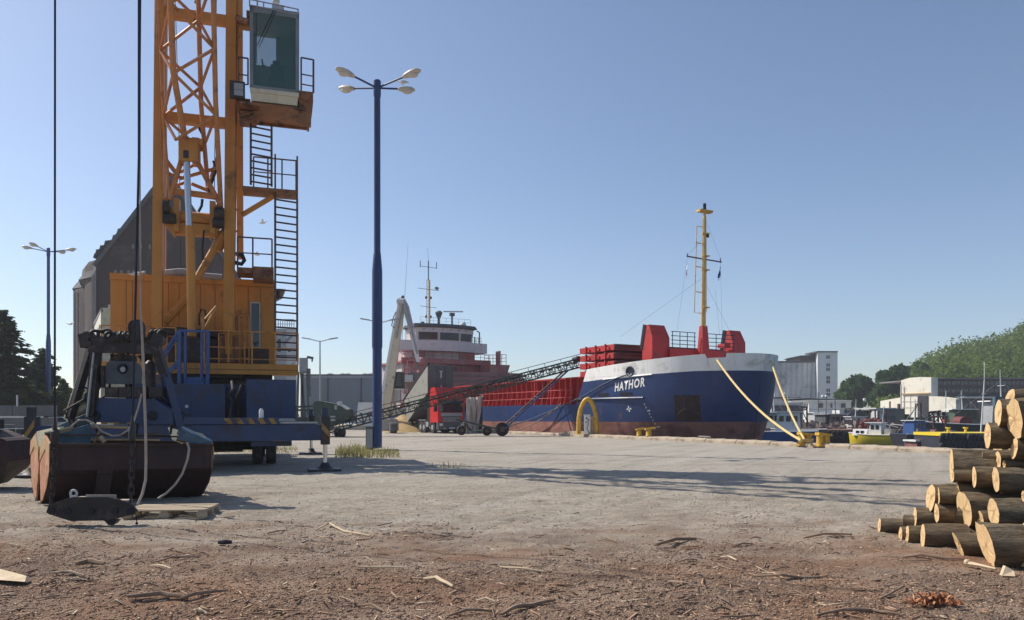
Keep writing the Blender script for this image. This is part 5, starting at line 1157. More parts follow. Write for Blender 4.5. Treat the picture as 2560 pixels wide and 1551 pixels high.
tp('mudguard', 'grey', lambda g: (g.bb(-4.6, -2.9, -1.22, -.7, 1.12, 1.17), g.bb(-4.6, -2.9, .7, 1.22, 1.12, 1.17), g.bb(-2.85, -2.3, -1.2, -.75, .55, 1.0)), trk)
tw = None
for x in (-1.35, -3.3, -4.1, -7.0, -8.1, -9.2):
    for y in (-1.05, 1.05):
        if tw is None:
            g = G(); g.lathe([(.10, -.12), (.26, -.10), (.30, -.15), (.48, -.16), (.52, -.11), (.52, .11), (.48, .16), (.30, .15), (.26, .10), (.10, .12)], (0, 0, 0), 20, (0, 1, 0)); tw = part(g, 'wheel', 'tyre', trk); o = tw
            g = G(); g.lathe([(.22, -.17), (.22, -.11), (.05, -.09)], (0, 0, 0), 14, (0, 1, 0)); hb_ = part(g, 'rim', 'grey', tw)
        else: o = inst(tw, trk, (0, 0, 0)); inst(hb_, o, (0, 0, 0))
        o.location = (x, y, .52)
# raised body
BP = [(-7.3, .95), (-3.3, 3.1), (-2.3, 3.6), (-2.3, 6.05), (-8.1, 2.97), (-7.65, 1.9)]
M['tipper'] = mat('tipper_grey', (.30, .30, .27), .6, 0, .08, .5, 0, (.15, .14, .12), .2)
for y in (-1.26, 1.20): tp('tipper_side', 'tipper', lambda g: g.prism([(x, y, z) for x, z in BP], (0, .06, 0)), trk)
tp('tipper_floor', 'dgrey', lambda g: g.loft([[(x, y, z) for x, z in ((-7.3, .97), (-3.3, 3.12), (-2.3, 3.62), (-2.3, 3.75), (-3.3, 3.3), (-7.3, 1.15))] for y in (-1.19, 1.19)]), trk)
tp('tipper_front_wall', 'dgrey', lambda g: (g.bb(-2.36, -2.29, -1.19, 1.19, 3.62, 6.03),), trk)
for y in (-1.22, -.4, .4, 1.16): tp('wall_rib', 'dgrey', lambda g: g.bb(-2.29, -2.24, y, y+.06, 3.62, 6.03), trk)
tp('body_hoist', 'steel_dark', lambda g: (g.bb(-3.0, -2.4, -1.0, 1.0, 1.1, 3.5)), trk)
tp('tarp_roll', 'wire', lambda g: g.tube((-2.2, -1.2, 6.15), (-8.2, -1.2, 3.1), .11, n=8), trk)
tp('wall_handle', 'lgrey', lambda g: (g.bar((-2.22, .0, 4.9), (-2.22, .0, 5.5), .12), g.bar((-2.22, -.15, 5.5), (-2.22, .15, 5.5), .10)), trk)
tp('wall_post', 'lgrey', lambda g: g.bar((-2.22, .02, 3.7), (-2.22, .02, 4.3), .08), trk)
# tarpaulin hung beside the truck
g = G(); rows = []
for i in range(22):
    f = i/21; row = []
    for j in range(12):
        h_ = j/11; px = 1166+f*(42-14*(1-h_)*(1 if f > .5 else .4))
        q = P(px, 1083-h_*(1083-(996-6*f)), 66.3+.9*f); q.y += .22*math.sin(f*17+h_*5)+.14*math.sin(f*31-h_*3); q.z = max(.02, q.z+.05*math.sin(f*9)); row.append(q)
    rows.append(row)
g.loft(rows, False, False); single(g, 'tarpaulin', 'tarp', 'pale grey tarpaulin hanging in folds between the red truck and the ship', 'tarpaulin', loc=P(1185, HY, 67)-Vector((0, 0, EYE)))
g = G(); g.pbox(1190, 1206, 1002, 1082, 68.2, .5); single(g, 'dark_panel', 'conv', 'dark panel standing behind the pale tarpaulin', 'panel')
# ================================================================ material handler with white boom
ex = thing('material_handler', 'white boomed material handler with dark green cab working behind the tall lamp post', 'excavator', P(940, HY, 78)-Vector((0, 0, EYE)))
YE = 78.0
def box_beam(name, m, pts, w0, w1, dep, label=None):
    g = G(); rings = []
    for (px, py), wv in zip(pts, np.linspace(w0, w1, len(pts))):
        c = P(px, py, YE); rings.append([c+Vector((-wv/2, -dep/2, 0)), c+Vector((wv/2, -dep/2, 0)), c+Vector((wv/2, dep/2, 0)), c+Vector((-wv/2, dep/2, 0))])
    g.loft(rings); return part(g, name, m, ex, True, label)
bm_ = box_beam('boom', 'cream', [(962, 1050), (968, 1000), (982, 905), (996, 812), (1003, 766), (1004, 752)], 1.05, .65, .6)
box_beam('boom_face', 'white', [(953, 1040), (957, 990), (972, 900), (989, 805), (999, 762)], .35, .2, .74)
box_beam('stick', 'white', [(1004, 748), (1014, 765), (1030, 830), (1040, 880), (1046, 906)], .75, .35, .5)
g = G(); g.tube(P(1011, 760, YE-.4), P(1028, 822, YE-.4), .22, n=8); g.tube(P(1016, 772, YE-.5), P(1043, 885, YE-.5), .1, n=6); g.tube(P(990, 845, YE-.4), P(1006, 765, YE-.4), .09, n=6); part(g, 'stick_cylinder', 'grey', ex, True)
g = G(); g.tube(P(998, 754, YE-.5), P(1010, 754, YE-.5), .3, n=12); g.lathe([(.1, -.5), (.38, -.5), (.38, .5), (.1, .5)], P(1002, 756, YE), 14, (0, 1, 0)); part(g, 'elbow_joint', 'lgrey', ex, True)
g = G(); g.pipe([P(986, 820, YE-.5), P(979, 815, YE-.5), P(983, 795, YE-.5), P(990, 780, YE-.5)], .05, 5); part(g, 'boom_hose', 'wire', ex, True)
g = G(); g.pbox(984, 1005, 930, 972, YE+.4, 2.0); exc = part(g, 'operator_cab', 'conv', ex, True)
g = G(); g.pbox(986, 1003, 934, 966, YE+.36, .03); part(g, 'cab_window', 'glass_dark', exc, True)
g = G(); g.pbox(952, 1012, 1018, 1040, YE+.5, 3.0); g.pbox(976, 1010, 972, 976, YE+.2, 2.4); g.pbox(970, 984, 976, 1018, YE+.6, 2); part(g, 'upper_body', 'white', ex, True)
g = G(); g.pbox(980, 1000, 972, 1008, YE+.3, 1.2); part(g, 'engine_panel', 'lgrey', exc, True)
g = G(); g.pbox(940, 1016, 1050, 1064, YE+.5, 2.6); part(g, 'undercarriage', 'dgrey', ex, True)
for px in (946, 1008):
    for dy in (.6, 2.9): 
        g = G(); c = P(px, 1064, YE+dy); c.z = .6; g.lathe([(.15, -.2), (.6, -.2), (.6, .2), (.15, .2)], c, 18, (0, 1, 0)); part(g, 'wheel', 'black', ex, True)
# orange-peel style clamshell hanging from the stick
g = G(); g.bar(P(1046, 906, YE), P(1044, 925, YE), .3); g.loft([[P(1010, 950, YE-.8), P(1062, 950, YE-.8), P(1062, 950, YE+.8), P(1010, 950, YE+.8)], [P(1018, 972, YE-.5), P(1054, 972, YE-.5), P(1054, 972, YE+.5), P(1018, 972, YE+.5)], [P(1026, 984, YE-.2), P(1044, 984, YE-.2), P(1044, 984, YE+.2), P(1026, 984, YE+.2)]]); g.loft([[P(1022, 932, YE-.5), P(1058, 932, YE-.5), P(1058, 932, YE+.5), P(1022, 932, YE+.5)], [P(1014, 950, YE-.7), P(1060, 950, YE-.7), P(1060, 950, YE+.7), P(1014, 950, YE+.7)]]); part(g, 'grab_bucket', 'hatch_grey', ex, True)
g = G(); g.pbox(1012, 1032, 938, 955, YE-.85, .1); part(g, 'grab_plate', 'lgrey', ex, True)
# red and white gangway gear seen behind it
g = G(); g.pbox(1000, 1026, 1012, 1040, 84, .15); g.bar(P(1000, 1012, 83.9), P(1026, 1040, 83.9), .12); g.bar(P(1000, 1040, 83.9), P(1026, 1012, 83.9), .12)
g.pbox(1002, 1024, 1006, 1012, 84, .8); single(g, 'gangway_platform', 'red', 'small red gangway platform on the quay left of the raised tipper body', 'gangway')
g = G(); g.pbox(1006, 1014, 985, 1006, 84.5, .5); g.pbox(996, 1022, 1000, 1004, 84.5, .6); g.bar(P(1006, 985, 84.5), P(1022, 1004, 84.5), .15); single(g, 'gangway_tower', 'white', 'white gangway tower above the red gangway platform', 'gangway')
# grain heap, concrete blocks, van, cabinet
g = G(); gc_ = P(1008, HY, 73); rows = []
n = 34
for i in range(n):
    for j in range(n):
        x = -3.2+6.4*i/(n-1); y = -3.5+7*j/(n-1); r_ = math.hypot(x/3.0, y/3.3)
        z = 1.7*max(0, 1-r_)**.95+.04*math.sin(7*x)*math.sin(6*y)*max(0, 1-r_); g.v.append((gc_.x+x, 73+y, z if r_ < 1 else -.05))
for i in range(n-1):
    for j in range(n-1): g.f.append((i*n+j, (i+1)*n+j, (i+1)*n+j+1, i*n+j+1))
single(g, 'grain_heap', 'grain', 'heap of golden grain on the quay behind the truck wheels', 'grain heap')
g = G(); g.prism([P(955, 1048, 67), P(985, 1048, 67), P(990, 1054, 67), P(990, 1078, 67), P(955, 1078, 67)], (0, 1.6, 0)); single(g, 'concrete_block', 'concrete', 'light concrete block beside the grain heap, just right of the blue post', 'block')
g = G(); g.lathe([(.2, -.3), (.46, -.3), (.50, 0), (.46, .3), (.2, .3)], Vector((P(984, 1064, 66.4).x, 66.2, .5)), 18, (1, .3, 0)); single(g, 'roller_drum', 'dgrey', 'dark round drum lying against the light concrete block', 'drum')
for x0, x1, y0 in ((860, 898, 1064), (898, 936, 1064)):
    g = G(); g.pbox(x0, x1, y0, 1074, 80, .6); single(g, 'barrier_block', 'concrete', 'grey concrete barrier %s of the row under the white van' % ('left' if x0 < 880 else 'right'), 'barrier', 'concrete barriers under the white van')
van = thing('white_van', 'white van seen from behind just left of the tall blue post', 'van', P(915, HY, 84)-Vector((0, 0, EYE)), R(8))
g = G(); g.loft([[(-.95, 0, .5), (.95, 0, .5), (.95, 4.6, .5), (-.95, 4.6, .5)], [(-.97, 0, 1.9), (.97, 0, 1.9), (.97, 4.7, 1.6), (-.97, 4.7, 1.6)], [(-.85, .12, 3.0), (.85, .12, 3.0), (.85, 3.6, 3.0), (-.85, 3.6, 3.0)]]); part(g, 'body', 'white', van)
for x in (-.55, .05, .5): 
    g = G(); g.bb(x-.16, x+.16, -.03, 0, 1.62, 1.84); part(g, 'rear_light', 'dgrey', van)
g = G(); g.loft([[(.96, 2.9, 1.7), (.96, 4.2, 1.7), (.90, 3.7, 2.6), (.88, 2.9, 2.6)], [(.99, 2.9, 1.7), (.99, 4.2, 1.7), (.93, 3.7, 2.6), (.91, 2.9, 2.6)]]); part(g, 'side_window', 'glass_dark', van)
for x in (-.85, .85):
    for y in (.8, 3.8): g = G(); g.lathe([(.1, -.1), (.33, -.1), (.33, .1), (.1, .1)], (x, y, .33), 16, (1, 0, 0)); part(g, 'wheel', 'black', van)
cabx = thing('control_cabinet', 'grey metal cabinet standing against the foot of the tall blue post', 'cabinet', PG(930, 1125), R(10))
g = G(); g.bb(-.28, .05, -.2, .25, 0, 1.05); part(g, 'cabinet_body', 'dgrey', cabx); g = G(); g.loft([[(-.31, -.24, 1.05), (.08, -.24, 1.05), (.08, .28, 1.05), (-.31, .28, 1.05)], [(-.28, -.2, 1.13), (.05, -.2, 1.13), (.05, .25, 1.13), (-.28, .25, 1.13)]]); part(g, 'cabinet_lid', 'grey', cabx); g = G(); g.bb(-.25, .02, -.215, -.2, .1, .95); part(g, 'cabinet_door', 'grey', cabx)

# ================================================================ quay furniture
def on_quay(px, inset=.45):
    """point on the coping seen at column px"""
    k = (px-CX)/F; b = Q-QN*inset; s_ = (k*b.y-b.x)/(QD.x-k*QD.y); p = b+QD*s_; p.z = .24; return p
pa, pb_ = on_quay(1452), on_quay(1487)
d_ = (pb_-pa); hgt = 2.5
arch = thing('quay_ladder_arch', 'thick yellow arch with white service cabinet inside, guarding the quay edge', 'arch', pa.lerp(pb_, .5))
pts = []
ax = d_.normalized()*1.0
lat = Vector((1, 0, 0)).lerp(ax, .2).normalized(); W2 = .66
for i in range(21):
    a = i/20; x = -W2*math.cos(math.pi*a); 
    z = hgt*(math.sin(math.pi*a)**.62)
    pts.append(arch.location+lat*x*(.62 if z > hgt*.985 else 1)*(1-.25*(z/hgt)**3)+Vector((0, 0, z)))
g = G(); g.pipe(pts, .175, 12); part(g, 'arch_tube', 'yellow', arch, True)
g = G(); c0 = arch.location+Vector((-.05, -.1, 0)); g.box(c0+Vector((0, 0, .68)), (.42, .4, 1.36)); cabw = part(g, 'service_cabinet', 'white', arch, True)
g = G(); g.box(c0+Vector((0, 0, 1.38)), (.5, .48, .06)); part(g, 'cabinet_lid', 'lgrey', cabw, True)
for x, z, s_ in ((-.05, 1.12, .12), (.08, 1.0, .10), (-.1, .85, .08)): g = G(); g.box(c0+Vector((x, -.205, z)), (s_, .02, s_)); part(g, 'socket', 'wire', cabw, True)
g = G(); g.pipe([c0+Vector((.02, -.22, .95)), c0+Vector((.05, -.26, .7)), c0+Vector((-.05, -.24, .4)), c0+Vector((.12, -.24, .1))], .02, 5); part(g, 'cable', 'wire', cabw, True)
g = G(); g.box(c0+Vector((.38, .12, .65)), (.25, .3, 1.2)); part(g, 'side_box', 'rust_o', arch, True)
def mushroom(px, label, s=1., grp='small yellow bollards below the ship name'):
    b = thing('mooring_bollard', label, 'bollard', on_quay(px, .4), 0, grp)
    g = G(); g.lathe([(.20*s, 0), (.17*s, .06), (.15*s, .38*s)], (0, 0, 0), 14); part(g, 'bollard_post', 'yellow', b)
    g = G(); g.loft([[(-.22*s, -.2*s, .36*s), (.40*s, -.2*s, .42*s), (.40*s, .2*s, .42*s), (-.22*s, .2*s, .36*s)], [(-.20*s, -.16*s, .46*s), (.36*s, -.16*s, .54*s), (.36*s, .16*s, .54*s), (-.20*s, .16*s, .46*s)]]); part(g, 'bollard_cap', 'yellow', b)
mushroom(1598, 'left of the two small yellow bollards below the ship name'); mushroom(1622, 'right of the two small yellow bollards below the ship name', 1.1)
for px, lab, r_ in ((2012, 'big worn yellow double bollard with the mooring ropes round it', 0), (2058, 'big worn yellow double bollard without ropes, right of the roped one', 8)):
    b = thing('mooring_bollard', lab, 'bollard', on_quay(px, .45)-Vector((0, 0, .16)), math.atan2(QD.y, QD.x)+R(62+r_), 'big yellow bollards in front of the far harbour')
    g = G()
    for x in (-.17, .17): g.lathe([(.2, 0), (.17, .05), (.165, .45), (.20, .5)], (x, 0, .03), 14)
    part(g, 'bollard_posts', 'yellow', b, kind=None); g = G(); g.bb(-.38, .38, -.24, .24, 0, .05); part(g, 'base_plate', 'yellow', b)
    g = G(); g.loft([[(-.38, -.2, .50), (.34, -.2, .54), (.35, .2, .54), (-.38, .2, .50)], [(-.36, -.18, .60), (.31, -.19, .68), (.32, .18, .68), (-.36, .18, .60)]]); part(g, 'bollard_cap', 'yellow', b)
    if r_ == 0:
        for z in (.2, .3): g = G(); g.pipe([( -.17+.22*math.cos(a), .24*math.sin(a), z+.02*math.sin(3*a)) for a in np.linspace(0, 2*math.pi, 16)], .05, 6, False); part(g, 'rope_turn', 'rope_y', b)
g = G(); a = on_quay(1745, .3); g.pipe([a, a+Vector((.05, 0, .1)), a+QD*-1.0+Vector((.0, 0, .1)), a+QD*-1.05+Vector((0, 0, .0))], .035, 6); single(g, 'ladder_loop', 'concrete', 'low pale loop handle on the quay coping under the bow', 'handle')
g = G(); a = on_quay(1425, .1); g.prism([a+Vector((0, 0, -.05)), a+QD*-3.2+Vector((0, 0, -.05)), a+QD*-3.2-QN*.5+Vector((0, 0, -.05)), a-QN*.5+Vector((0, 0, -.05))], (0, 0, .22)); single(g, 'timber_fender', 'pallet', 'long pale timber lying on the quay edge by the yellow arch', 'timber')
# ================================================================ left background
def shell_building(name, label, cat, px0, px1, pytop, Y, dep, m, skew=0., zb_=0., group=None):
    t = thing(name, label, cat, P((px0+px1)/2, HY, Y)-Vector((0, 0, EYE-zb_)), 0, group)
    a = P(px0, pytop, Y); b = P(px1, pytop, Y); g = G()
    g.prism([(a.x, Y, zb_), (b.x, Y, zb_), (b.x+skew*dep, Y+dep, zb_), (a.x+skew*dep, Y+dep, zb_)], (0, 0, a.z-zb_)); part(g, 'wall', m, t, True)
    return t, a, b
def facade(t, name, m, px0, px1, py0, py1, Y, d=.06, par=None):
    g = G(); g.pbox(px0, px1, py0, py1, Y-d, d); return part(g, name, m, par or t, True)
YG = 95.0
el = thing('grain_elevator', 'tall dark brick grain elevator with steep gable behind the orange crane', 'grain elevator', P(420, HY, YG)-Vector((0, 0, EYE)))
gp = [(240, 1045), (240, 662), (384, 477), (421, 436), (456, 487), (531, 600), (604, 712), (604, 1045)]
pts = [P(a, b, YG) for a, b in gp]
for p in pts: p.z = max(p.z, 0)
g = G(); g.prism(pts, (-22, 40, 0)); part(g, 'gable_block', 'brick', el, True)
g = G(); rp = [P(a, b-3, YG-.3) for a, b in ((236, 668), (384, 477), (421, 436), (604, 712))]
for a, b in zip(rp, rp[1:]): g.bar(a, b, .3, .5)
part(g, 'gable_edge', 'roof_d', el, True)
# stepped bays on the left side, going away
g = G(); g.prism([P(212, 668, YG+5), P(212, 1040, YG+5), P(242, 1040, YG+1), P(242, 650, YG+1)], (-14, 28, 0)); part(g, 'stair_bay', 'brick', el, True)
g = G(); g.prism([P(183, 725, YG+12), P(183, 1040, YG+12), P(226, 1040, YG+8), P(226, 716, YG+8)], (-14, 28, 0)); part(g, 'side_bay', 'brick', el, True)
g = G(); g.prism([P(206, 676, YG+6), P(204, 690, YG+6), P(196, 700, YG+6), P(240, 690, YG+1), P(240, 650, YG+1), P(222, 655, YG+4)], (-10, 20, 0)); part(g, 'bay_roof', 'roof_d', el, True)
g = G(); g.prism([P(180, 722, YG+12), P(188, 712, YG+12), P(196, 703, YG+12), P(222, 698, YG+9), P(222, 716, YG+9)], (-10, 20, 0)); part(g, 'bay_roof', 'roof_d', el, True)
for a, b, y0 in ((229, 234, 690), (236, 240, 680)):
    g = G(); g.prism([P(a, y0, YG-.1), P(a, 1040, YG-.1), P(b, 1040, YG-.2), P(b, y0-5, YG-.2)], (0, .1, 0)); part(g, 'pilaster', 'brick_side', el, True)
for a, b, y0 in ((185, 188, 735), (193, 196, 735), (218, 221, 900)):
    g = G(); g.prism([P(a, y0, YG+7), P(a, 1040, YG+7), P(b, 1040, YG+7), P(b, y0-5, YG+7)], (0, .1, 0)); part(g, 'pilaster', 'brick_side', el, True)
for (x, y) in ((372, 503), (364, 518), (328, 556), (312, 570), (300, 586), (280, 600), (268, 612), (258, 622), (253, 632)):
    g = G(); a = P(x, y, YG+3); b = P(x-9, y+16, YG+4); g.prism([a, b, b+Vector((-.6, 0, .15)), a+Vector((-.9, 0, -.1))], (0, 2, 0)); part(g, 'dormer', 'roof_d', el, True)
for x in (285, 300, 318, 330, 358): facade(el, 'window', 'brick_side', x, x+7, 676, 690, YG, .05)
for x in (330, 350, 372): facade(el, 'window', 'brick_side', x, x+5, 612, 622, YG, .05)
low, a, b = shell_building('pale_annex', 'pale rendered annex with stepped gable beside the dark elevator', 'building', 252, 300, 770, 75, 16, 'teal', -.3)
g = G(); g.pbox(270, 300, 762, 772, 74.9, 3); part(g, 'parapet', 'lgrey', low, True)
g = G(); g.prism([P(236, 815, 86), P(236, 1040, 86), P(252, 1040, 75), P(252, 776, 75)], (.4, .3, 0)); part(g, 'side_wall', 'shed', low, True)
g = G(); g.prism([P(234, 815, 86), P(234, 806, 86), P(252, 772, 74.9), P(252, 780, 74.9)], (.5, .3, 0)); part(g, 'eave', 'brick_side', low, True)
for i in range(4): g = G(); g.prism([P(238+i*3.6, 838-i*7.5, 85.6-i*2.8), P(238+i*3.6, 870-i*5, 85.6-i*2.8), P(240+i*3.6, 869-i*5, 84.4-i*2.8), P(240+i*3.6, 834-i*7.5, 84.4-i*2.8)], (-.05, -.05, 0)); part(g, 'window', 'dgrey', low, True)
# white tower and hopper right of the crane
wt, a, b = shell_building('white_tower', 'pale square plant tower seen through the crane ladder', 'tower', 690, 742, 822, 100, 7, 'lgrey', -.35)
facade(wt, 'panel', 'white', 716, 741, 826, 1035, 100, .04); facade(wt, 'opening', 'dgrey', 694, 702, 848, 880, 100, .06); facade(wt, 'opening', 'dgrey', 720, 727, 872, 880, 100, .06)
g = G(); g.bar(P(708, 862, 99.9), P(732, 838, 99.9), .3); part(g, 'chute', 'grey', wt, True)
handrail(wt, 'grey', [P(690, 822, 100), P(735, 822, 100)], 1.2, (.5,), [8], .05)
hp = thing('discharge_hopper', 'grey discharge hopper on thin legs at the right edge of the crane deck', 'hopper', P(762, HY, 92)-Vector((0, 0, EYE)))
g = G(); g.loft([[P(748, 895, 91), P(770, 895, 91), P(770, 895, 93.5), P(748, 895, 93.5)], [P(748, 928, 91), P(770, 928, 91), P(770, 928, 93.5), P(748, 928, 93.5)], [P(752, 935, 91.5), P(764, 935, 91.5), P(764, 935, 93), P(752, 935, 93)]]); part(g, 'bin', 'grey', hp, True)
for a, b in ((746, 742), (757, 757), (768, 773), (752, 766)): g = G(); c = P(b, HY, 92); c.z = 0; g.bar(P(a, 930, 92), c, .22); part(g, 'leg', 'dgrey', hp, True)
g = G(); g.bar(P(768, 893, 91), P(783, 896, 91), .3); g.bar(P(781, 896, 91), P(780, 905, 91), .15); part(g, 'bracket_arm', 'dgrey', hp, True); g = G(); g.tube(P(772, 922, 91), P(772, 992, 91), .22, n=8); part(g, 'spout', 'dgrey', hp, True)
# warehouse
wh_t, a, b = shell_building('warehouse', 'long low grey sheet metal warehouse behind the conveyor tail', 'warehouse', 753, 985, 945, 150, 45, 'corr', -.1)
g = G(); g.pbox(752, 986, 940, 946, 149.8, 1.0); part(g, 'eave', 'lgrey', wh_t, True)
g = G(); g.pbox(754, 984, 936, 941, 152, 40); part(g, 'roof', 'dgrey', wh_t, True)
for x in (753, 820, 903, 984): g = G(); g.tube(P(x, 945, 149.7), P(x, 1045, 149.7), .15, n=6); part(g, 'downpipe', 'dgrey', wh_t, True)
for i in range(76):
    x = 755+i*3.04; g = G(); g.pbox(x, x+.7, 948, 1044, 149.93, .07)
    if i == 0: sheet = part(g, 'sheet_rib', 'corr', wh_t, True)
    else: o = inst(sheet, wh_t, (i*3.04/F*149.93, 0, 0))
for x in (824, 856, 868, 912, 925): g = G(); g.ball(P(x, 936, 155), .5, 1.6, 1, .5, 10, 6); part(g, 'roof_vent', 'lgrey', wh_t, True)
facade(wh_t, 'door', 'dgrey', 840, 856, 1010, 1046, 150, .05)
# barrier wall, parked cars, fence rails at far left
bw_ = thing('barrier_wall', 'low bluish grey concrete wall left of the grab, under the conifers', 'wall', P(60, HY, 56)-Vector((0, 0, EYE)))
g = G(); g.pbox(-220, 133, 1014, 1041, 56, .5); part(g, 'wall_panel', 'dgrey', bw_, True)
for x in (-150, -60, 30, 90): g = G(); g.pbox(x, x+.8, 1014, 1041, 55.98, .02); part(g, 'panel_joint', 'wire', bw_, True)
g = G(); g.tube(P(43, 1016, 55.9), P(43, 988, 55.9), .06, n=6); part(g, 'marker_post', 'lgrey', bw_, True)
cvl = thing('flat_trailer', 'long dark flat trailer with light edges standing in front of the low wall', 'trailer', P(20, HY, 50)-Vector((0, 0, EYE)))
g = G(); g.pbox(-200, 90, 1041, 1045, 50, .8); part(g, 'deck_edge', 'lgrey', cvl, True)
g = G(); g.pbox(-200, 90, 1045, 1070, 50.1, 2.4); part(g, 'trailer_body', 'dgrey', cvl, True)
g = G(); g.pbox(-200, 88, 1071, 1073, 49.9, .3); g.pbox(-200, 35, 1061, 1062, 50, .1); part(g, 'side_rail', 'lgrey', cvl, True)
for x in (-160, -60, 20, 70): g = G(); g.lathe([(.1, -.2), (.38, -.2), (.38, .2), (.1, .2)], P(x, 1070, 50.6)+Vector((0, 0, -.05)), 14, (0, 1, 0)); part(g, 'wheel', 'black', cvl, True)
def car(label, px, py, Y, col, L=4.2, rz=0):
    t = thing('parked_car', label, 'car', P(px, HY, Y)-Vector((0, 0, EYE)), rz, 'cars parked beyond the low wall'); h = 1.5
    mt = mat('car_paint', col, .3, .1, .03)
    g = G(); g.loft([[(x, y, z) for x, z in ((-L/2, .35), (-L/2, .85), (-L*.42, .95), (-L*.25, 1.0), (-L*.14, 1.42), (L*.18, 1.45), (L*.33, .98), (L*.47, .88), (L/2, .65), (L/2, .35))] for y in (-.85, .85)]); part(g, 'body', mt, t)
    for y in (-.86, .85): g = G(); g.prism([(x, y, z) for x, z in ((-L*.22, 1.0), (-L*.125, 1.37), (L*.165, 1.4), (L*.29, 1.0))], (0, .01, 0)); part(g, 'side_window', 'glass_dark', t)
    for x in (-L*.31, L*.31):
        for y in (-.8, .8): g = G(); g.lathe([(.1, -.1), (.32, -.1), (.32, .1), (.1, .1)], (x, y, .32), 14, (0, 1, 0)); part(g, 'wheel', 'black', t)
car('small white car seen over the grab left shell', 152, 1040, 66, (.7, .7, .7), 3.8)
car('long silver car whose roof shows over the low wall at far left', 20, 1015, 62, (.5, .52, .55), 5.0)
bush_things = []

# ================================================================ foliage
def leaf_cloud(name, centers, radii, nleaf, size, m, seed=1, flat=.9, par=None):
    """leaf clumps: small random quads in shells round the given centres"""
    rg = np.random.RandomState(seed); Vs = []; 
    for (c, r_, n) in zip(centers, radii, nleaf):
        d = rg.normal(size=(n, 3)); d /= np.linalg.norm(d, axis=1)[:, None]; d[:, 2] = np.where(d[:, 2] < -.3, d[:, 2]*.5, d[:, 2])
        rad = (.55+.5*rg.rand(n)**.6)[:, None]; lump = (1+.18*np.sin(d[:, :1]*7+c[0])*np.cos(d[:, 1:2]*6+c[1]))
        p = np.array(c)+d*rad*lump*np.array(r_)
        t1 = rg.normal(size=(n, 3)); t1 /= np.linalg.norm(t1, axis=1)[:, None]; t2 = np.cross(t1, d+rg.normal(size=(n, 3))*.5); t2 /= np.linalg.norm(t2, axis=1)[:, None]+1e-6
        s_ = size*(.5+rg.rand(n))[:, None]
        Vs.append(np.stack([p-t1*s_, p+t2*s_*.7, p+t1*s_, p-t2*s_*.7], 1).reshape(-1, 3))
    V = np.concatenate(Vs); Fq = np.arange(len(V)).reshape(-1, 4)
    return np_mesh(name, V, Fq, m)
def leafmat(name, c1, c2, scale):
    m, t, p = _new(name); n1 = noise(t, coord(t, 'Object'), scale, 3, .6); lk(t, mixc(t, ramp(t, n1, .35, .65), c1, c2), p.inputs['Base Color'])
    p.inputs['Roughness'].default_value = .75; p.inputs['Specular IOR Level'].default_value = .2
    p.inputs['Subsurface Weight'].default_value = 0
    tr = t.nodes.new('ShaderNodeBsdfTranslucent'); tr.inputs[0].default_value = (c2[0]*1.2, c2[1]*1.3, c2[2]*.7, 1); mx = t.nodes.new('ShaderNodeMixShader'); mx.inputs[0].default_value = .3
    out = [n for n in t.nodes if n.type == 'OUTPUT_MATERIAL'][0]; lk(t, p.outputs[0], mx.inputs[1]); lk(t, tr.outputs[0], mx.inputs[2]); lk(t, mx.outputs[0], out.inputs[0]); return m
M['leaf'] = leafmat('broad_leaf', (.035, .085, .018), (.085, .155, .03), .12)
M['leaf_d'] = leafmat('dark_leaf', (.02, .05, .014), (.04, .09, .02), .2)
M['needle'] = leafmat('conifer_needles', (.018, .036, .016), (.045, .072, .03), .6)
M['hedge'] = leafmat('hedge_leaf', (.03, .06, .02), (.07, .10, .03), .8)
M['grassb'] = leafmat('dry_grass', (.13, .12, .055), (.30, .26, .14), 3)
M['bark'] = mat('tree_bark', (.07, .05, .035), .9, 0, .3, 2, .3)
M['hill'] = mat('hill_soil', (.03, .05, .018), .95, 0, .3, .05)
def conifer(label, px, pytop, Y, width, seed):
    h = EYE+(HY-pytop)/F*Y; b = P(px, HY, Y)-Vector((0, 0, EYE)); t = thing('conifer', label, 'tree', b, 0, 'conifers at the left edge'); rg = np.random.RandomState(seed)
    g = G(); g.tube((0, 0, 0), (0, 0, h*.97), h*.022, .03, 8); part(g, 'trunk', 'bark', t)
    Vs = []; nl = int(h*3.4)
    for i in range(nl):
        f = (i+.5)/nl; z = h*(.10+.88*f); R_ = width*(1-f)**.8*(.75+.4*rg.rand())+.15
        for k in range(7 if f < .8 else 4):
            a = rg.rand()*6.28; Lb = R_*(.6+.5*rg.rand()); n = int(16+Lb*26)
            u = rg.rand(n)**.7; droop = -.22*u**1.6*Lb+.10*Lb*(u > .85)
            p = np.stack([np.cos(a)*u*Lb, np.sin(a)*u*Lb, z+droop], 1)+rg.normal(size=(n, 3))*np.array([.14, .14, .07])*(1+.0*Lb)
            t1 = np.stack([np.cos(a+rg.normal(size=n)*.7), np.sin(a+rg.normal(size=n)*.7), -.25+rg.normal(size=n)*.25], 1); t2 = np.cross(t1, rg.normal(size=(n, 3))); t2 /= np.linalg.norm(t2, axis=1)[:, None]
            s_ = (.16+.14*rg.rand(n))[:, None]; Vs.append(np.stack([p-t1*s_, p+t2*s_*.4, p+t1*s_, p-t2*s_*.4], 1).reshape(-1, 3))
    V = np.concatenate(Vs); me = np_mesh('crown', V, np.arange(len(V)).reshape(-1, 4), 'needle'); o = bpy.data.objects.new('crown', me); COL.objects.link(o); o.parent = t
conifer('tallest dark conifer at the left picture edge', 10, 770, 66, 4.6, 3)
conifer('slimmer conifer standing between the big one and the distant blue lamp post', 112, 868, 72, 3.0, 5)
conifer('short conifer directly right of the tallest one', 82, 905, 70, 2.4, 8)
conifer('conifer leaving the picture at the left, behind the tallest one', -40, 860, 74, 4.2, 9)
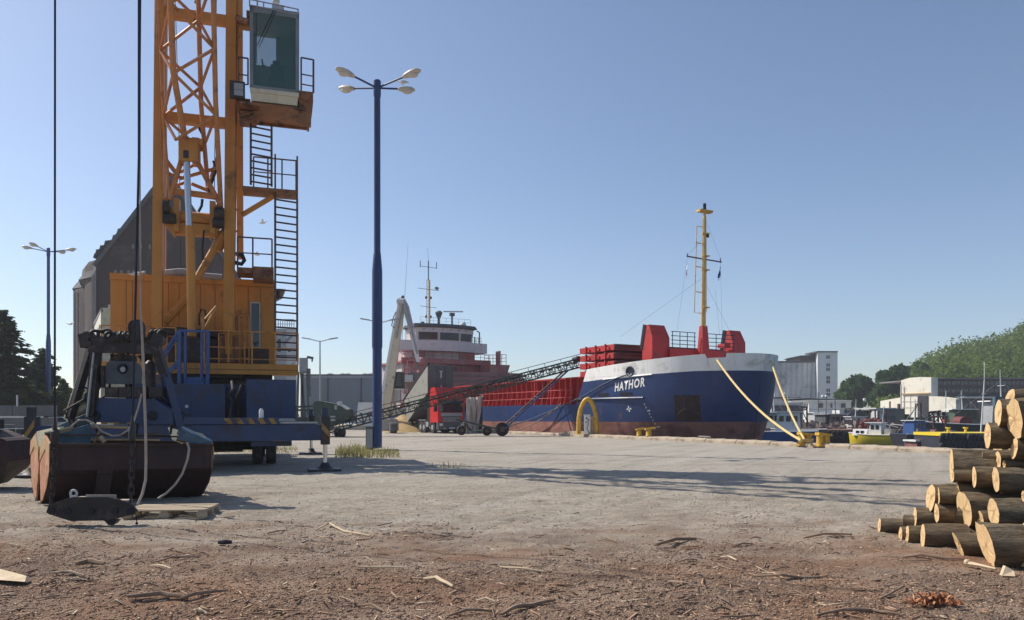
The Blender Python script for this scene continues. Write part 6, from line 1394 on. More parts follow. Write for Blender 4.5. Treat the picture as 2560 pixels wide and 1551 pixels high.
def broadleaf(label, px, pytop, Y, wpx, seed, m='leaf', group=None, name='broadleaf_tree', cat='tree', leaf=.45, zbase=0., n=900):
    h = EYE+(HY-pytop)/F*Y-zbase; w_ = wpx/F*Y/2; b = P(px, HY, Y); b.z = zbase; t = thing(name, label, cat, b, 0, group); rg = np.random.RandomState(seed)
    g = G(); g.pipe([(0, 0, 0), (w_*.05, 0, h*.3), (-w_*.05, 0, h*.6), (0, 0, h*.85)], [h*.03, h*.024, h*.016, h*.006], 8)
    for k in range(5): a = k*1.3; g.pipe([(0, 0, h*(.25+.08*k)), (math.cos(a)*w_*.35, math.sin(a)*w_*.35, h*(.42+.08*k)), (math.cos(a)*w_*.6, math.sin(a)*w_*.6, h*(.5+.08*k))], [h*.014, h*.009, h*.003], 6)
    part(g, 'trunk', 'bark', t)
    cs, rs = [], []
    for k in range(14):
        a = rg.rand()*6.28; q = rg.rand()**.5*.62; zz = .32+.5*rg.rand(); sp = math.sin(min(1, (zz-.15)/.75)*math.pi)**.5
        cs.append((math.cos(a)*q*w_*sp, math.sin(a)*q*w_*sp, h*zz)); rr = (.34+.16*rg.rand())*w_; rs.append((rr, rr, rr*.8))
    cs.append((0, 0, h*.82)); rs.append((w_*.45, w_*.45, h*.17))
    me = leaf_cloud('crown', cs, rs, [n//10]*15, leaf, m, seed); o = bpy.data.objects.new('crown', me); COL.objects.link(o); o.parent = t
    return t
# hedge and shrubs at left behind the wall
g = None; cs = [(x, 80+rnd.uniform(-2, 2), rnd.uniform(1.2, 2.6)) for x in np.linspace(-60, -40, 26)]
me = leaf_cloud('hedge', cs, [(1.9, 1.4, 1.8)]*26, [260]*26, .26, 'hedge', 4); o = bpy.data.objects.new('hedge', me); COL.objects.link(o); props(o, 'dark green hedge behind the low wall at the left', 'hedge')
broadleaf('small green tree left of the dark elevator foot', 158, 948, 74, 52, 12, 'hedge', n=1500, leaf=.22)
broadleaf('rounded green shrub seen through the grab frame', 205, 992, 66, 46, 14, 'hedge', n=1200, leaf=.2, name='shrub', cat='shrub')
# ================================================================ far harbour across the basin (right)
WZ = -2.0
g = G(); g.bb(20, 900, 135, 2500, -6, -.45)
far_land = setting(g, 'far_quay', 'concrete')
# wooded hill: terrain plus canopy
_rx = [1900, 2200, 2260, 2301, 2349, 2426, 2501, 2560, 2700, 3000, 3600]; _rz = [0, 6, 12, 22.5, 28, 32, 35, 40.5, 48, 60, 70]
def hillz(x, y):
    px = CX+F*x/np.maximum(y, 1); top = np.interp(px, _rx, _rz)-8.5
    return np.clip(top, 0, None)*np.clip((y-185)/145, 0, 1)**.8
hx_ = np.linspace(60, 700, 81); hy_ = np.linspace(180, 520, 45); HX, HYY = np.meshgrid(hx_, hy_); HZ = hillz(HX, HYY)-1
idx = np.arange(HX.size).reshape(HX.shape); fq = np.stack([idx[:-1, :-1].ravel(), idx[:-1, 1:].ravel(), idx[1:, 1:].ravel(), idx[1:, :-1].ravel()], 1)
me = np_mesh('hill', np.stack([HX.ravel(), HYY.ravel(), HZ.ravel()], 1), fq, 'hill'); o = bpy.data.objects.new('hill', me); COL.objects.link(o); props(o, kind='structure')
rg = np.random.RandomState(21); cs, rs, ns = [], [], []
for y in np.arange(200, 352, 8.0):
    for px in np.arange(2235, 2760, 8.0*F/y):
        yy = y+rg.uniform(-3, 3); pp = px+rg.uniform(-14, 14); x = (pp-CX)/F*yy; z = float(hillz(np.array(x), np.array(yy)))
        r_ = rg.uniform(3.0, 6.0); hh = rg.uniform(6.5, 12.5)
        if rg.rand() < .08: hh += 2.5
        cs.append((x, yy, z+hh*.5)); rs.append((r_, r_, hh*.5)); ns.append(int(500*(r_/5)**2))
M['leaf_h'] = leafmat('hillside_leaf', (.030, .070, .014), (.145, .20, .038), .11)
me = leaf_cloud('woodland', cs, rs, ns, .44, 'leaf_h', 5); o = bpy.data.objects.new('woodland', me); COL.objects.link(o); props(o, kind='stuff'); o['label'] = 'green wood covering the hillside behind the harbour'
for i, (px, pyt, Y, wpx, lab, mm_) in enumerate(((2148, 938, 215, 95, 'round dark green tree right of the silo tower', 'leaf_d'), (2112, 962, 220, 50, 'low tree touching the silo tower', 'leaf'), (2212, 925, 208, 90, 'dark tree between the round one and the white shed', 'leaf_d'), (2250, 912, 225, 90, 'broad tree rising over the left lean-to of the white shed', 'leaf_d'), (2300, 905, 240, 110, 'tree whose crown shows over the white shed ridge', 'leaf'))):
    broadleaf(lab, px, pyt, Y, wpx, 30+i, mm_, 'single trees at the foot of the wood', leaf=.8, zbase=-.4, n=3800)
# silo block and tower
def bld(name, label, cat, px0, px1, pt, Y, dep, m, pb=None, grp=None):
    t = thing(name, label, cat, P((px0+px1)/2, HY, Y)-Vector((0, 0, EYE)), 0, grp); g = G(); a, b = P(px0, pt, Y), P(px1, pt, Y); zb_ = -.5 if pb is None else P(px0, pb, Y).z
    k = (a.x+b.x)/2/Y*.75
    g.prism([(a.x, Y, zb_), (b.x, Y, zb_), (b.x+k*dep, Y+dep, zb_), (a.x+k*dep, Y+dep, zb_)], (0, 0, a.z-zb_)); part(g, 'wall', m, t, True); return t
si = bld('grain_silo', 'stained grey concrete silo block behind the ship bow', 'silo', 1936, 2042, 906, 262, 25, 'silo')
g = G(); g.pbox(1934, 2044, 903, 907, 261.6, 24); part(g, 'roof_edge', 'roof_d', si, True)
g = G(); g.pbox(2001, 2043, 889, 904, 264, 14); ph = part(g, 'penthouse', 'brown_d', si, True); g = G(); g.prism([P(1994, 892, 263.5), P(2006, 889, 263.5), P(2043, 886, 263.5), P(2043, 889, 263.5), P(2000, 893, 263.5)], (0, 14, 0)); part(g, 'penthouse_roof', 'roof_d', si, True)
for i in range(8): g = G(); x = 1944+i*13; g.tube(P(x, 908, 262.3), P(x, 1036, 262.3), .75, n=10); part(g, 'silo_cell', 'silo', si, True)
stw = bld('silo_tower', 'slim pale stair tower with paired windows right of the silo', 'tower', 2044, 2094, 880, 256, 10, 'office')
g = G(); g.prism([P(2042, 880, 259), P(2042, 1036, 259), P(2046.5, 1036, 255.9), P(2046.5, 880, 255.9)], (.1, .1, 0)); part(g, 'sunlit_edge', 'white', stw, True)
g = G(); g.pbox(2042, 2095, 878, 881, 255.7, 10.5); part(g, 'roof_edge', 'roof_d', stw, True)
for y in (889, 909, 920, 941, 951, 972, 983):
    for x in (2066.5, 2071.5): g = G(); g.pbox(x, x+3, y, y+8, 255.85, .15); part(g, 'window', 'glass_dark', stw, True)
# white office building
of = bld('office_building', 'two storey white office building with dark flat roof below the silo tower', 'building', 2022, 2128, 1002, 150, 10, 'office')
g = G(); g.pbox(2020, 2130, 1000, 1004, 149.4, 11); part(g, 'roof_edge', 'white', of, True); g = G(); g.prism([P(1988, 994, 160), P(2012, 996, 149.5), P(2131, 999, 149.3), P(2131, 1001, 149.3), P(2000, 1001, 155)], (0, 9, 0)); part(g, 'roof', 'roof_d', of, True)
g = G(); g.prism([P(2008, 1002, 157), P(2008, 1062, 157), P(2022.5, 1062, 149.9), P(2022.5, 1001, 149.9)], (.3, .5, 0)); part(g, 'side_wall', 'white', of, True); g = G(); g.prism([P(2000, 1004, 158), P(2000, 1001, 158), P(2022, 1000, 149.6), P(2022, 1003, 149.6)], (.3, .5, 0)); part(g, 'side_eave', 'white', of, True)
for x0, x1 in ((2047, 2058), (2077, 2081), (2103, 2114)):
    g = G(); g.pbox(x0-1, x1+1, 1008, 1021, 149.85, .15); wf = part(g, 'window_frame', 'white', of, True); g = G(); g.pbox(x0, (x0+x1)/2-.5, 1009, 1020, 149.75, .1); part(g, 'pane', 'glass_dark', wf, True); g = G(); g.pbox((x0+x1)/2+.5, x1, 1009, 1020, 149.75, .1); part(g, 'pane', 'glass_dark', wf, True)
g = G(); g.pbox(2023, 2127, 1024, 1025, 149.9, .1); part(g, 'storey_band', 'grey', of, True)
for i in range(3): g = G(); x = 2010.5+i*3.9; g.prism([P(x, 1010, 155.8-i*1.9), P(x, 1022, 155.8-i*1.9), P(x+1.8, 1022, 154.9-i*1.9), P(x+1.8, 1010, 154.9-i*1.9)], (-.05, -.05, 0)); part(g, 'side_window', 'dgrey', of, True)
for x in (2057, 2066): g = G(); g.ball(P(x, 992, 152), .35, n=8, m=6); g.tube(P(x, 992, 152), P(x, 999, 152), .06, n=5); part(g, 'roof_light', 'white', of, True)
wk = bld('quay_workshop', 'long pale grey workshop wall behind the blue trawler bow', 'building', 1930, 2000, 996, 170, 12, 'lgrey')
g = G(); g.pbox(1928, 2002, 993, 997, 169.5, 13); part(g, 'roof_edge', 'roof_d', wk, True); g = G(); g.pbox(1930, 2000, 1014, 1050, 169.6, .4); part(g, 'dark_opening', 'hull_d', wk, True)
# containers and shack
c1 = bld('container', 'grey corrugated container stack right of the white office', 'container', 2108, 2175, 1026, 128, 5, 'dgrey', 1060); g = G(); g.pbox(2099, 2110, 1026, 1058, 127.8, 3); part(g, 'container_end', 'white', c1, True)
for i in range(16): g = G(); g.pbox(2111+i*4, 2112.5+i*4, 1028, 1058, 127.9, .1); part(g, 'sheet_rib', 'grey', c1, True)
sh = bld('deckhouse_shack', 'brownish grey shack with flat roof between containers and white shed', 'shack', 2206, 2262, 1022, 122, 8, 'hatch_grey'); g = G(); g.pbox(2190, 2242, 1020, 1023, 121.5, 8); part(g, 'roof', 'lgrey', sh, True); g = G(); g.pbox(2193, 2208, 1024, 1050, 121.7, 2); part(g, 'pale_panel', 'lgrey', sh, True); g = G(); g.pbox(2196, 2200, 1028, 1033, 121.6, .1); part(g, 'window', 'glass_dark', sh, True); g = G(); g.pbox(2204, 2207, 1028, 1033, 121.6, .1); part(g, 'window', 'glass_dark', sh, True); g = G(); g.pbox(2212, 2238, 1040, 1060, 121.8, .2); part(g, 'lower_wall', 'dgrey', sh, True)
g = G(); g.pbox(2225, 2227, 1004, 1022, 123, .3); g.pbox(2247, 2251, 1010, 1022, 123, .5); part(g, 'chimney', 'brown_d', sh, True)
# white shed and long dark building
SX0, SY0, SDX, SDY = 71.7, 140.0, .30, -.954
def SP(px, py, off=0.):
    k = (px-CX)/F; L_ = (k*SY0-SX0)/(SDX-k*SDY); y = SY0+SDY*L_; q = P(px, py, y); return q+Vector((-.954, -.30, 0))*off
ws = thing('white_shed', 'sunlit whitewashed shed with tall dark doorway at the far quay', 'shed', Vector((75, 133, -.45)))
def wall(pp, m, nm, dep=14, off=0.):
    g = G(); q = [SP(a, b, off) for a, b in pp]; g.prism(q, Vector((.954, .30, 0))*dep); return part(g, nm, m, ws, True)
wall([(2253, 1066), (2253, 951), (2275, 945), (2298, 943), (2328, 944), (2328, 1062), (2320, 1066)], 'shed', 'main_wall', 1.5)
wall([(2328.3, 1044), (2328.3, 991), (2360, 993), (2391, 998), (2391, 1044)], 'shed', 'right_lean_to', 1.0, .1)
wall([(2202, 1022), (2202, 1003), (2230, 998), (2252.7, 994), (2252.7, 1022)], 'shed', 'left_lean_to', 5, .1)
wall([(2256, 987), (2256, 984.5), (2326, 982), (2326, 985)], 'rust_o', 'crane_rail', .3, .3)
wall([(2295, 1046), (2295, 991), (2321, 990), (2321, 1046)], 'hull_d', 'doorway', .1, .12)
for pp in ([(2276, 1060), (2276, 986), (2277, 986), (2277, 1060)], [(2256, 1005), (2256, 1004), (2294, 1003.6), (2294, 1004.6)], [(2256, 1020), (2256, 1019), (2294, 1018.8), (2294, 1019.8)]): wall(pp, 'lgrey', 'wall_joint', .06, .08)
g = G(); g.tube(SP(2257, 962, .4), SP(2257, 1060, .4), .12, n=6); part(g, 'downpipe', 'lgrey', ws, True)
lb = bld('long_building', 'long dark three storey building with rows of windows behind the shed', 'building', 2330, 2800, 948, 150, 20, 'darkbld')
g = G(); g.pbox(2328, 2800, 945, 948.5, 149.5, 21); part(g, 'roof_edge', 'brick_side', lb, True)
wr = None
for row, (y0, y1) in enumerate(((953, 963), (972, 982), (1004, 1022))):
    for i in range(21):
        x = 2338+i*21.5
        g = G()
        if wr is None or i == 0: pass
        g.pbox(x, x+6, y0, y1, 149.8, .2); pf = part(g, 'mullion', 'brick_side', lb, True)
        g = G(); g.pbox(x+7, x+19, y0+.5, y1-.5, 149.9, .1); part(g, 'window', 'glass_dark', lb, True)
g = G(); g.pbox(2392, 2800, 992, 996, 149, 1); part(g, 'canopy', 'lgrey', lb, True)
gf = bld('container', 'row of dark green containers in front of the white shed', 'container', 2272, 2395, 1044, 126, 3, 'green_c', 1064)
for i in range(10): g = G(); g.pbox(2276+i*12, 2277.2+i*12, 1045, 1063, 125.9, .1); part(g, 'sheet_rib', 'dgrey', gf, True)
g = G(); g.pbox(2268, 2274, 1036, 1066, 125.5, .8); part(g, 'corner_post', 'green_c', gf, True)
# rusty pier with tyre fenders
def pier(label, px0, px1, pt, Y, dep, tyres, m='pier', tlab='tyre', top=None, grp=None, pbm=1108, tsz=.5):
    t = thing('pier', label, 'pier', P((px0+px1)/2, HY, Y)-Vector((0, 0, EYE-WZ)), 0, grp); a, b = P(px0, pt, Y), P(px1, pt, Y)
    g = G(); g.bb(a.x, b.x, Y, Y+dep, WZ-1, a.z-.25); part(g, 'pier_wall', m, t, True); g = G(); g.bb(a.x-.1, b.x+.1, Y-.15, Y+dep, a.z-.25, a.z+.05); part(g, 'pier_cap', top or 'pier', t, True)
    tm = None
    for i in range(tyres):
        x = a.x+(i+.5)*(b.x-a.x)/tyres
        for j in range(2 if tsz > .45 else 1):
            if tm is None:
                tg = G(); n = 14; tg.pipe([(math.cos(q)*tsz*.68, 0, math.sin(q)*tsz*.68) for q in np.linspace(0, 2*math.pi, n)], tsz*.32, 6, False); tm = mesh_of(tg, 'tyre_fender', 'black')
            o = bpy.data.objects.new('tyre_fender', tm); COL.objects.link(o); o.parent = t; o.location = FR[t.name].inverted() @ Vector((x, Y-.25-.15*j, a.z-.55-tsz*1.15*j+rnd.uniform(-.1, .05))); o.rotation_euler = (0, rnd.uniform(-.3, .3), R(rnd.uniform(10, 40)))
    return t
pier('rusty steel pier with a row of tyre fenders behind the yellow boat', 2022, 2282, 1076, 98, 7, 34, grp=None)
pr2 = pier('yellow topped floating barge hung with big tyres beside the log pile', 2352, 2560, 1084, 76, 5, 20, 'hull_d', top='yellow_b', tsz=.62)
for x in (2370, 2414): g = G(); g.lathe([(.12, 0), (.12, .4), (.25, .45), (.25, .55)], P(x, 1082, 77), 10); part(g, 'bitt', 'yellow_b', pr2, True)
# boats -------------------------------------------------
def boat(name, label, px, Y, L, rz, hull_m, h=1.3, beam=None, wl=WZ, grp=None, band=None, deck='lgrey'):
    t = thing(name, label, 'boat', P(px, HY, Y)-Vector((0, 0, EYE-wl)), R(rz), grp); B = beam or L*.3; g = G(); rings = []
    for i in range(13):
        f = i/12; x = -L/2+L*f; w_ = B/2*(1-max(0, (f-.55)/.45)**2.2)*(.86+.14*min(1, f*4)); sh_ = h*(1+.35*max(0, f-.5)**1.5*2+.08*(1-f))
        rings.append([(x*1.0, -w_, sh_), (x*.96, -w_*.75, 0), (x*.94, -w_*.3, -.5), (x*.94, w_*.3, -.5), (x*.96, w_*.75, 0), (x, w_, sh_)])
    g.loft(rings); part(g, 'hull', hull_m, t)
    g = G(); g.pipe([Vector(r[0])+Vector((0, 0, .03)) for r in rings], .06, 5); g.pipe([Vector(r[5])+Vector((0, 0, .03)) for r in rings], .06, 5); part(g, 'gunwale', band or 'white', t)
    return t
def bpart(t, n, m, f): g = G(); f(g); return part(g, n, m, t)
yb_ = boat('fishing_boat', 'small boat with bright yellow hull and white cabin at the rusty pier', 2192, 94, 7.2, 128, 'yellow_b', 1.0, 2.2, WZ+.1)
bpart(yb_, 'fore_cabin', 'white', lambda g: g.loft([[(x, y, z) for y, z in ((-.85, .95), (-.6, 1.75), (.6, 1.75), (.85, .95))] for x in (.9, 2.7)]))
bpart(yb_, 'wheelhouse', 'white', lambda g: g.loft([[(-.9, -.75, .95), (.7, -.75, .95), (.7, .75, .95), (-.9, .75, .95)], [(-.8, -.7, 2.5), (.5, -.7, 2.5), (.5, .7, 2.5), (-.8, .7, 2.5)]]))
bpart(yb_, 'wheelhouse_roof', 'roofwht', lambda g: g.bb(-1.0, 1.1, -.85, .85, 2.5, 2.6))
for x, y in ((1.3, .80), (1.9, .80)): bpart(yb_, 'cabin_window', 'glass_dark', lambda g: g.bb(x, x+.35, .70, .80, 1.2, 1.55))
for x in (-.6, 0): bpart(yb_, 'wheelhouse_window', 'glass_dark', lambda g: g.bb(x, x+.4, .74, .77, 1.75, 2.25))
bpart(yb_, 'mast', 'lgrey', lambda g: (g.tube((-.7, 0, 2.5), (-.9, 0, 4.6), .06), g.bar((-.9, -.5, 3.8), (-.9, .5, 3.8), .05)))
bpart(yb_, 'aft_gear', 'grey', lambda g: (g.bb(-2.0, -1.2, -.6, .6, 1.0, 1.8), g.bar((-1.2, .3, 2.4), (-2.8, .4, 2.0), .08)))
def trawler(label, px, Y, L, rz, hm, s_=1., hs='white', grp='fishing boats moored in the far harbour', gantry=True, aft=-1):
    t = boat('fishing_boat', label, px, Y, L, rz, hm, 1.7*s_, L*.32, WZ, grp)
    x0 = aft*L*.22
    bpart(t, 'wheelhouse', hs, lambda g: g.loft([[(x0-1.3*s_, -1.1*s_, 1.4*s_), (x0+1.3*s_, -1.1*s_, 1.4*s_), (x0+1.3*s_, 1.1*s_, 1.4*s_), (x0-1.3*s_, 1.1*s_, 1.4*s_)], [(x0-1.2*s_, -1.0*s_, 3.9*s_), (x0+1.1*s_, -1.0*s_, 3.9*s_), (x0+1.1*s_, 1.0*s_, 3.9*s_), (x0-1.2*s_, 1.0*s_, 3.9*s_)]]))
    bpart(t, 'roof', 'roofwht', lambda g: g.bb(x0-1.5*s_, x0+1.5*s_, -1.25*s_, 1.25*s_, 3.9*s_, 4.0*s_))
    for sy in (-1, 1):
        for i in range(3): bpart(t, 'wheelhouse_window', 'glass_dark', lambda g: g.bb(x0-.95*s_+i*.7*s_, x0-.5*s_+i*.7*s_, sy*1.03*s_, sy*1.09*s_, 2.9*s_, 3.5*s_))
    bpart(t, 'mast', 'dgrey' if px % 2 else 'lgrey', lambda g: (g.tube((x0, 0, 4*s_), (x0+.1, 0, (6.2+1.8*((px*7) % 10)/10)*s_), .08, .04, 6), g.bar((x0, -.7*s_, 5.4*s_), (x0, .7*s_, 5.4*s_), .06), g.bar((x0, 0, 5.9*s_), (x0+L*.42, 0, 2.2*s_), .02), g.bar((x0, 0, 5.9*s_), (x0-L*.3, 0, 2.0*s_), .02)))
    if gantry:
        bpart(t, 'gantry', 'rust', lambda g: (g.bar((-x0, -1.2*s_, 1.5*s_), (-x0, -1.0*s_, 4.6*s_), .16), g.bar((-x0, 1.2*s_, 1.5*s_), (-x0, 1.0*s_, 4.6*s_), .16), g.bar((-x0, -1.0*s_, 4.6*s_), (-x0, 1.0*s_, 4.6*s_), .16), g.bar((-x0, 0, 4.6*s_), (-x0+1.8*s_, 0, 1.7*s_), .1)))
    bpart(t, 'winch', 'hull_r', lambda g: (g.lathe([(.1, -.9*s_), (.55*s_, -.9*s_), (.5*s_, 0), (.55*s_, .9*s_), (.1, .9*s_)], (-x0*.4, 0, 2.0*s_), 12, (0, 1, 0))))
    bpart(t, 'deck_gear', 'hatch_grey', lambda g: [g.box((rnd.uniform(-L*.3, L*.35), rnd.uniform(-.9, .9), 1.75*s_+rnd.uniform(0, .3)), (rnd.uniform(.4, 1), rnd.uniform(.4, .9), rnd.uniform(.4, .9))) for _ in range(7)]).update_tag()
    bpart(t, 'orange_float', 'flag_r', lambda g: g.ball((L*.25, .8*s_, 2.0*s_), .28*s_, n=8, m=6))
    return t
trawler('blue trawler whose stern shows just right of the big ship bow', 1912, 84, 11, 160, 'hull_b', 1.0)
trawler('dark hulled trawler with black gallows between the blue one and the pier', 1972, 95, 8.5, 140, 'hull_d', 1.0, 'grey', aft=1)
trawler('dark workboat moored end-on below the white office', 2035, 112, 11, 25, 'hull_d', .95, 'dgrey', aft=1)
trawler('green grey cutter with a tall thin mast in front of the white office', 2085, 116, 12, 10, 'hull_d', 1.0, 'lgrey')
trawler('rust red cutter lying before the grey containers', 2135, 112, 12, 175, 'hull_r', .95, 'hatch_grey', aft=1)
trawler('small rust red boat with orange floats behind the yellow boat', 2172, 108, 9, 5, 'hull_r', .85, 'lgrey')
trawler('blue boat with lattice gear left of the yellow topped barge', 2318, 90, 9, 20, 'hull_d', .75, 'hull_b', aft=-1)
trawler('black cutter with high lattice mast behind the yellow topped barge', 2350, 100, 12, 168, 'hull_d', 1.1, 'green_c')
trawler('grey wheelhouse trawler with radar mast behind the barge', 2432, 96, 15, 172, 'hull_d', 1.35, 'grey', gantry=False)
trawler('white topped small pilot boat just above the yellow barge end', 2392, 104, 8, 10, 'hull_d', 1.0, 'white', gantry=False)
lf = thing('gallows_frame', 'dark lattice gallows standing on the pier left of the grey trawler', 'gantry', P(2345, HY, 101)-Vector((0, 0, EYE+.5)))
g = G()
for x in (2323, 2333, 2345, 2357, 2361): g.bar(P(x, 1030, 101), P(x+1, 1078, 101), .18)
g.bar(P(2321, 1032, 101), P(2352, 1029, 101), .3); g.bar(P(2325, 1043, 101), P(2362, 1042, 101), .2); g.bar(P(2325, 1041, 101), P(2335, 1031, 101), .15); g.bar(P(2346, 1031, 101), P(2350, 1042, 101), .15); g.bar(P(2323, 1040, 101), P(2290, 1080, 101), .15); g.bar(P(2345, 1048, 101), P(2310, 1080, 101), .12)
part(g, 'frame', 'rust', lf, True)
rm = thing('red_pontoon', 'low white edged reddish pontoon with pale rail frame beside the tyre barge', 'pontoon', P(2320, HY, 80)-Vector((0, 0, EYE-WZ)))
g = G(); g.pbox(2292, 2345, 1104, 1122, 80, 2.5); part(g, 'pontoon_hull', 'boot', rm, True); g = G(); g.pbox(2289, 2330, 1101, 1105, 79.8, 2.6); part(g, 'edge_board', 'white', rm, True)
g = G()
for a, b in (((2325, 1091), (2342, 1091)), ((2325, 1102), (2342, 1102)), ((2325, 1091), (2325, 1112)), ((2333, 1091), (2333, 1112)), ((2342, 1091), (2342, 1112)), ((2323, 1111), (2358, 1112)), ((2358, 1112), (2358, 1122))): g.bar(P(*a, 79.6), P(*b, 79.6), .08)
part(g, 'rail_frame', 'lgrey', rm, True)
g = G()
for i in range(160):
    x = rnd.uniform(1945, 2335); Y = rnd.uniform(101, 118); c = P(x, HY, Y); c.z = rnd.uniform(-.45, .25)+(.6 if rnd.random() < .3 else 0); g.box(c, (rnd.uniform(.2, 1.1), rnd.uniform(.2, .8), rnd.uniform(.2, .9)), Euler((0, 0, rnd.uniform(0, 3))).to_matrix())
qg = single(g, 'fishing_gear', 'hatch_grey', 'jumble of nets, boxes and gear along the far pier', 'gear'); qg['kind'] = 'stuff'
g = G()
for i in range(60):
    x = rnd.uniform(2150, 2215); Y = rnd.uniform(100, 104); c = P(x, HY, Y); c.z = rnd.uniform(-.3, 1.2)*(1-abs(x-2190)/50)**.5 if abs(x-2190) < 48 else -.2; g.ball(c, rnd.uniform(.2, .45), n=7, m=5)
ng = single(g, 'net_heap', 'hull_r', 'dark red heap of fishing nets on the pier above the yellow boat', 'nets'); ng['kind'] = 'stuff'
for px, py, Y, lab in ((2161, 1000, 140, 'small lamp on a bent arm left of the white shed'), (2462, 1010, 120, 'bright white slim mast right of the dark cutter'), (1962, 985, 175, 'white double lamp above the workshop')):
    t = thing('quay_lamp', lab, 'lamp', P(px, HY, Y)-Vector((0, 0, EYE+.45))); h = (HY-py)/F*Y+EYE+.45
    g = G(); g.tube((.6, 0, 0), (.6, 0, h-.5), .07, n=6); g.tube((.6, 0, h-.5), (0, 0, h), .05, n=6); part(g, 'pole', 'lgrey', t); g = G(); g.ball((0, 0, h), .3, n=8, m=6); part(g, 'lamp_head', 'white', t)
g = G(); g.tube(P(2452, 1120-30, 84), P(2461, 950, 84), .10, .05, 8); g.tube(P(2461, 975, 84), P(2461, 905, 84), .04, n=5); g.bar(P(2455, 985, 84), P(2466, 985, 84), .08); single(g, 'signal_mast', 'white', 'leaning white mast just left of the log pile top', 'mast', loc=P(2455, 1080, 84))
tk = bld('blue_tank', 'light blue tank top just left of the upper logs', 'tank', 2488, 2516, 992, 84, 2, 'teal_b', 1015)
# ================================================================ log pile
def bark_mat():
    m, t, p = _new('beech_bark'); v = coord(t, 'Object', (1.2, 4, 4)); n1 = noise(t, v, 2.2, 6, .7); n2 = noise(t, coord(t, 'Object'), 14, 4, .7)
    oi = t.nodes.new('ShaderNodeObjectInfo')
    c = mixc(t, ramp(t, n1, .35, .68), (.07, .055, .038), (.25, .205, .14)); c = mixc(t, ramp(t, oi.outputs['Random'], 0, 1, 0, .45), c, (.12, .075, .045)); c = mixc(t, ramp(t, n2, .62, .72, 0, .5), c, (.16, .14, .10))
    lk(t, c, p.inputs['Base Color']); p.inputs['Roughness'].default_value = .88; p.inputs['Specular IOR Level'].default_value = .2; lk(t, bump(t, n1, 1.0, .05), p.inputs['Normal']); return m
def cut_mat():
    m, t, p = _new('cut_wood_face'); v = coord(t, 'Object'); wv = t.nodes.new('ShaderNodeTexWave'); wv.wave_type = 'RINGS'; wv.rings_direction = 'X'
    wv.inputs['Scale'].default_value = 9; wv.inputs['Distortion'].default_value = 2.5; wv.inputs['Detail'].default_value = 3; wv.inputs['Detail Scale'].default_value = 2.2; lk(t, v, wv.inputs['Vector'])
    oi = t.nodes.new('ShaderNodeObjectInfo'); n1 = noise(t, v, 7, 5, .7); n2 = noise(t, coord(t, 'Object', (1, 30, 4)), 1, 3, .6)
    c = mixc(t, ramp(t, oi.outputs['Random'], 0, 1), (.64, .46, .25), (.72, .50, .27)); c = mixc(t, ramp(t, wv.outputs['Fac'], .3, .8, 0, .28), c, (.50, .32, .15)); c = mixc(t, ramp(t, n1, .5, .72, 0, .6), c, (.42, .26, .13)); c = mixc(t, ramp(t, n2, .55, .7, 0, .3), c, (.72, .58, .38))
    sp = t.nodes.new('ShaderNodeVectorMath'); sp.operation = 'LENGTH'; sx = t.nodes.new('ShaderNodeVectorMath'); sx.operation = 'MULTIPLY'; lk(t, v, sx.inputs[0]); sx.inputs[1].default_value = (0, 1, 1); lk(t, sx.outputs[0], sp.inputs[0])
    c = mixc(t, ramp(t, sp.outputs['Value'], .02, .05, .55, 0), c, (.25, .14, .07))
    lk(t, c, p.inputs['Base Color']); p.inputs['Roughness'].default_value = .9; p.inputs['Specular IOR Level'].default_value = .15; lk(t, bump(t, n2, .4, .01), p.inputs['Normal']); return m
M['logbark'] = bark_mat(); M['cutface'] = cut_mat()
def log(label, px, py, hpx, Y, L, yaw=-8, skew=0., seed=0, tilt=0., wob=.05, slant=0., group='beech logs heaped at the right edge'):
    """log whose left cut face is centred at the pixel; runs to the right along local x"""
    rg = np.random.RandomState(seed+100); r_ = hpx/2/F*Y*1.07; c = P(px, py, Y)
    t = thing('log', label, 'log', c, R(yaw), group); t.rotation_euler = (0, R(tilt), R(yaw)); t.rotation_mode = 'XYZ'
    n = 22; ph = rg.rand(4)*6.28; am = rg.rand(4)*wob
    def rad(a, x):
        return r_*(1+am[0]*math.sin(a*2+ph[0])+am[1]*math.sin(a*3+ph[1]+x*.8)+am[2]*.6*math.sin(a*5+ph[2]+x*2)+.025*math.sin(a*9+ph[3]))*(1-.05*x)
    bend = r_*.07; kx = rg.uniform(.1, max(.2, L)); rings = []; nx = max(4, int(L/.09))
    for i in range(nx+1):
        x = L*i/nx; row = []
        for j in range(n):
            a = 2*math.pi*j/n; rr = rad(a, x)*(1+.018*math.sin(x*9+a*3)+.02*math.sin(x*23+a*7+ph[0])+.035*math.exp(-((x-kx)/.09)**2)*max(0, math.cos(a-ph[1]))*2); y, z = rr*math.cos(a)+bend*math.sin(x*2.2+ph[2]), rr*math.sin(a)+bend*math.sin(x*1.7+ph[3])
            xo = (z*skew+y*slant) if i == 0 else (-z*skew*.5 if i == nx else 0)
            row.append((x+xo, y, z))
        rings.append(row)
    g = G(); g.loft(rings, True, False); part(g, 'bark', 'logbark', t)
    for e, row, x in ((0, rings[0], 0), (1, rings[-1], L)):
        sc_ = .985; g = G(); o_ = [(a, b*sc_, c_*sc_) for a, b, c_ in row]; mid = [(x+(a-x)*.5+rg.uniform(-.007, .007), b*.5, c_*.5) for a, b, c_ in row]; g.v += [(a-(.004 if e == 0 else -.004), b, c_) for a, b, c_ in o_]+mid+[(x, 0, 0)]
        for j in range(n): k = (j+1) % n; g.f.append((j, k, n+k, n+j)); g.f.append((n+j, n+k, 2*n))
        part(g, 'cut_face', 'cutface', t, smooth=False)
    return t
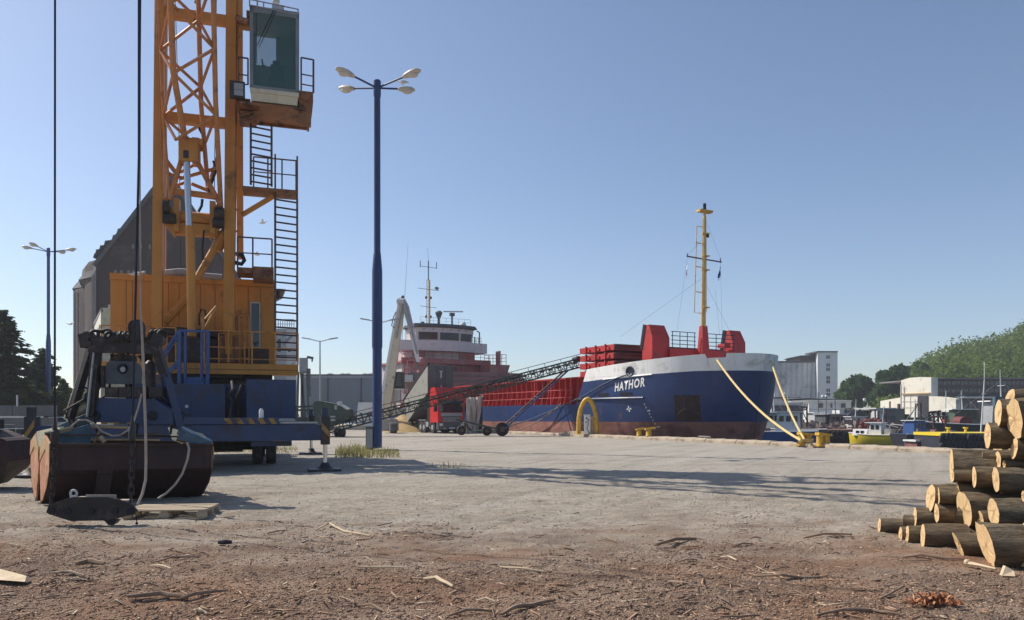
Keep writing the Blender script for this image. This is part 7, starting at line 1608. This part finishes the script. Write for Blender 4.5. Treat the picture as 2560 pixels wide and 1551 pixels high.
Z8 = lambda x, y: (2160+x/2.985, 960+y/2.985)
LG = [ # zoom-x, zoom-y, zoom height, depth, length px(zoom) , skew, slant, label
 (117, 1055, 105, 10.35, 160, .1, 0, 'thin log lying furthest left at the foot of the pile'),
 (300, 1032, 96, 10.25, 150, 0, .3, 'log end half hidden behind the two short logs, second from the left'),
 (383, 992, 142, 10.1, 160, .05, 0, 'log standing a little higher at the left end of the second layer'),
 (275, 1125, 120, 9.75, 60, .05, 0, 'short slice of log showing only a narrow pale edge in the bottom row'),
 (320, 1135, 140, 9.6, 100, .1, 0, 'reddish rimmed short log next to the narrow slice in the bottom row'),
 (440, 1138, 172, 9.25, 180, .05, .1, 'medium bottom row log with a round dark knot at the top of its face'),
 (626, 1137, 150, 9.35, 250, 0, 0, 'bottom row log seen edge on, right of the knotted one'),
 (708, 1208, 178, 8.75, 190, -.35, 0, 'front log with slanting oval face beside the huge split one'),
 (912, 1205, 335, 8.2, 330, -.22, .0, 'huge front log with jagged split face at the bottom of the pile'),
 (1180, 1215, 300, 8.0, 200, .1, 0, 'front log cut by the right picture edge at the bottom'),
 (545, 962, 134, 9.75, 170, 0, 0, 'small upright oval log face under the pale forked log'),
 (500, 845, 190, 10.0, 220, .1, -.1, 'pale log with torn light wood at the left of the third layer'),
 (560, 840, 125, 9.75, 170, 0, .1, 'round log face in front of the torn pale one'),
 (708, 812, 165, 9.65, 300, -.15, .1, 'ochre log face in the middle of the third layer'),
 (748, 935, 255, 9.3, 300, -.12, 0, 'tall narrow log face in the centre of the pile'),
 (690, 985, 160, 9.5, 170, .25, .3, 'log with dark bark wedge on its forked face left of the tall narrow one'),
 (886, 885, 122, 9.25, 200, -.1, 0, 'small pale log face right of the tall narrow one'),
 (872, 1017, 135, 9.0, 110, -.1, 0, 'small narrow face under the small pale one'),
 (968, 955, 190, 8.75, 320, -.05, 0, 'thick bark covered log in the right half of the fourth layer'),
 (1028, 825, 52, 9.2, 220, 0, 0, 'tiny log end between two thick logs at the right'),
 (655, 612, 232, 9.75, 230, 0, .1, 'large log with tall face and heart stain, left end of the upper tier'),
 (662, 686, 88, 9.55, 140, 0, 0, 'small log tucked below the large heart stained one'),
 (826, 698, 152, 9.3, 160, 0, .1, 'ochre round faced log below the upper tier'),
 (988, 712, 172, 9.0, 320, -.05, 0, 'long thick grey log reaching the right edge below the upper tier'),
 (1048, 600, 56, 9.1, 260, 0, 0, 'thin pale ended log on top of the long grey one'),
 (878, 563, 132, 9.6, 120, 0, 0, 'upper tier log seen edge on as a pale line'),
 (1003, 573, 132, 9.35, 130, 0, .1, 'upper tier log face with orange torn bark at its rim'),
 (926, 380, 182, 9.15, 220, 0, .1, 'big round pale log face left of the top logs'),
 (1005, 220, 190, 9.05, 110, .05, .1, 'tall oval log face below the topmost log'),
 (1122, 265, 265, 8.75, 250, -.15, .0, 'largest upper log with a wavy split face at the right edge'),
 (1092, 105, 120, 9.0, 250, .2, -.1, 'topmost log with broken light wood end'),
 (1124, 475, 150, 8.9, 200, .1, 0, 'dark upright log below the largest upper one'),
 (1190, 835, 75, 8.6, 150, 0, 0, 'tiny pale log end cut by the right edge in the middle'),
 (1195, 480, 120, 9.0, 150, 0, 0, 'sliver of pale log end at the right edge of the upper tier')]
for i, (zx, zy, zh, Y, lp, sk, sl_, lab) in enumerate(LG):
    px, py = Z8(zx, zy); L = lp/2.985/F*Y*1.25+.12
    if zx+lp > 1150: L += 1.0
    log(lab, px, py, zh/2.985, Y, L, yaw=-15+rnd.uniform(-4, 4)+(-6 if 'edge on' in lab else 0), skew=sk, slant=sl_, seed=i, wob=.10 if ('split' in lab or 'torn' in lab) else .045)
# hidden body of the heap, behind the visible faces
k = 0
for zx, zy, zh, Y in ((700, 1060, 150, 10.3), (820, 1120, 170, 10.2), (980, 1130, 200, 9.9), (1120, 1060, 200, 9.7), (760, 760, 150, 10.4), (900, 780, 170, 10.3), (1060, 800, 190, 10.0), (840, 900, 180, 10.4), (1000, 880, 170, 10.2), (1130, 900, 200, 9.6), (1090, 670, 190, 9.9), (930, 650, 150, 10.3), (1080, 560, 150, 10.2), (1000, 470, 150, 10.2), (1110, 400, 200, 9.9), (1150, 250, 200, 9.8), (1180, 120, 160, 9.8), (620, 1050, 120, 10.4), (1040, 330, 140, 10.1), (1130, 1170, 200, 9.2), (1010, 1040, 150, 9.5)):
    px, py = Z8(zx, zy); k += 1
    log('dark log inside the heap showing only bark between the front faces', px, py, zh/2.985, Y, 1.7, yaw=-8+rnd.uniform(-5, 5), seed=200+k)
# ================================================================ bark litter, clods, sticks
def litter_mat(name, cols):
    m, t, p = _new(name); gi = t.nodes.new('ShaderNodeNewGeometry'); cr = t.nodes.new('ShaderNodeValToRGB'); cr.color_ramp.interpolation = 'LINEAR'
    while len(cr.color_ramp.elements) < len(cols): cr.color_ramp.elements.new(.5)
    for e, (q, c) in zip(cr.color_ramp.elements, cols): e.position = q; e.color = (*c, 1)
    lk(t, gi.outputs['Random Per Island'], cr.inputs[0]); lk(t, cr.outputs[0], p.inputs['Base Color']); p.inputs['Roughness'].default_value = .95; p.inputs['Specular IOR Level'].default_value = .1; return m
M['chips'] = litter_mat('bark_chips', [(0, (.09, .06, .045)), (.3, (.22, .15, .11)), (.6, (.36, .25, .18)), (.8, (.42, .25, .16)), (.93, (.54, .42, .30)), (1, (.68, .56, .42))])
M['clods'] = litter_mat('dry_clods', [(0, (.22, .18, .14)), (.5, (.40, .35, .29)), (1, (.50, .45, .38))])
BXf = np.array([(0, 2, 3, 1), (4, 5, 7, 6), (0, 1, 5, 4), (2, 6, 7, 3), (0, 4, 6, 2), (1, 3, 7, 5)])
def scatter(name, n, sx, sy, sz, m, seed, dens, label, ymin=5.2, ymax=24., lift=.3, taper=.5, tilt=.18):
    rg = np.random.RandomState(seed)
    Y = ymin*(ymax/ymin)**rg.rand(n*3); X = (rg.rand(n*3)*2-1.0)*.76*Y
    keep = (rg.rand(n*3) < dens(X, Y)) & (((X-Q.x)*QN.x+(Y-Q.y)*QN.y) < -1.2); X, Y = X[keep][:n], Y[keep][:n]; n = len(X)
    L = sx[0]*(sx[1]/sx[0])**(rg.rand(n)**1.6); W_ = sy[0]+(sy[1]-sy[0])*rg.rand(n); H_ = sz[0]+(sz[1]-sz[0])*rg.rand(n)
    base = np.array([(x, y, z) for z in (-.5, .5) for y in (-.5, .5) for x in (-.5, .5)])
    V = base[None]*np.stack([L, W_, H_], 1)[:, None]
    V[:, :, 1] *= np.where(V[:, :, 0] > 0, taper+rg.rand(n)[:, None]*(1-taper), 1); V[:, :, 0] += (rg.rand(n, 8)-.5)*(L*.25)[:, None]; V[:, :, 2] += np.abs(V[:, :, 0])*(rg.rand(n)*.2)[:, None]
    a = rg.rand(n)*6.283; b = rg.normal(size=n)*tilt; ca, sa, cb2, sb = np.cos(a), np.sin(a), np.cos(b), np.sin(b)
    x, y, z = V[..., 0], V[..., 1], V[..., 2]; x2 = x*cb2[:, None]-z*sb[:, None]; z2 = x*sb[:, None]+z*cb2[:, None]
    Vx = x2*ca[:, None]-y*sa[:, None]+X[:, None]; Vy = x2*sa[:, None]+y*ca[:, None]+Y[:, None]; Vz = z2+(gh(X, Y)+H_*lift)[:, None]
    VV2 = np.stack([Vx, Vy, Vz], -1).reshape(-1, 3); Fq = (BXf[None]+8*np.arange(n)[:, None, None]).reshape(-1, 4)
    o = bpy.data.objects.new(name, np_mesh(name, VV2, Fq, m)); COL.objects.link(o); props(o, kind='stuff'); o['label'] = label; return o
def d_lit(X, Y):
    e = Y+6.5*vnoise(X*.9+20, Y*1.3, 31)+3*vnoise(X*3, Y*4, 33); return np.clip((15.6-e)/3.2, .035, 1)
scatter('bark_litter', 36000, (.008, .05), (.004, .013), (.002, .006), 'chips', 3, d_lit, 'fine brown bark litter covering the near ground', lift=.45)
scatter('bark_slivers', 1500, (.05, .26), (.006, .018), (.003, .010), 'chips', 4, d_lit, 'longer strips of bark lying in the brown litter', lift=.5, tilt=.08)
scatter('dry_clods', 4000, (.008, .05), (.008, .03), (.003, .010), 'clods', 5, lambda X, Y: np.clip((Y-8)/6, .05, 1)*np.clip((24-Y)/8, 0, 1), 'crumbs of dried earth on the pale ground', lift=.3, ymin=7, ymax=24, tilt=.3)
# single sticks
def stick(pts, r, m, label=None, grp='fallen sticks in the bark litter', name='stick'):
    q = [PG(a, b) for a, b in pts]; c = q[0].copy(); w_ = []
    for i, p in enumerate(q): p.z = float(gh(np.array(p.x), np.array(p.y)))+r*1.2+(.02*math.sin(i*1.7) if 0 < i < len(q)-1 else 0)
    fine = []
    for a, b in zip(q, q[1:]):
        for f in (0, .33, .66): p = a.lerp(b, f); fine.append(p+Vector((0, rnd.uniform(-.008, .008), rnd.uniform(0, .006))))
    fine.append(q[-1]); g = G(); n = len(fine); g.pipe(fine, [r*(.55+.5*math.sin(math.pi*(i+.7)/(n+.4))) for i in range(n)], 6)
    return single(g, name, m, label, 'stick', grp, c)
for pts_, r, m, lab in (
 ([(790, 1330), (822, 1320), (860, 1332), (925, 1345)], .014, 'stick_pale', 'bent pale stick forming a low peak in the middle distance'),
 ([(1640, 1372), (1690, 1360), (1740, 1354)], .022, 'stick', 'dark thick branch left of the image centre line at the litter edge'),
 ([(1255, 1546), (1290, 1528), (1330, 1515), (1385, 1503)], .018, 'stick', 'curved dark branch near the bottom of the picture, centre'),
 ([(1120, 1546), (1165, 1535), (1235, 1530)], .012, 'stick', 'thin branch left of the curved dark branch at the bottom'),
 ([(2040, 1546), (2110, 1540), (2180, 1536), (2250, 1544)], .014, 'stick', 'long thin branch at the bottom edge below the orange leaf heap'),
 ([(1880, 1447), (1950, 1452), (2010, 1448), (2065, 1446)], .013, 'stick', 'long slightly bent branch left of the log pile front'),
 ([(2010, 1348), (2060, 1346), (2130, 1345)], .015, 'stick', 'branch lying between the litter edge and the thin leftmost log'),
 ([(2255, 1396), (2300, 1400), (2360, 1403), (2410, 1405)], .016, 'stick', 'branch parallel to the bottom logs'),
 ([(1800, 1550), (1850, 1548), (1900, 1542)], .010, 'stick', 'short thin branch at the lower edge right of centre'),
 ([(320, 1508), (400, 1500), (470, 1502)], .020, 'stick', 'flat reddish branch in the lower left'),
 ([(450, 1503), (490, 1500), (570, 1490)], .016, 'stick', 'branch crossing the end of the flat reddish one'),
 ([(190, 1418), (220, 1413), (262, 1416)], .030, 'stick', 'thick bark strip below the hook beam'),
 ([(545, 1368), (580, 1367)], .028, 'steel_dark', 'dark charred lump right of the pallet in the litter'),
 ([(380, 1408), (430, 1396), (500, 1392)], .010, 'stick', 'thin arched twig below the pallet'),
 ([(900, 1428), (960, 1430), (1010, 1431)], .012, 'stick_pale', 'straight pale stick left of the bottom centre'),
 ([(1060, 1456), (1090, 1460), (1132, 1474)], .018, 'stick_pale', 'peeled pale splinter in the middle of the litter'),
 ([(2200, 1500), (2260, 1478), (2260, 1472)], .010, 'stick', 'thin twig beside the orange leaf heap'),
 ([(100, 1440), (170, 1437), (210, 1438)], .012, 'stick_pale', 'pale straight stick in the lower left'),
 ([(1250, 1420), (1310, 1428), (1360, 1432)], .011, 'stick_pale', 'pale twig right of the bottom centre')):
    stick(pts_, r, m, lab)
for i in range(60):
    y = rnd.uniform(1335, 1548); x = rnd.uniform(0, 2480)
    if x > 2150 and y < 1440: continue
    l = rnd.uniform(18, 75)*(y-1038)/450; a = rnd.uniform(-.22, .22)
    stick([(x, y), (x+l*.5, y+l*.5*a*.6+rnd.uniform(-1, 1)), (x+l, min(1549, y+l*a))], rnd.uniform(.004, .011), rnd.choice(['stick', 'stick', 'stick_pale']), 'small twig lying in the brown bark litter', 'small twigs in the bark litter', 'twig')
g = G(); g.prism([PG(0, 1452)+Vector((-.2, 0, .02)), PG(62, 1460)+Vector((0, 0, .02)), PG(58, 1456)+Vector((0, .05, .05)), PG(0, 1436)+Vector((-.2, .1, .07))], (0, .04, -.015)); single(g, 'wood_splinter', 'stick_pale', 'large pale wedge of split wood at the left edge of the ground', 'wood', loc=PG(30, 1458))
g = G(); a = PG(2418, 1416); b = PG(2490, 1430); g.pipe([a+Vector((0, 0, .03)), a.lerp(b, .4)+Vector((0, 0, .035)), b+Vector((0, 0, .03))], [.03, .018, .012], 6); g.ball(a+Vector((0, 0, .04)), .035, n=8, m=6); single(g, 'wood_splinter', 'stick_pale', 'white splintered stick in front of the huge split log', 'wood', loc=a)
g = G(); g.prism([PG(2505, 1442)+Vector((0, 0, .01)), PG(2538, 1444)+Vector((0, 0, .01)), PG(2535, 1440)+Vector((0, 0, .05)), PG(2514, 1438)+Vector((0, 0, .09))], (0, .04, 0)); single(g, 'wood_splinter', 'stick_pale', 'pointed wood chunk at the lower right edge of the log pile', 'wood', loc=PG(2520, 1438))
cs = []; 
rg = np.random.RandomState(9); c = PG(2330, 1520)
me = leaf_cloud('leaf_heap', [(c.x+rg.uniform(-.14, .16), c.y+rg.uniform(-.08, .08), .03+rg.uniform(0, .05)) for _ in range(14)], [(.07, .06, .04)]*14, [26]*14, .022, litter_mat('dry_leaf', [(0, (.22, .07, .03)), (.6, (.42, .18, .09)), (1, (.60, .34, .2))]), 12)
o = bpy.data.objects.new('leaf_heap', me); COL.objects.link(o); props(o, 'small heap of orange brown bark scraps at the bottom right', 'bark heap')
# ================================================================ grass tufts
def grass(label, px0, px1, py0, py1, n, h, seed):
    rg = np.random.RandomState(seed); pxs = rg.uniform(px0, px1, n); pys = rg.uniform(py0, py1, n); edge = 1-np.abs((pxs-px0)/(px1-px0)*2-1)**2.5
    Y = F*EYE/(pys-HY); X = (pxs-CX)/F*Y; hh = h*(.35+.9*rg.rand(n))*(.35+.65*edge)*(.55+.45*vnoise(X*1.7, Y*1.7, seed)*2); a = rg.rand(n)*6.28; ln = rg.normal(size=(n, 2))*.22*hh[:, None]; w_ = .006+.008*rg.rand(n)
    b = np.stack([X, Y, np.zeros(n)], 1); dx = np.stack([np.cos(a)*w_, np.sin(a)*w_, np.zeros(n)], 1); mid = b+np.concatenate([ln*.4, (hh*.6)[:, None]], 1); tip = b+np.concatenate([ln*1.2, hh[:, None]], 1)
    V = np.stack([b-dx, b+dx, mid+dx*.7, mid-dx*.7, mid-dx*.7, mid+dx*.7, tip+dx*.1, tip-dx*.1], 1).reshape(-1, 3); Fq = (np.array([(0, 1, 2, 3), (4, 5, 6, 7)])[None]+8*np.arange(n)[:, None, None]).reshape(-1, 4)
    o = bpy.data.objects.new('grass_tuft', np_mesh('grass_tuft', V, Fq, 'grassb')); COL.objects.link(o); props(o, kind='stuff'); o['label'] = label
grass('dry yellowish grass tuft at the foot of the tall lamp post', 838, 925, 1126, 1146, 800, .36, 1)
grass('lower weeds right of the lamp post foot', 915, 1000, 1128, 1146, 500, .28, 2)
grass('thin grass strip under the crane', 530, 745, 1120, 1134, 700, .30, 3)
grass('sparse dry weeds right of the lamp post', 1060, 1180, 1160, 1172, 120, .09, 4)
grass('weeds left of the rusty grab', 40, 90, 1165, 1178, 160, .22, 5)
grass('grass strip along the low wall at the far left', -200, 90, 1075, 1079, 500, .35, 6)
g = G(); c = PG(965, 1128); g.loft([[c+Vector((math.cos(a)*r*1.3, math.sin(a)*r*.8, z)) for a in np.linspace(0, 6.28, 12, endpoint=False)] for r, z in ((.45, 0), (.42, .09), (.2, .13))]); single(g, 'kerb_stone', 'concrete', 'low dark stone at the right foot of the lamp post', 'stone', loc=c)
g = G(); c = PG(1080, 1100); 
# ================================================================ gulls
def gull(label, c, s=1., rz=0., fly=False):
    t = thing('seagull', label, 'gull', c, rz, None)
    g = G(); rings = []
    for x, r_, z in ((-.22, .015, .10), (-.12, .055, .12), (0, .075, .13), (.10, .06, .15), (.15, .035, .19), (.19, .035, .22), (.23, .02, .22), (.25, .008, .21)):
        rings.append([(x*s, math.cos(a)*r_*s, (z+math.sin(a)*r_)*s) for a in np.linspace(0, 6.28, 10, endpoint=False)])
    g.loft(rings); part(g, 'body', 'gull', t)
    if fly:
        for sy in (-1, 1): g = G(); g.prism([(.06*s, 0, .15*s), (.02*s, sy*.3*s, .26*s), (-.06*s, sy*.62*s, .22*s), (-.08*s, sy*.3*s, .22*s), (-.08*s, 0, .15*s)], (0, 0, .012)); part(g, 'wing', 'gull', t)
    else:
        for sy in (-1, 1): g = G(); g.prism([(.08*s, sy*.07*s, .17*s), (-.05*s, sy*.08*s, .10*s), (-.30*s, sy*.03*s, .10*s), (-.10*s, sy*.075*s, .17*s)], (0, sy*.008, 0)); part(g, 'wing', 'lgrey', t); g = G(); g.tube((0, sy*.03*s, 0), (0, sy*.03*s, .08*s), .007*s, n=5); part(g, 'leg', 'stripe_y', t)
    g = G(); g.tube((.25*s, 0, .21*s), (.30*s, 0, .205*s), .008*s, .002, 5); part(g, 'beak', 'stripe_y', t)
gull('white gull perched on the right lower arm of the tall lamp post', P(1007, 214, 35.1), 1.1, R(160))
gull('white gull sitting on the roof edge of the orange machinery house', P(343, 695, 26), 1.0, R(30))
gull('gull flying low behind the crane ladder', P(657, 563, 55), 1.2, R(20), True)
gull('gull gliding just above the lower crane landing', P(641, 642, 50), 1.0, R(200), True)
gull('gull in flight beside the dark elevator wall', P(177, 815, 60), 1.0, R(60), True)
# ================================================================ thin summer haze
g = G(); g.bb(-330, 760, -40, 560, -8.5, 72)
hz = bpy.data.objects.new('haze', mesh_of(g, 'haze', None, False)); COL.objects.link(hz); props(hz, kind='stuff')
hm = bpy.data.materials.new('haze'); hm.use_nodes = True; t = hm.node_tree
for n in list(t.nodes):
    if n.type == 'BSDF_PRINCIPLED': t.nodes.remove(n)
pv = t.nodes.new('ShaderNodeVolumePrincipled'); pv.inputs['Color'].default_value = (.88, .92, 1, 1); pv.inputs['Density'].default_value = .00045; pv.inputs['Anisotropy'].default_value = .2
t.links.new(pv.outputs[0], [n for n in t.nodes if n.type == 'OUTPUT_MATERIAL'][0].inputs['Volume']); hz.data.materials.append(hm)
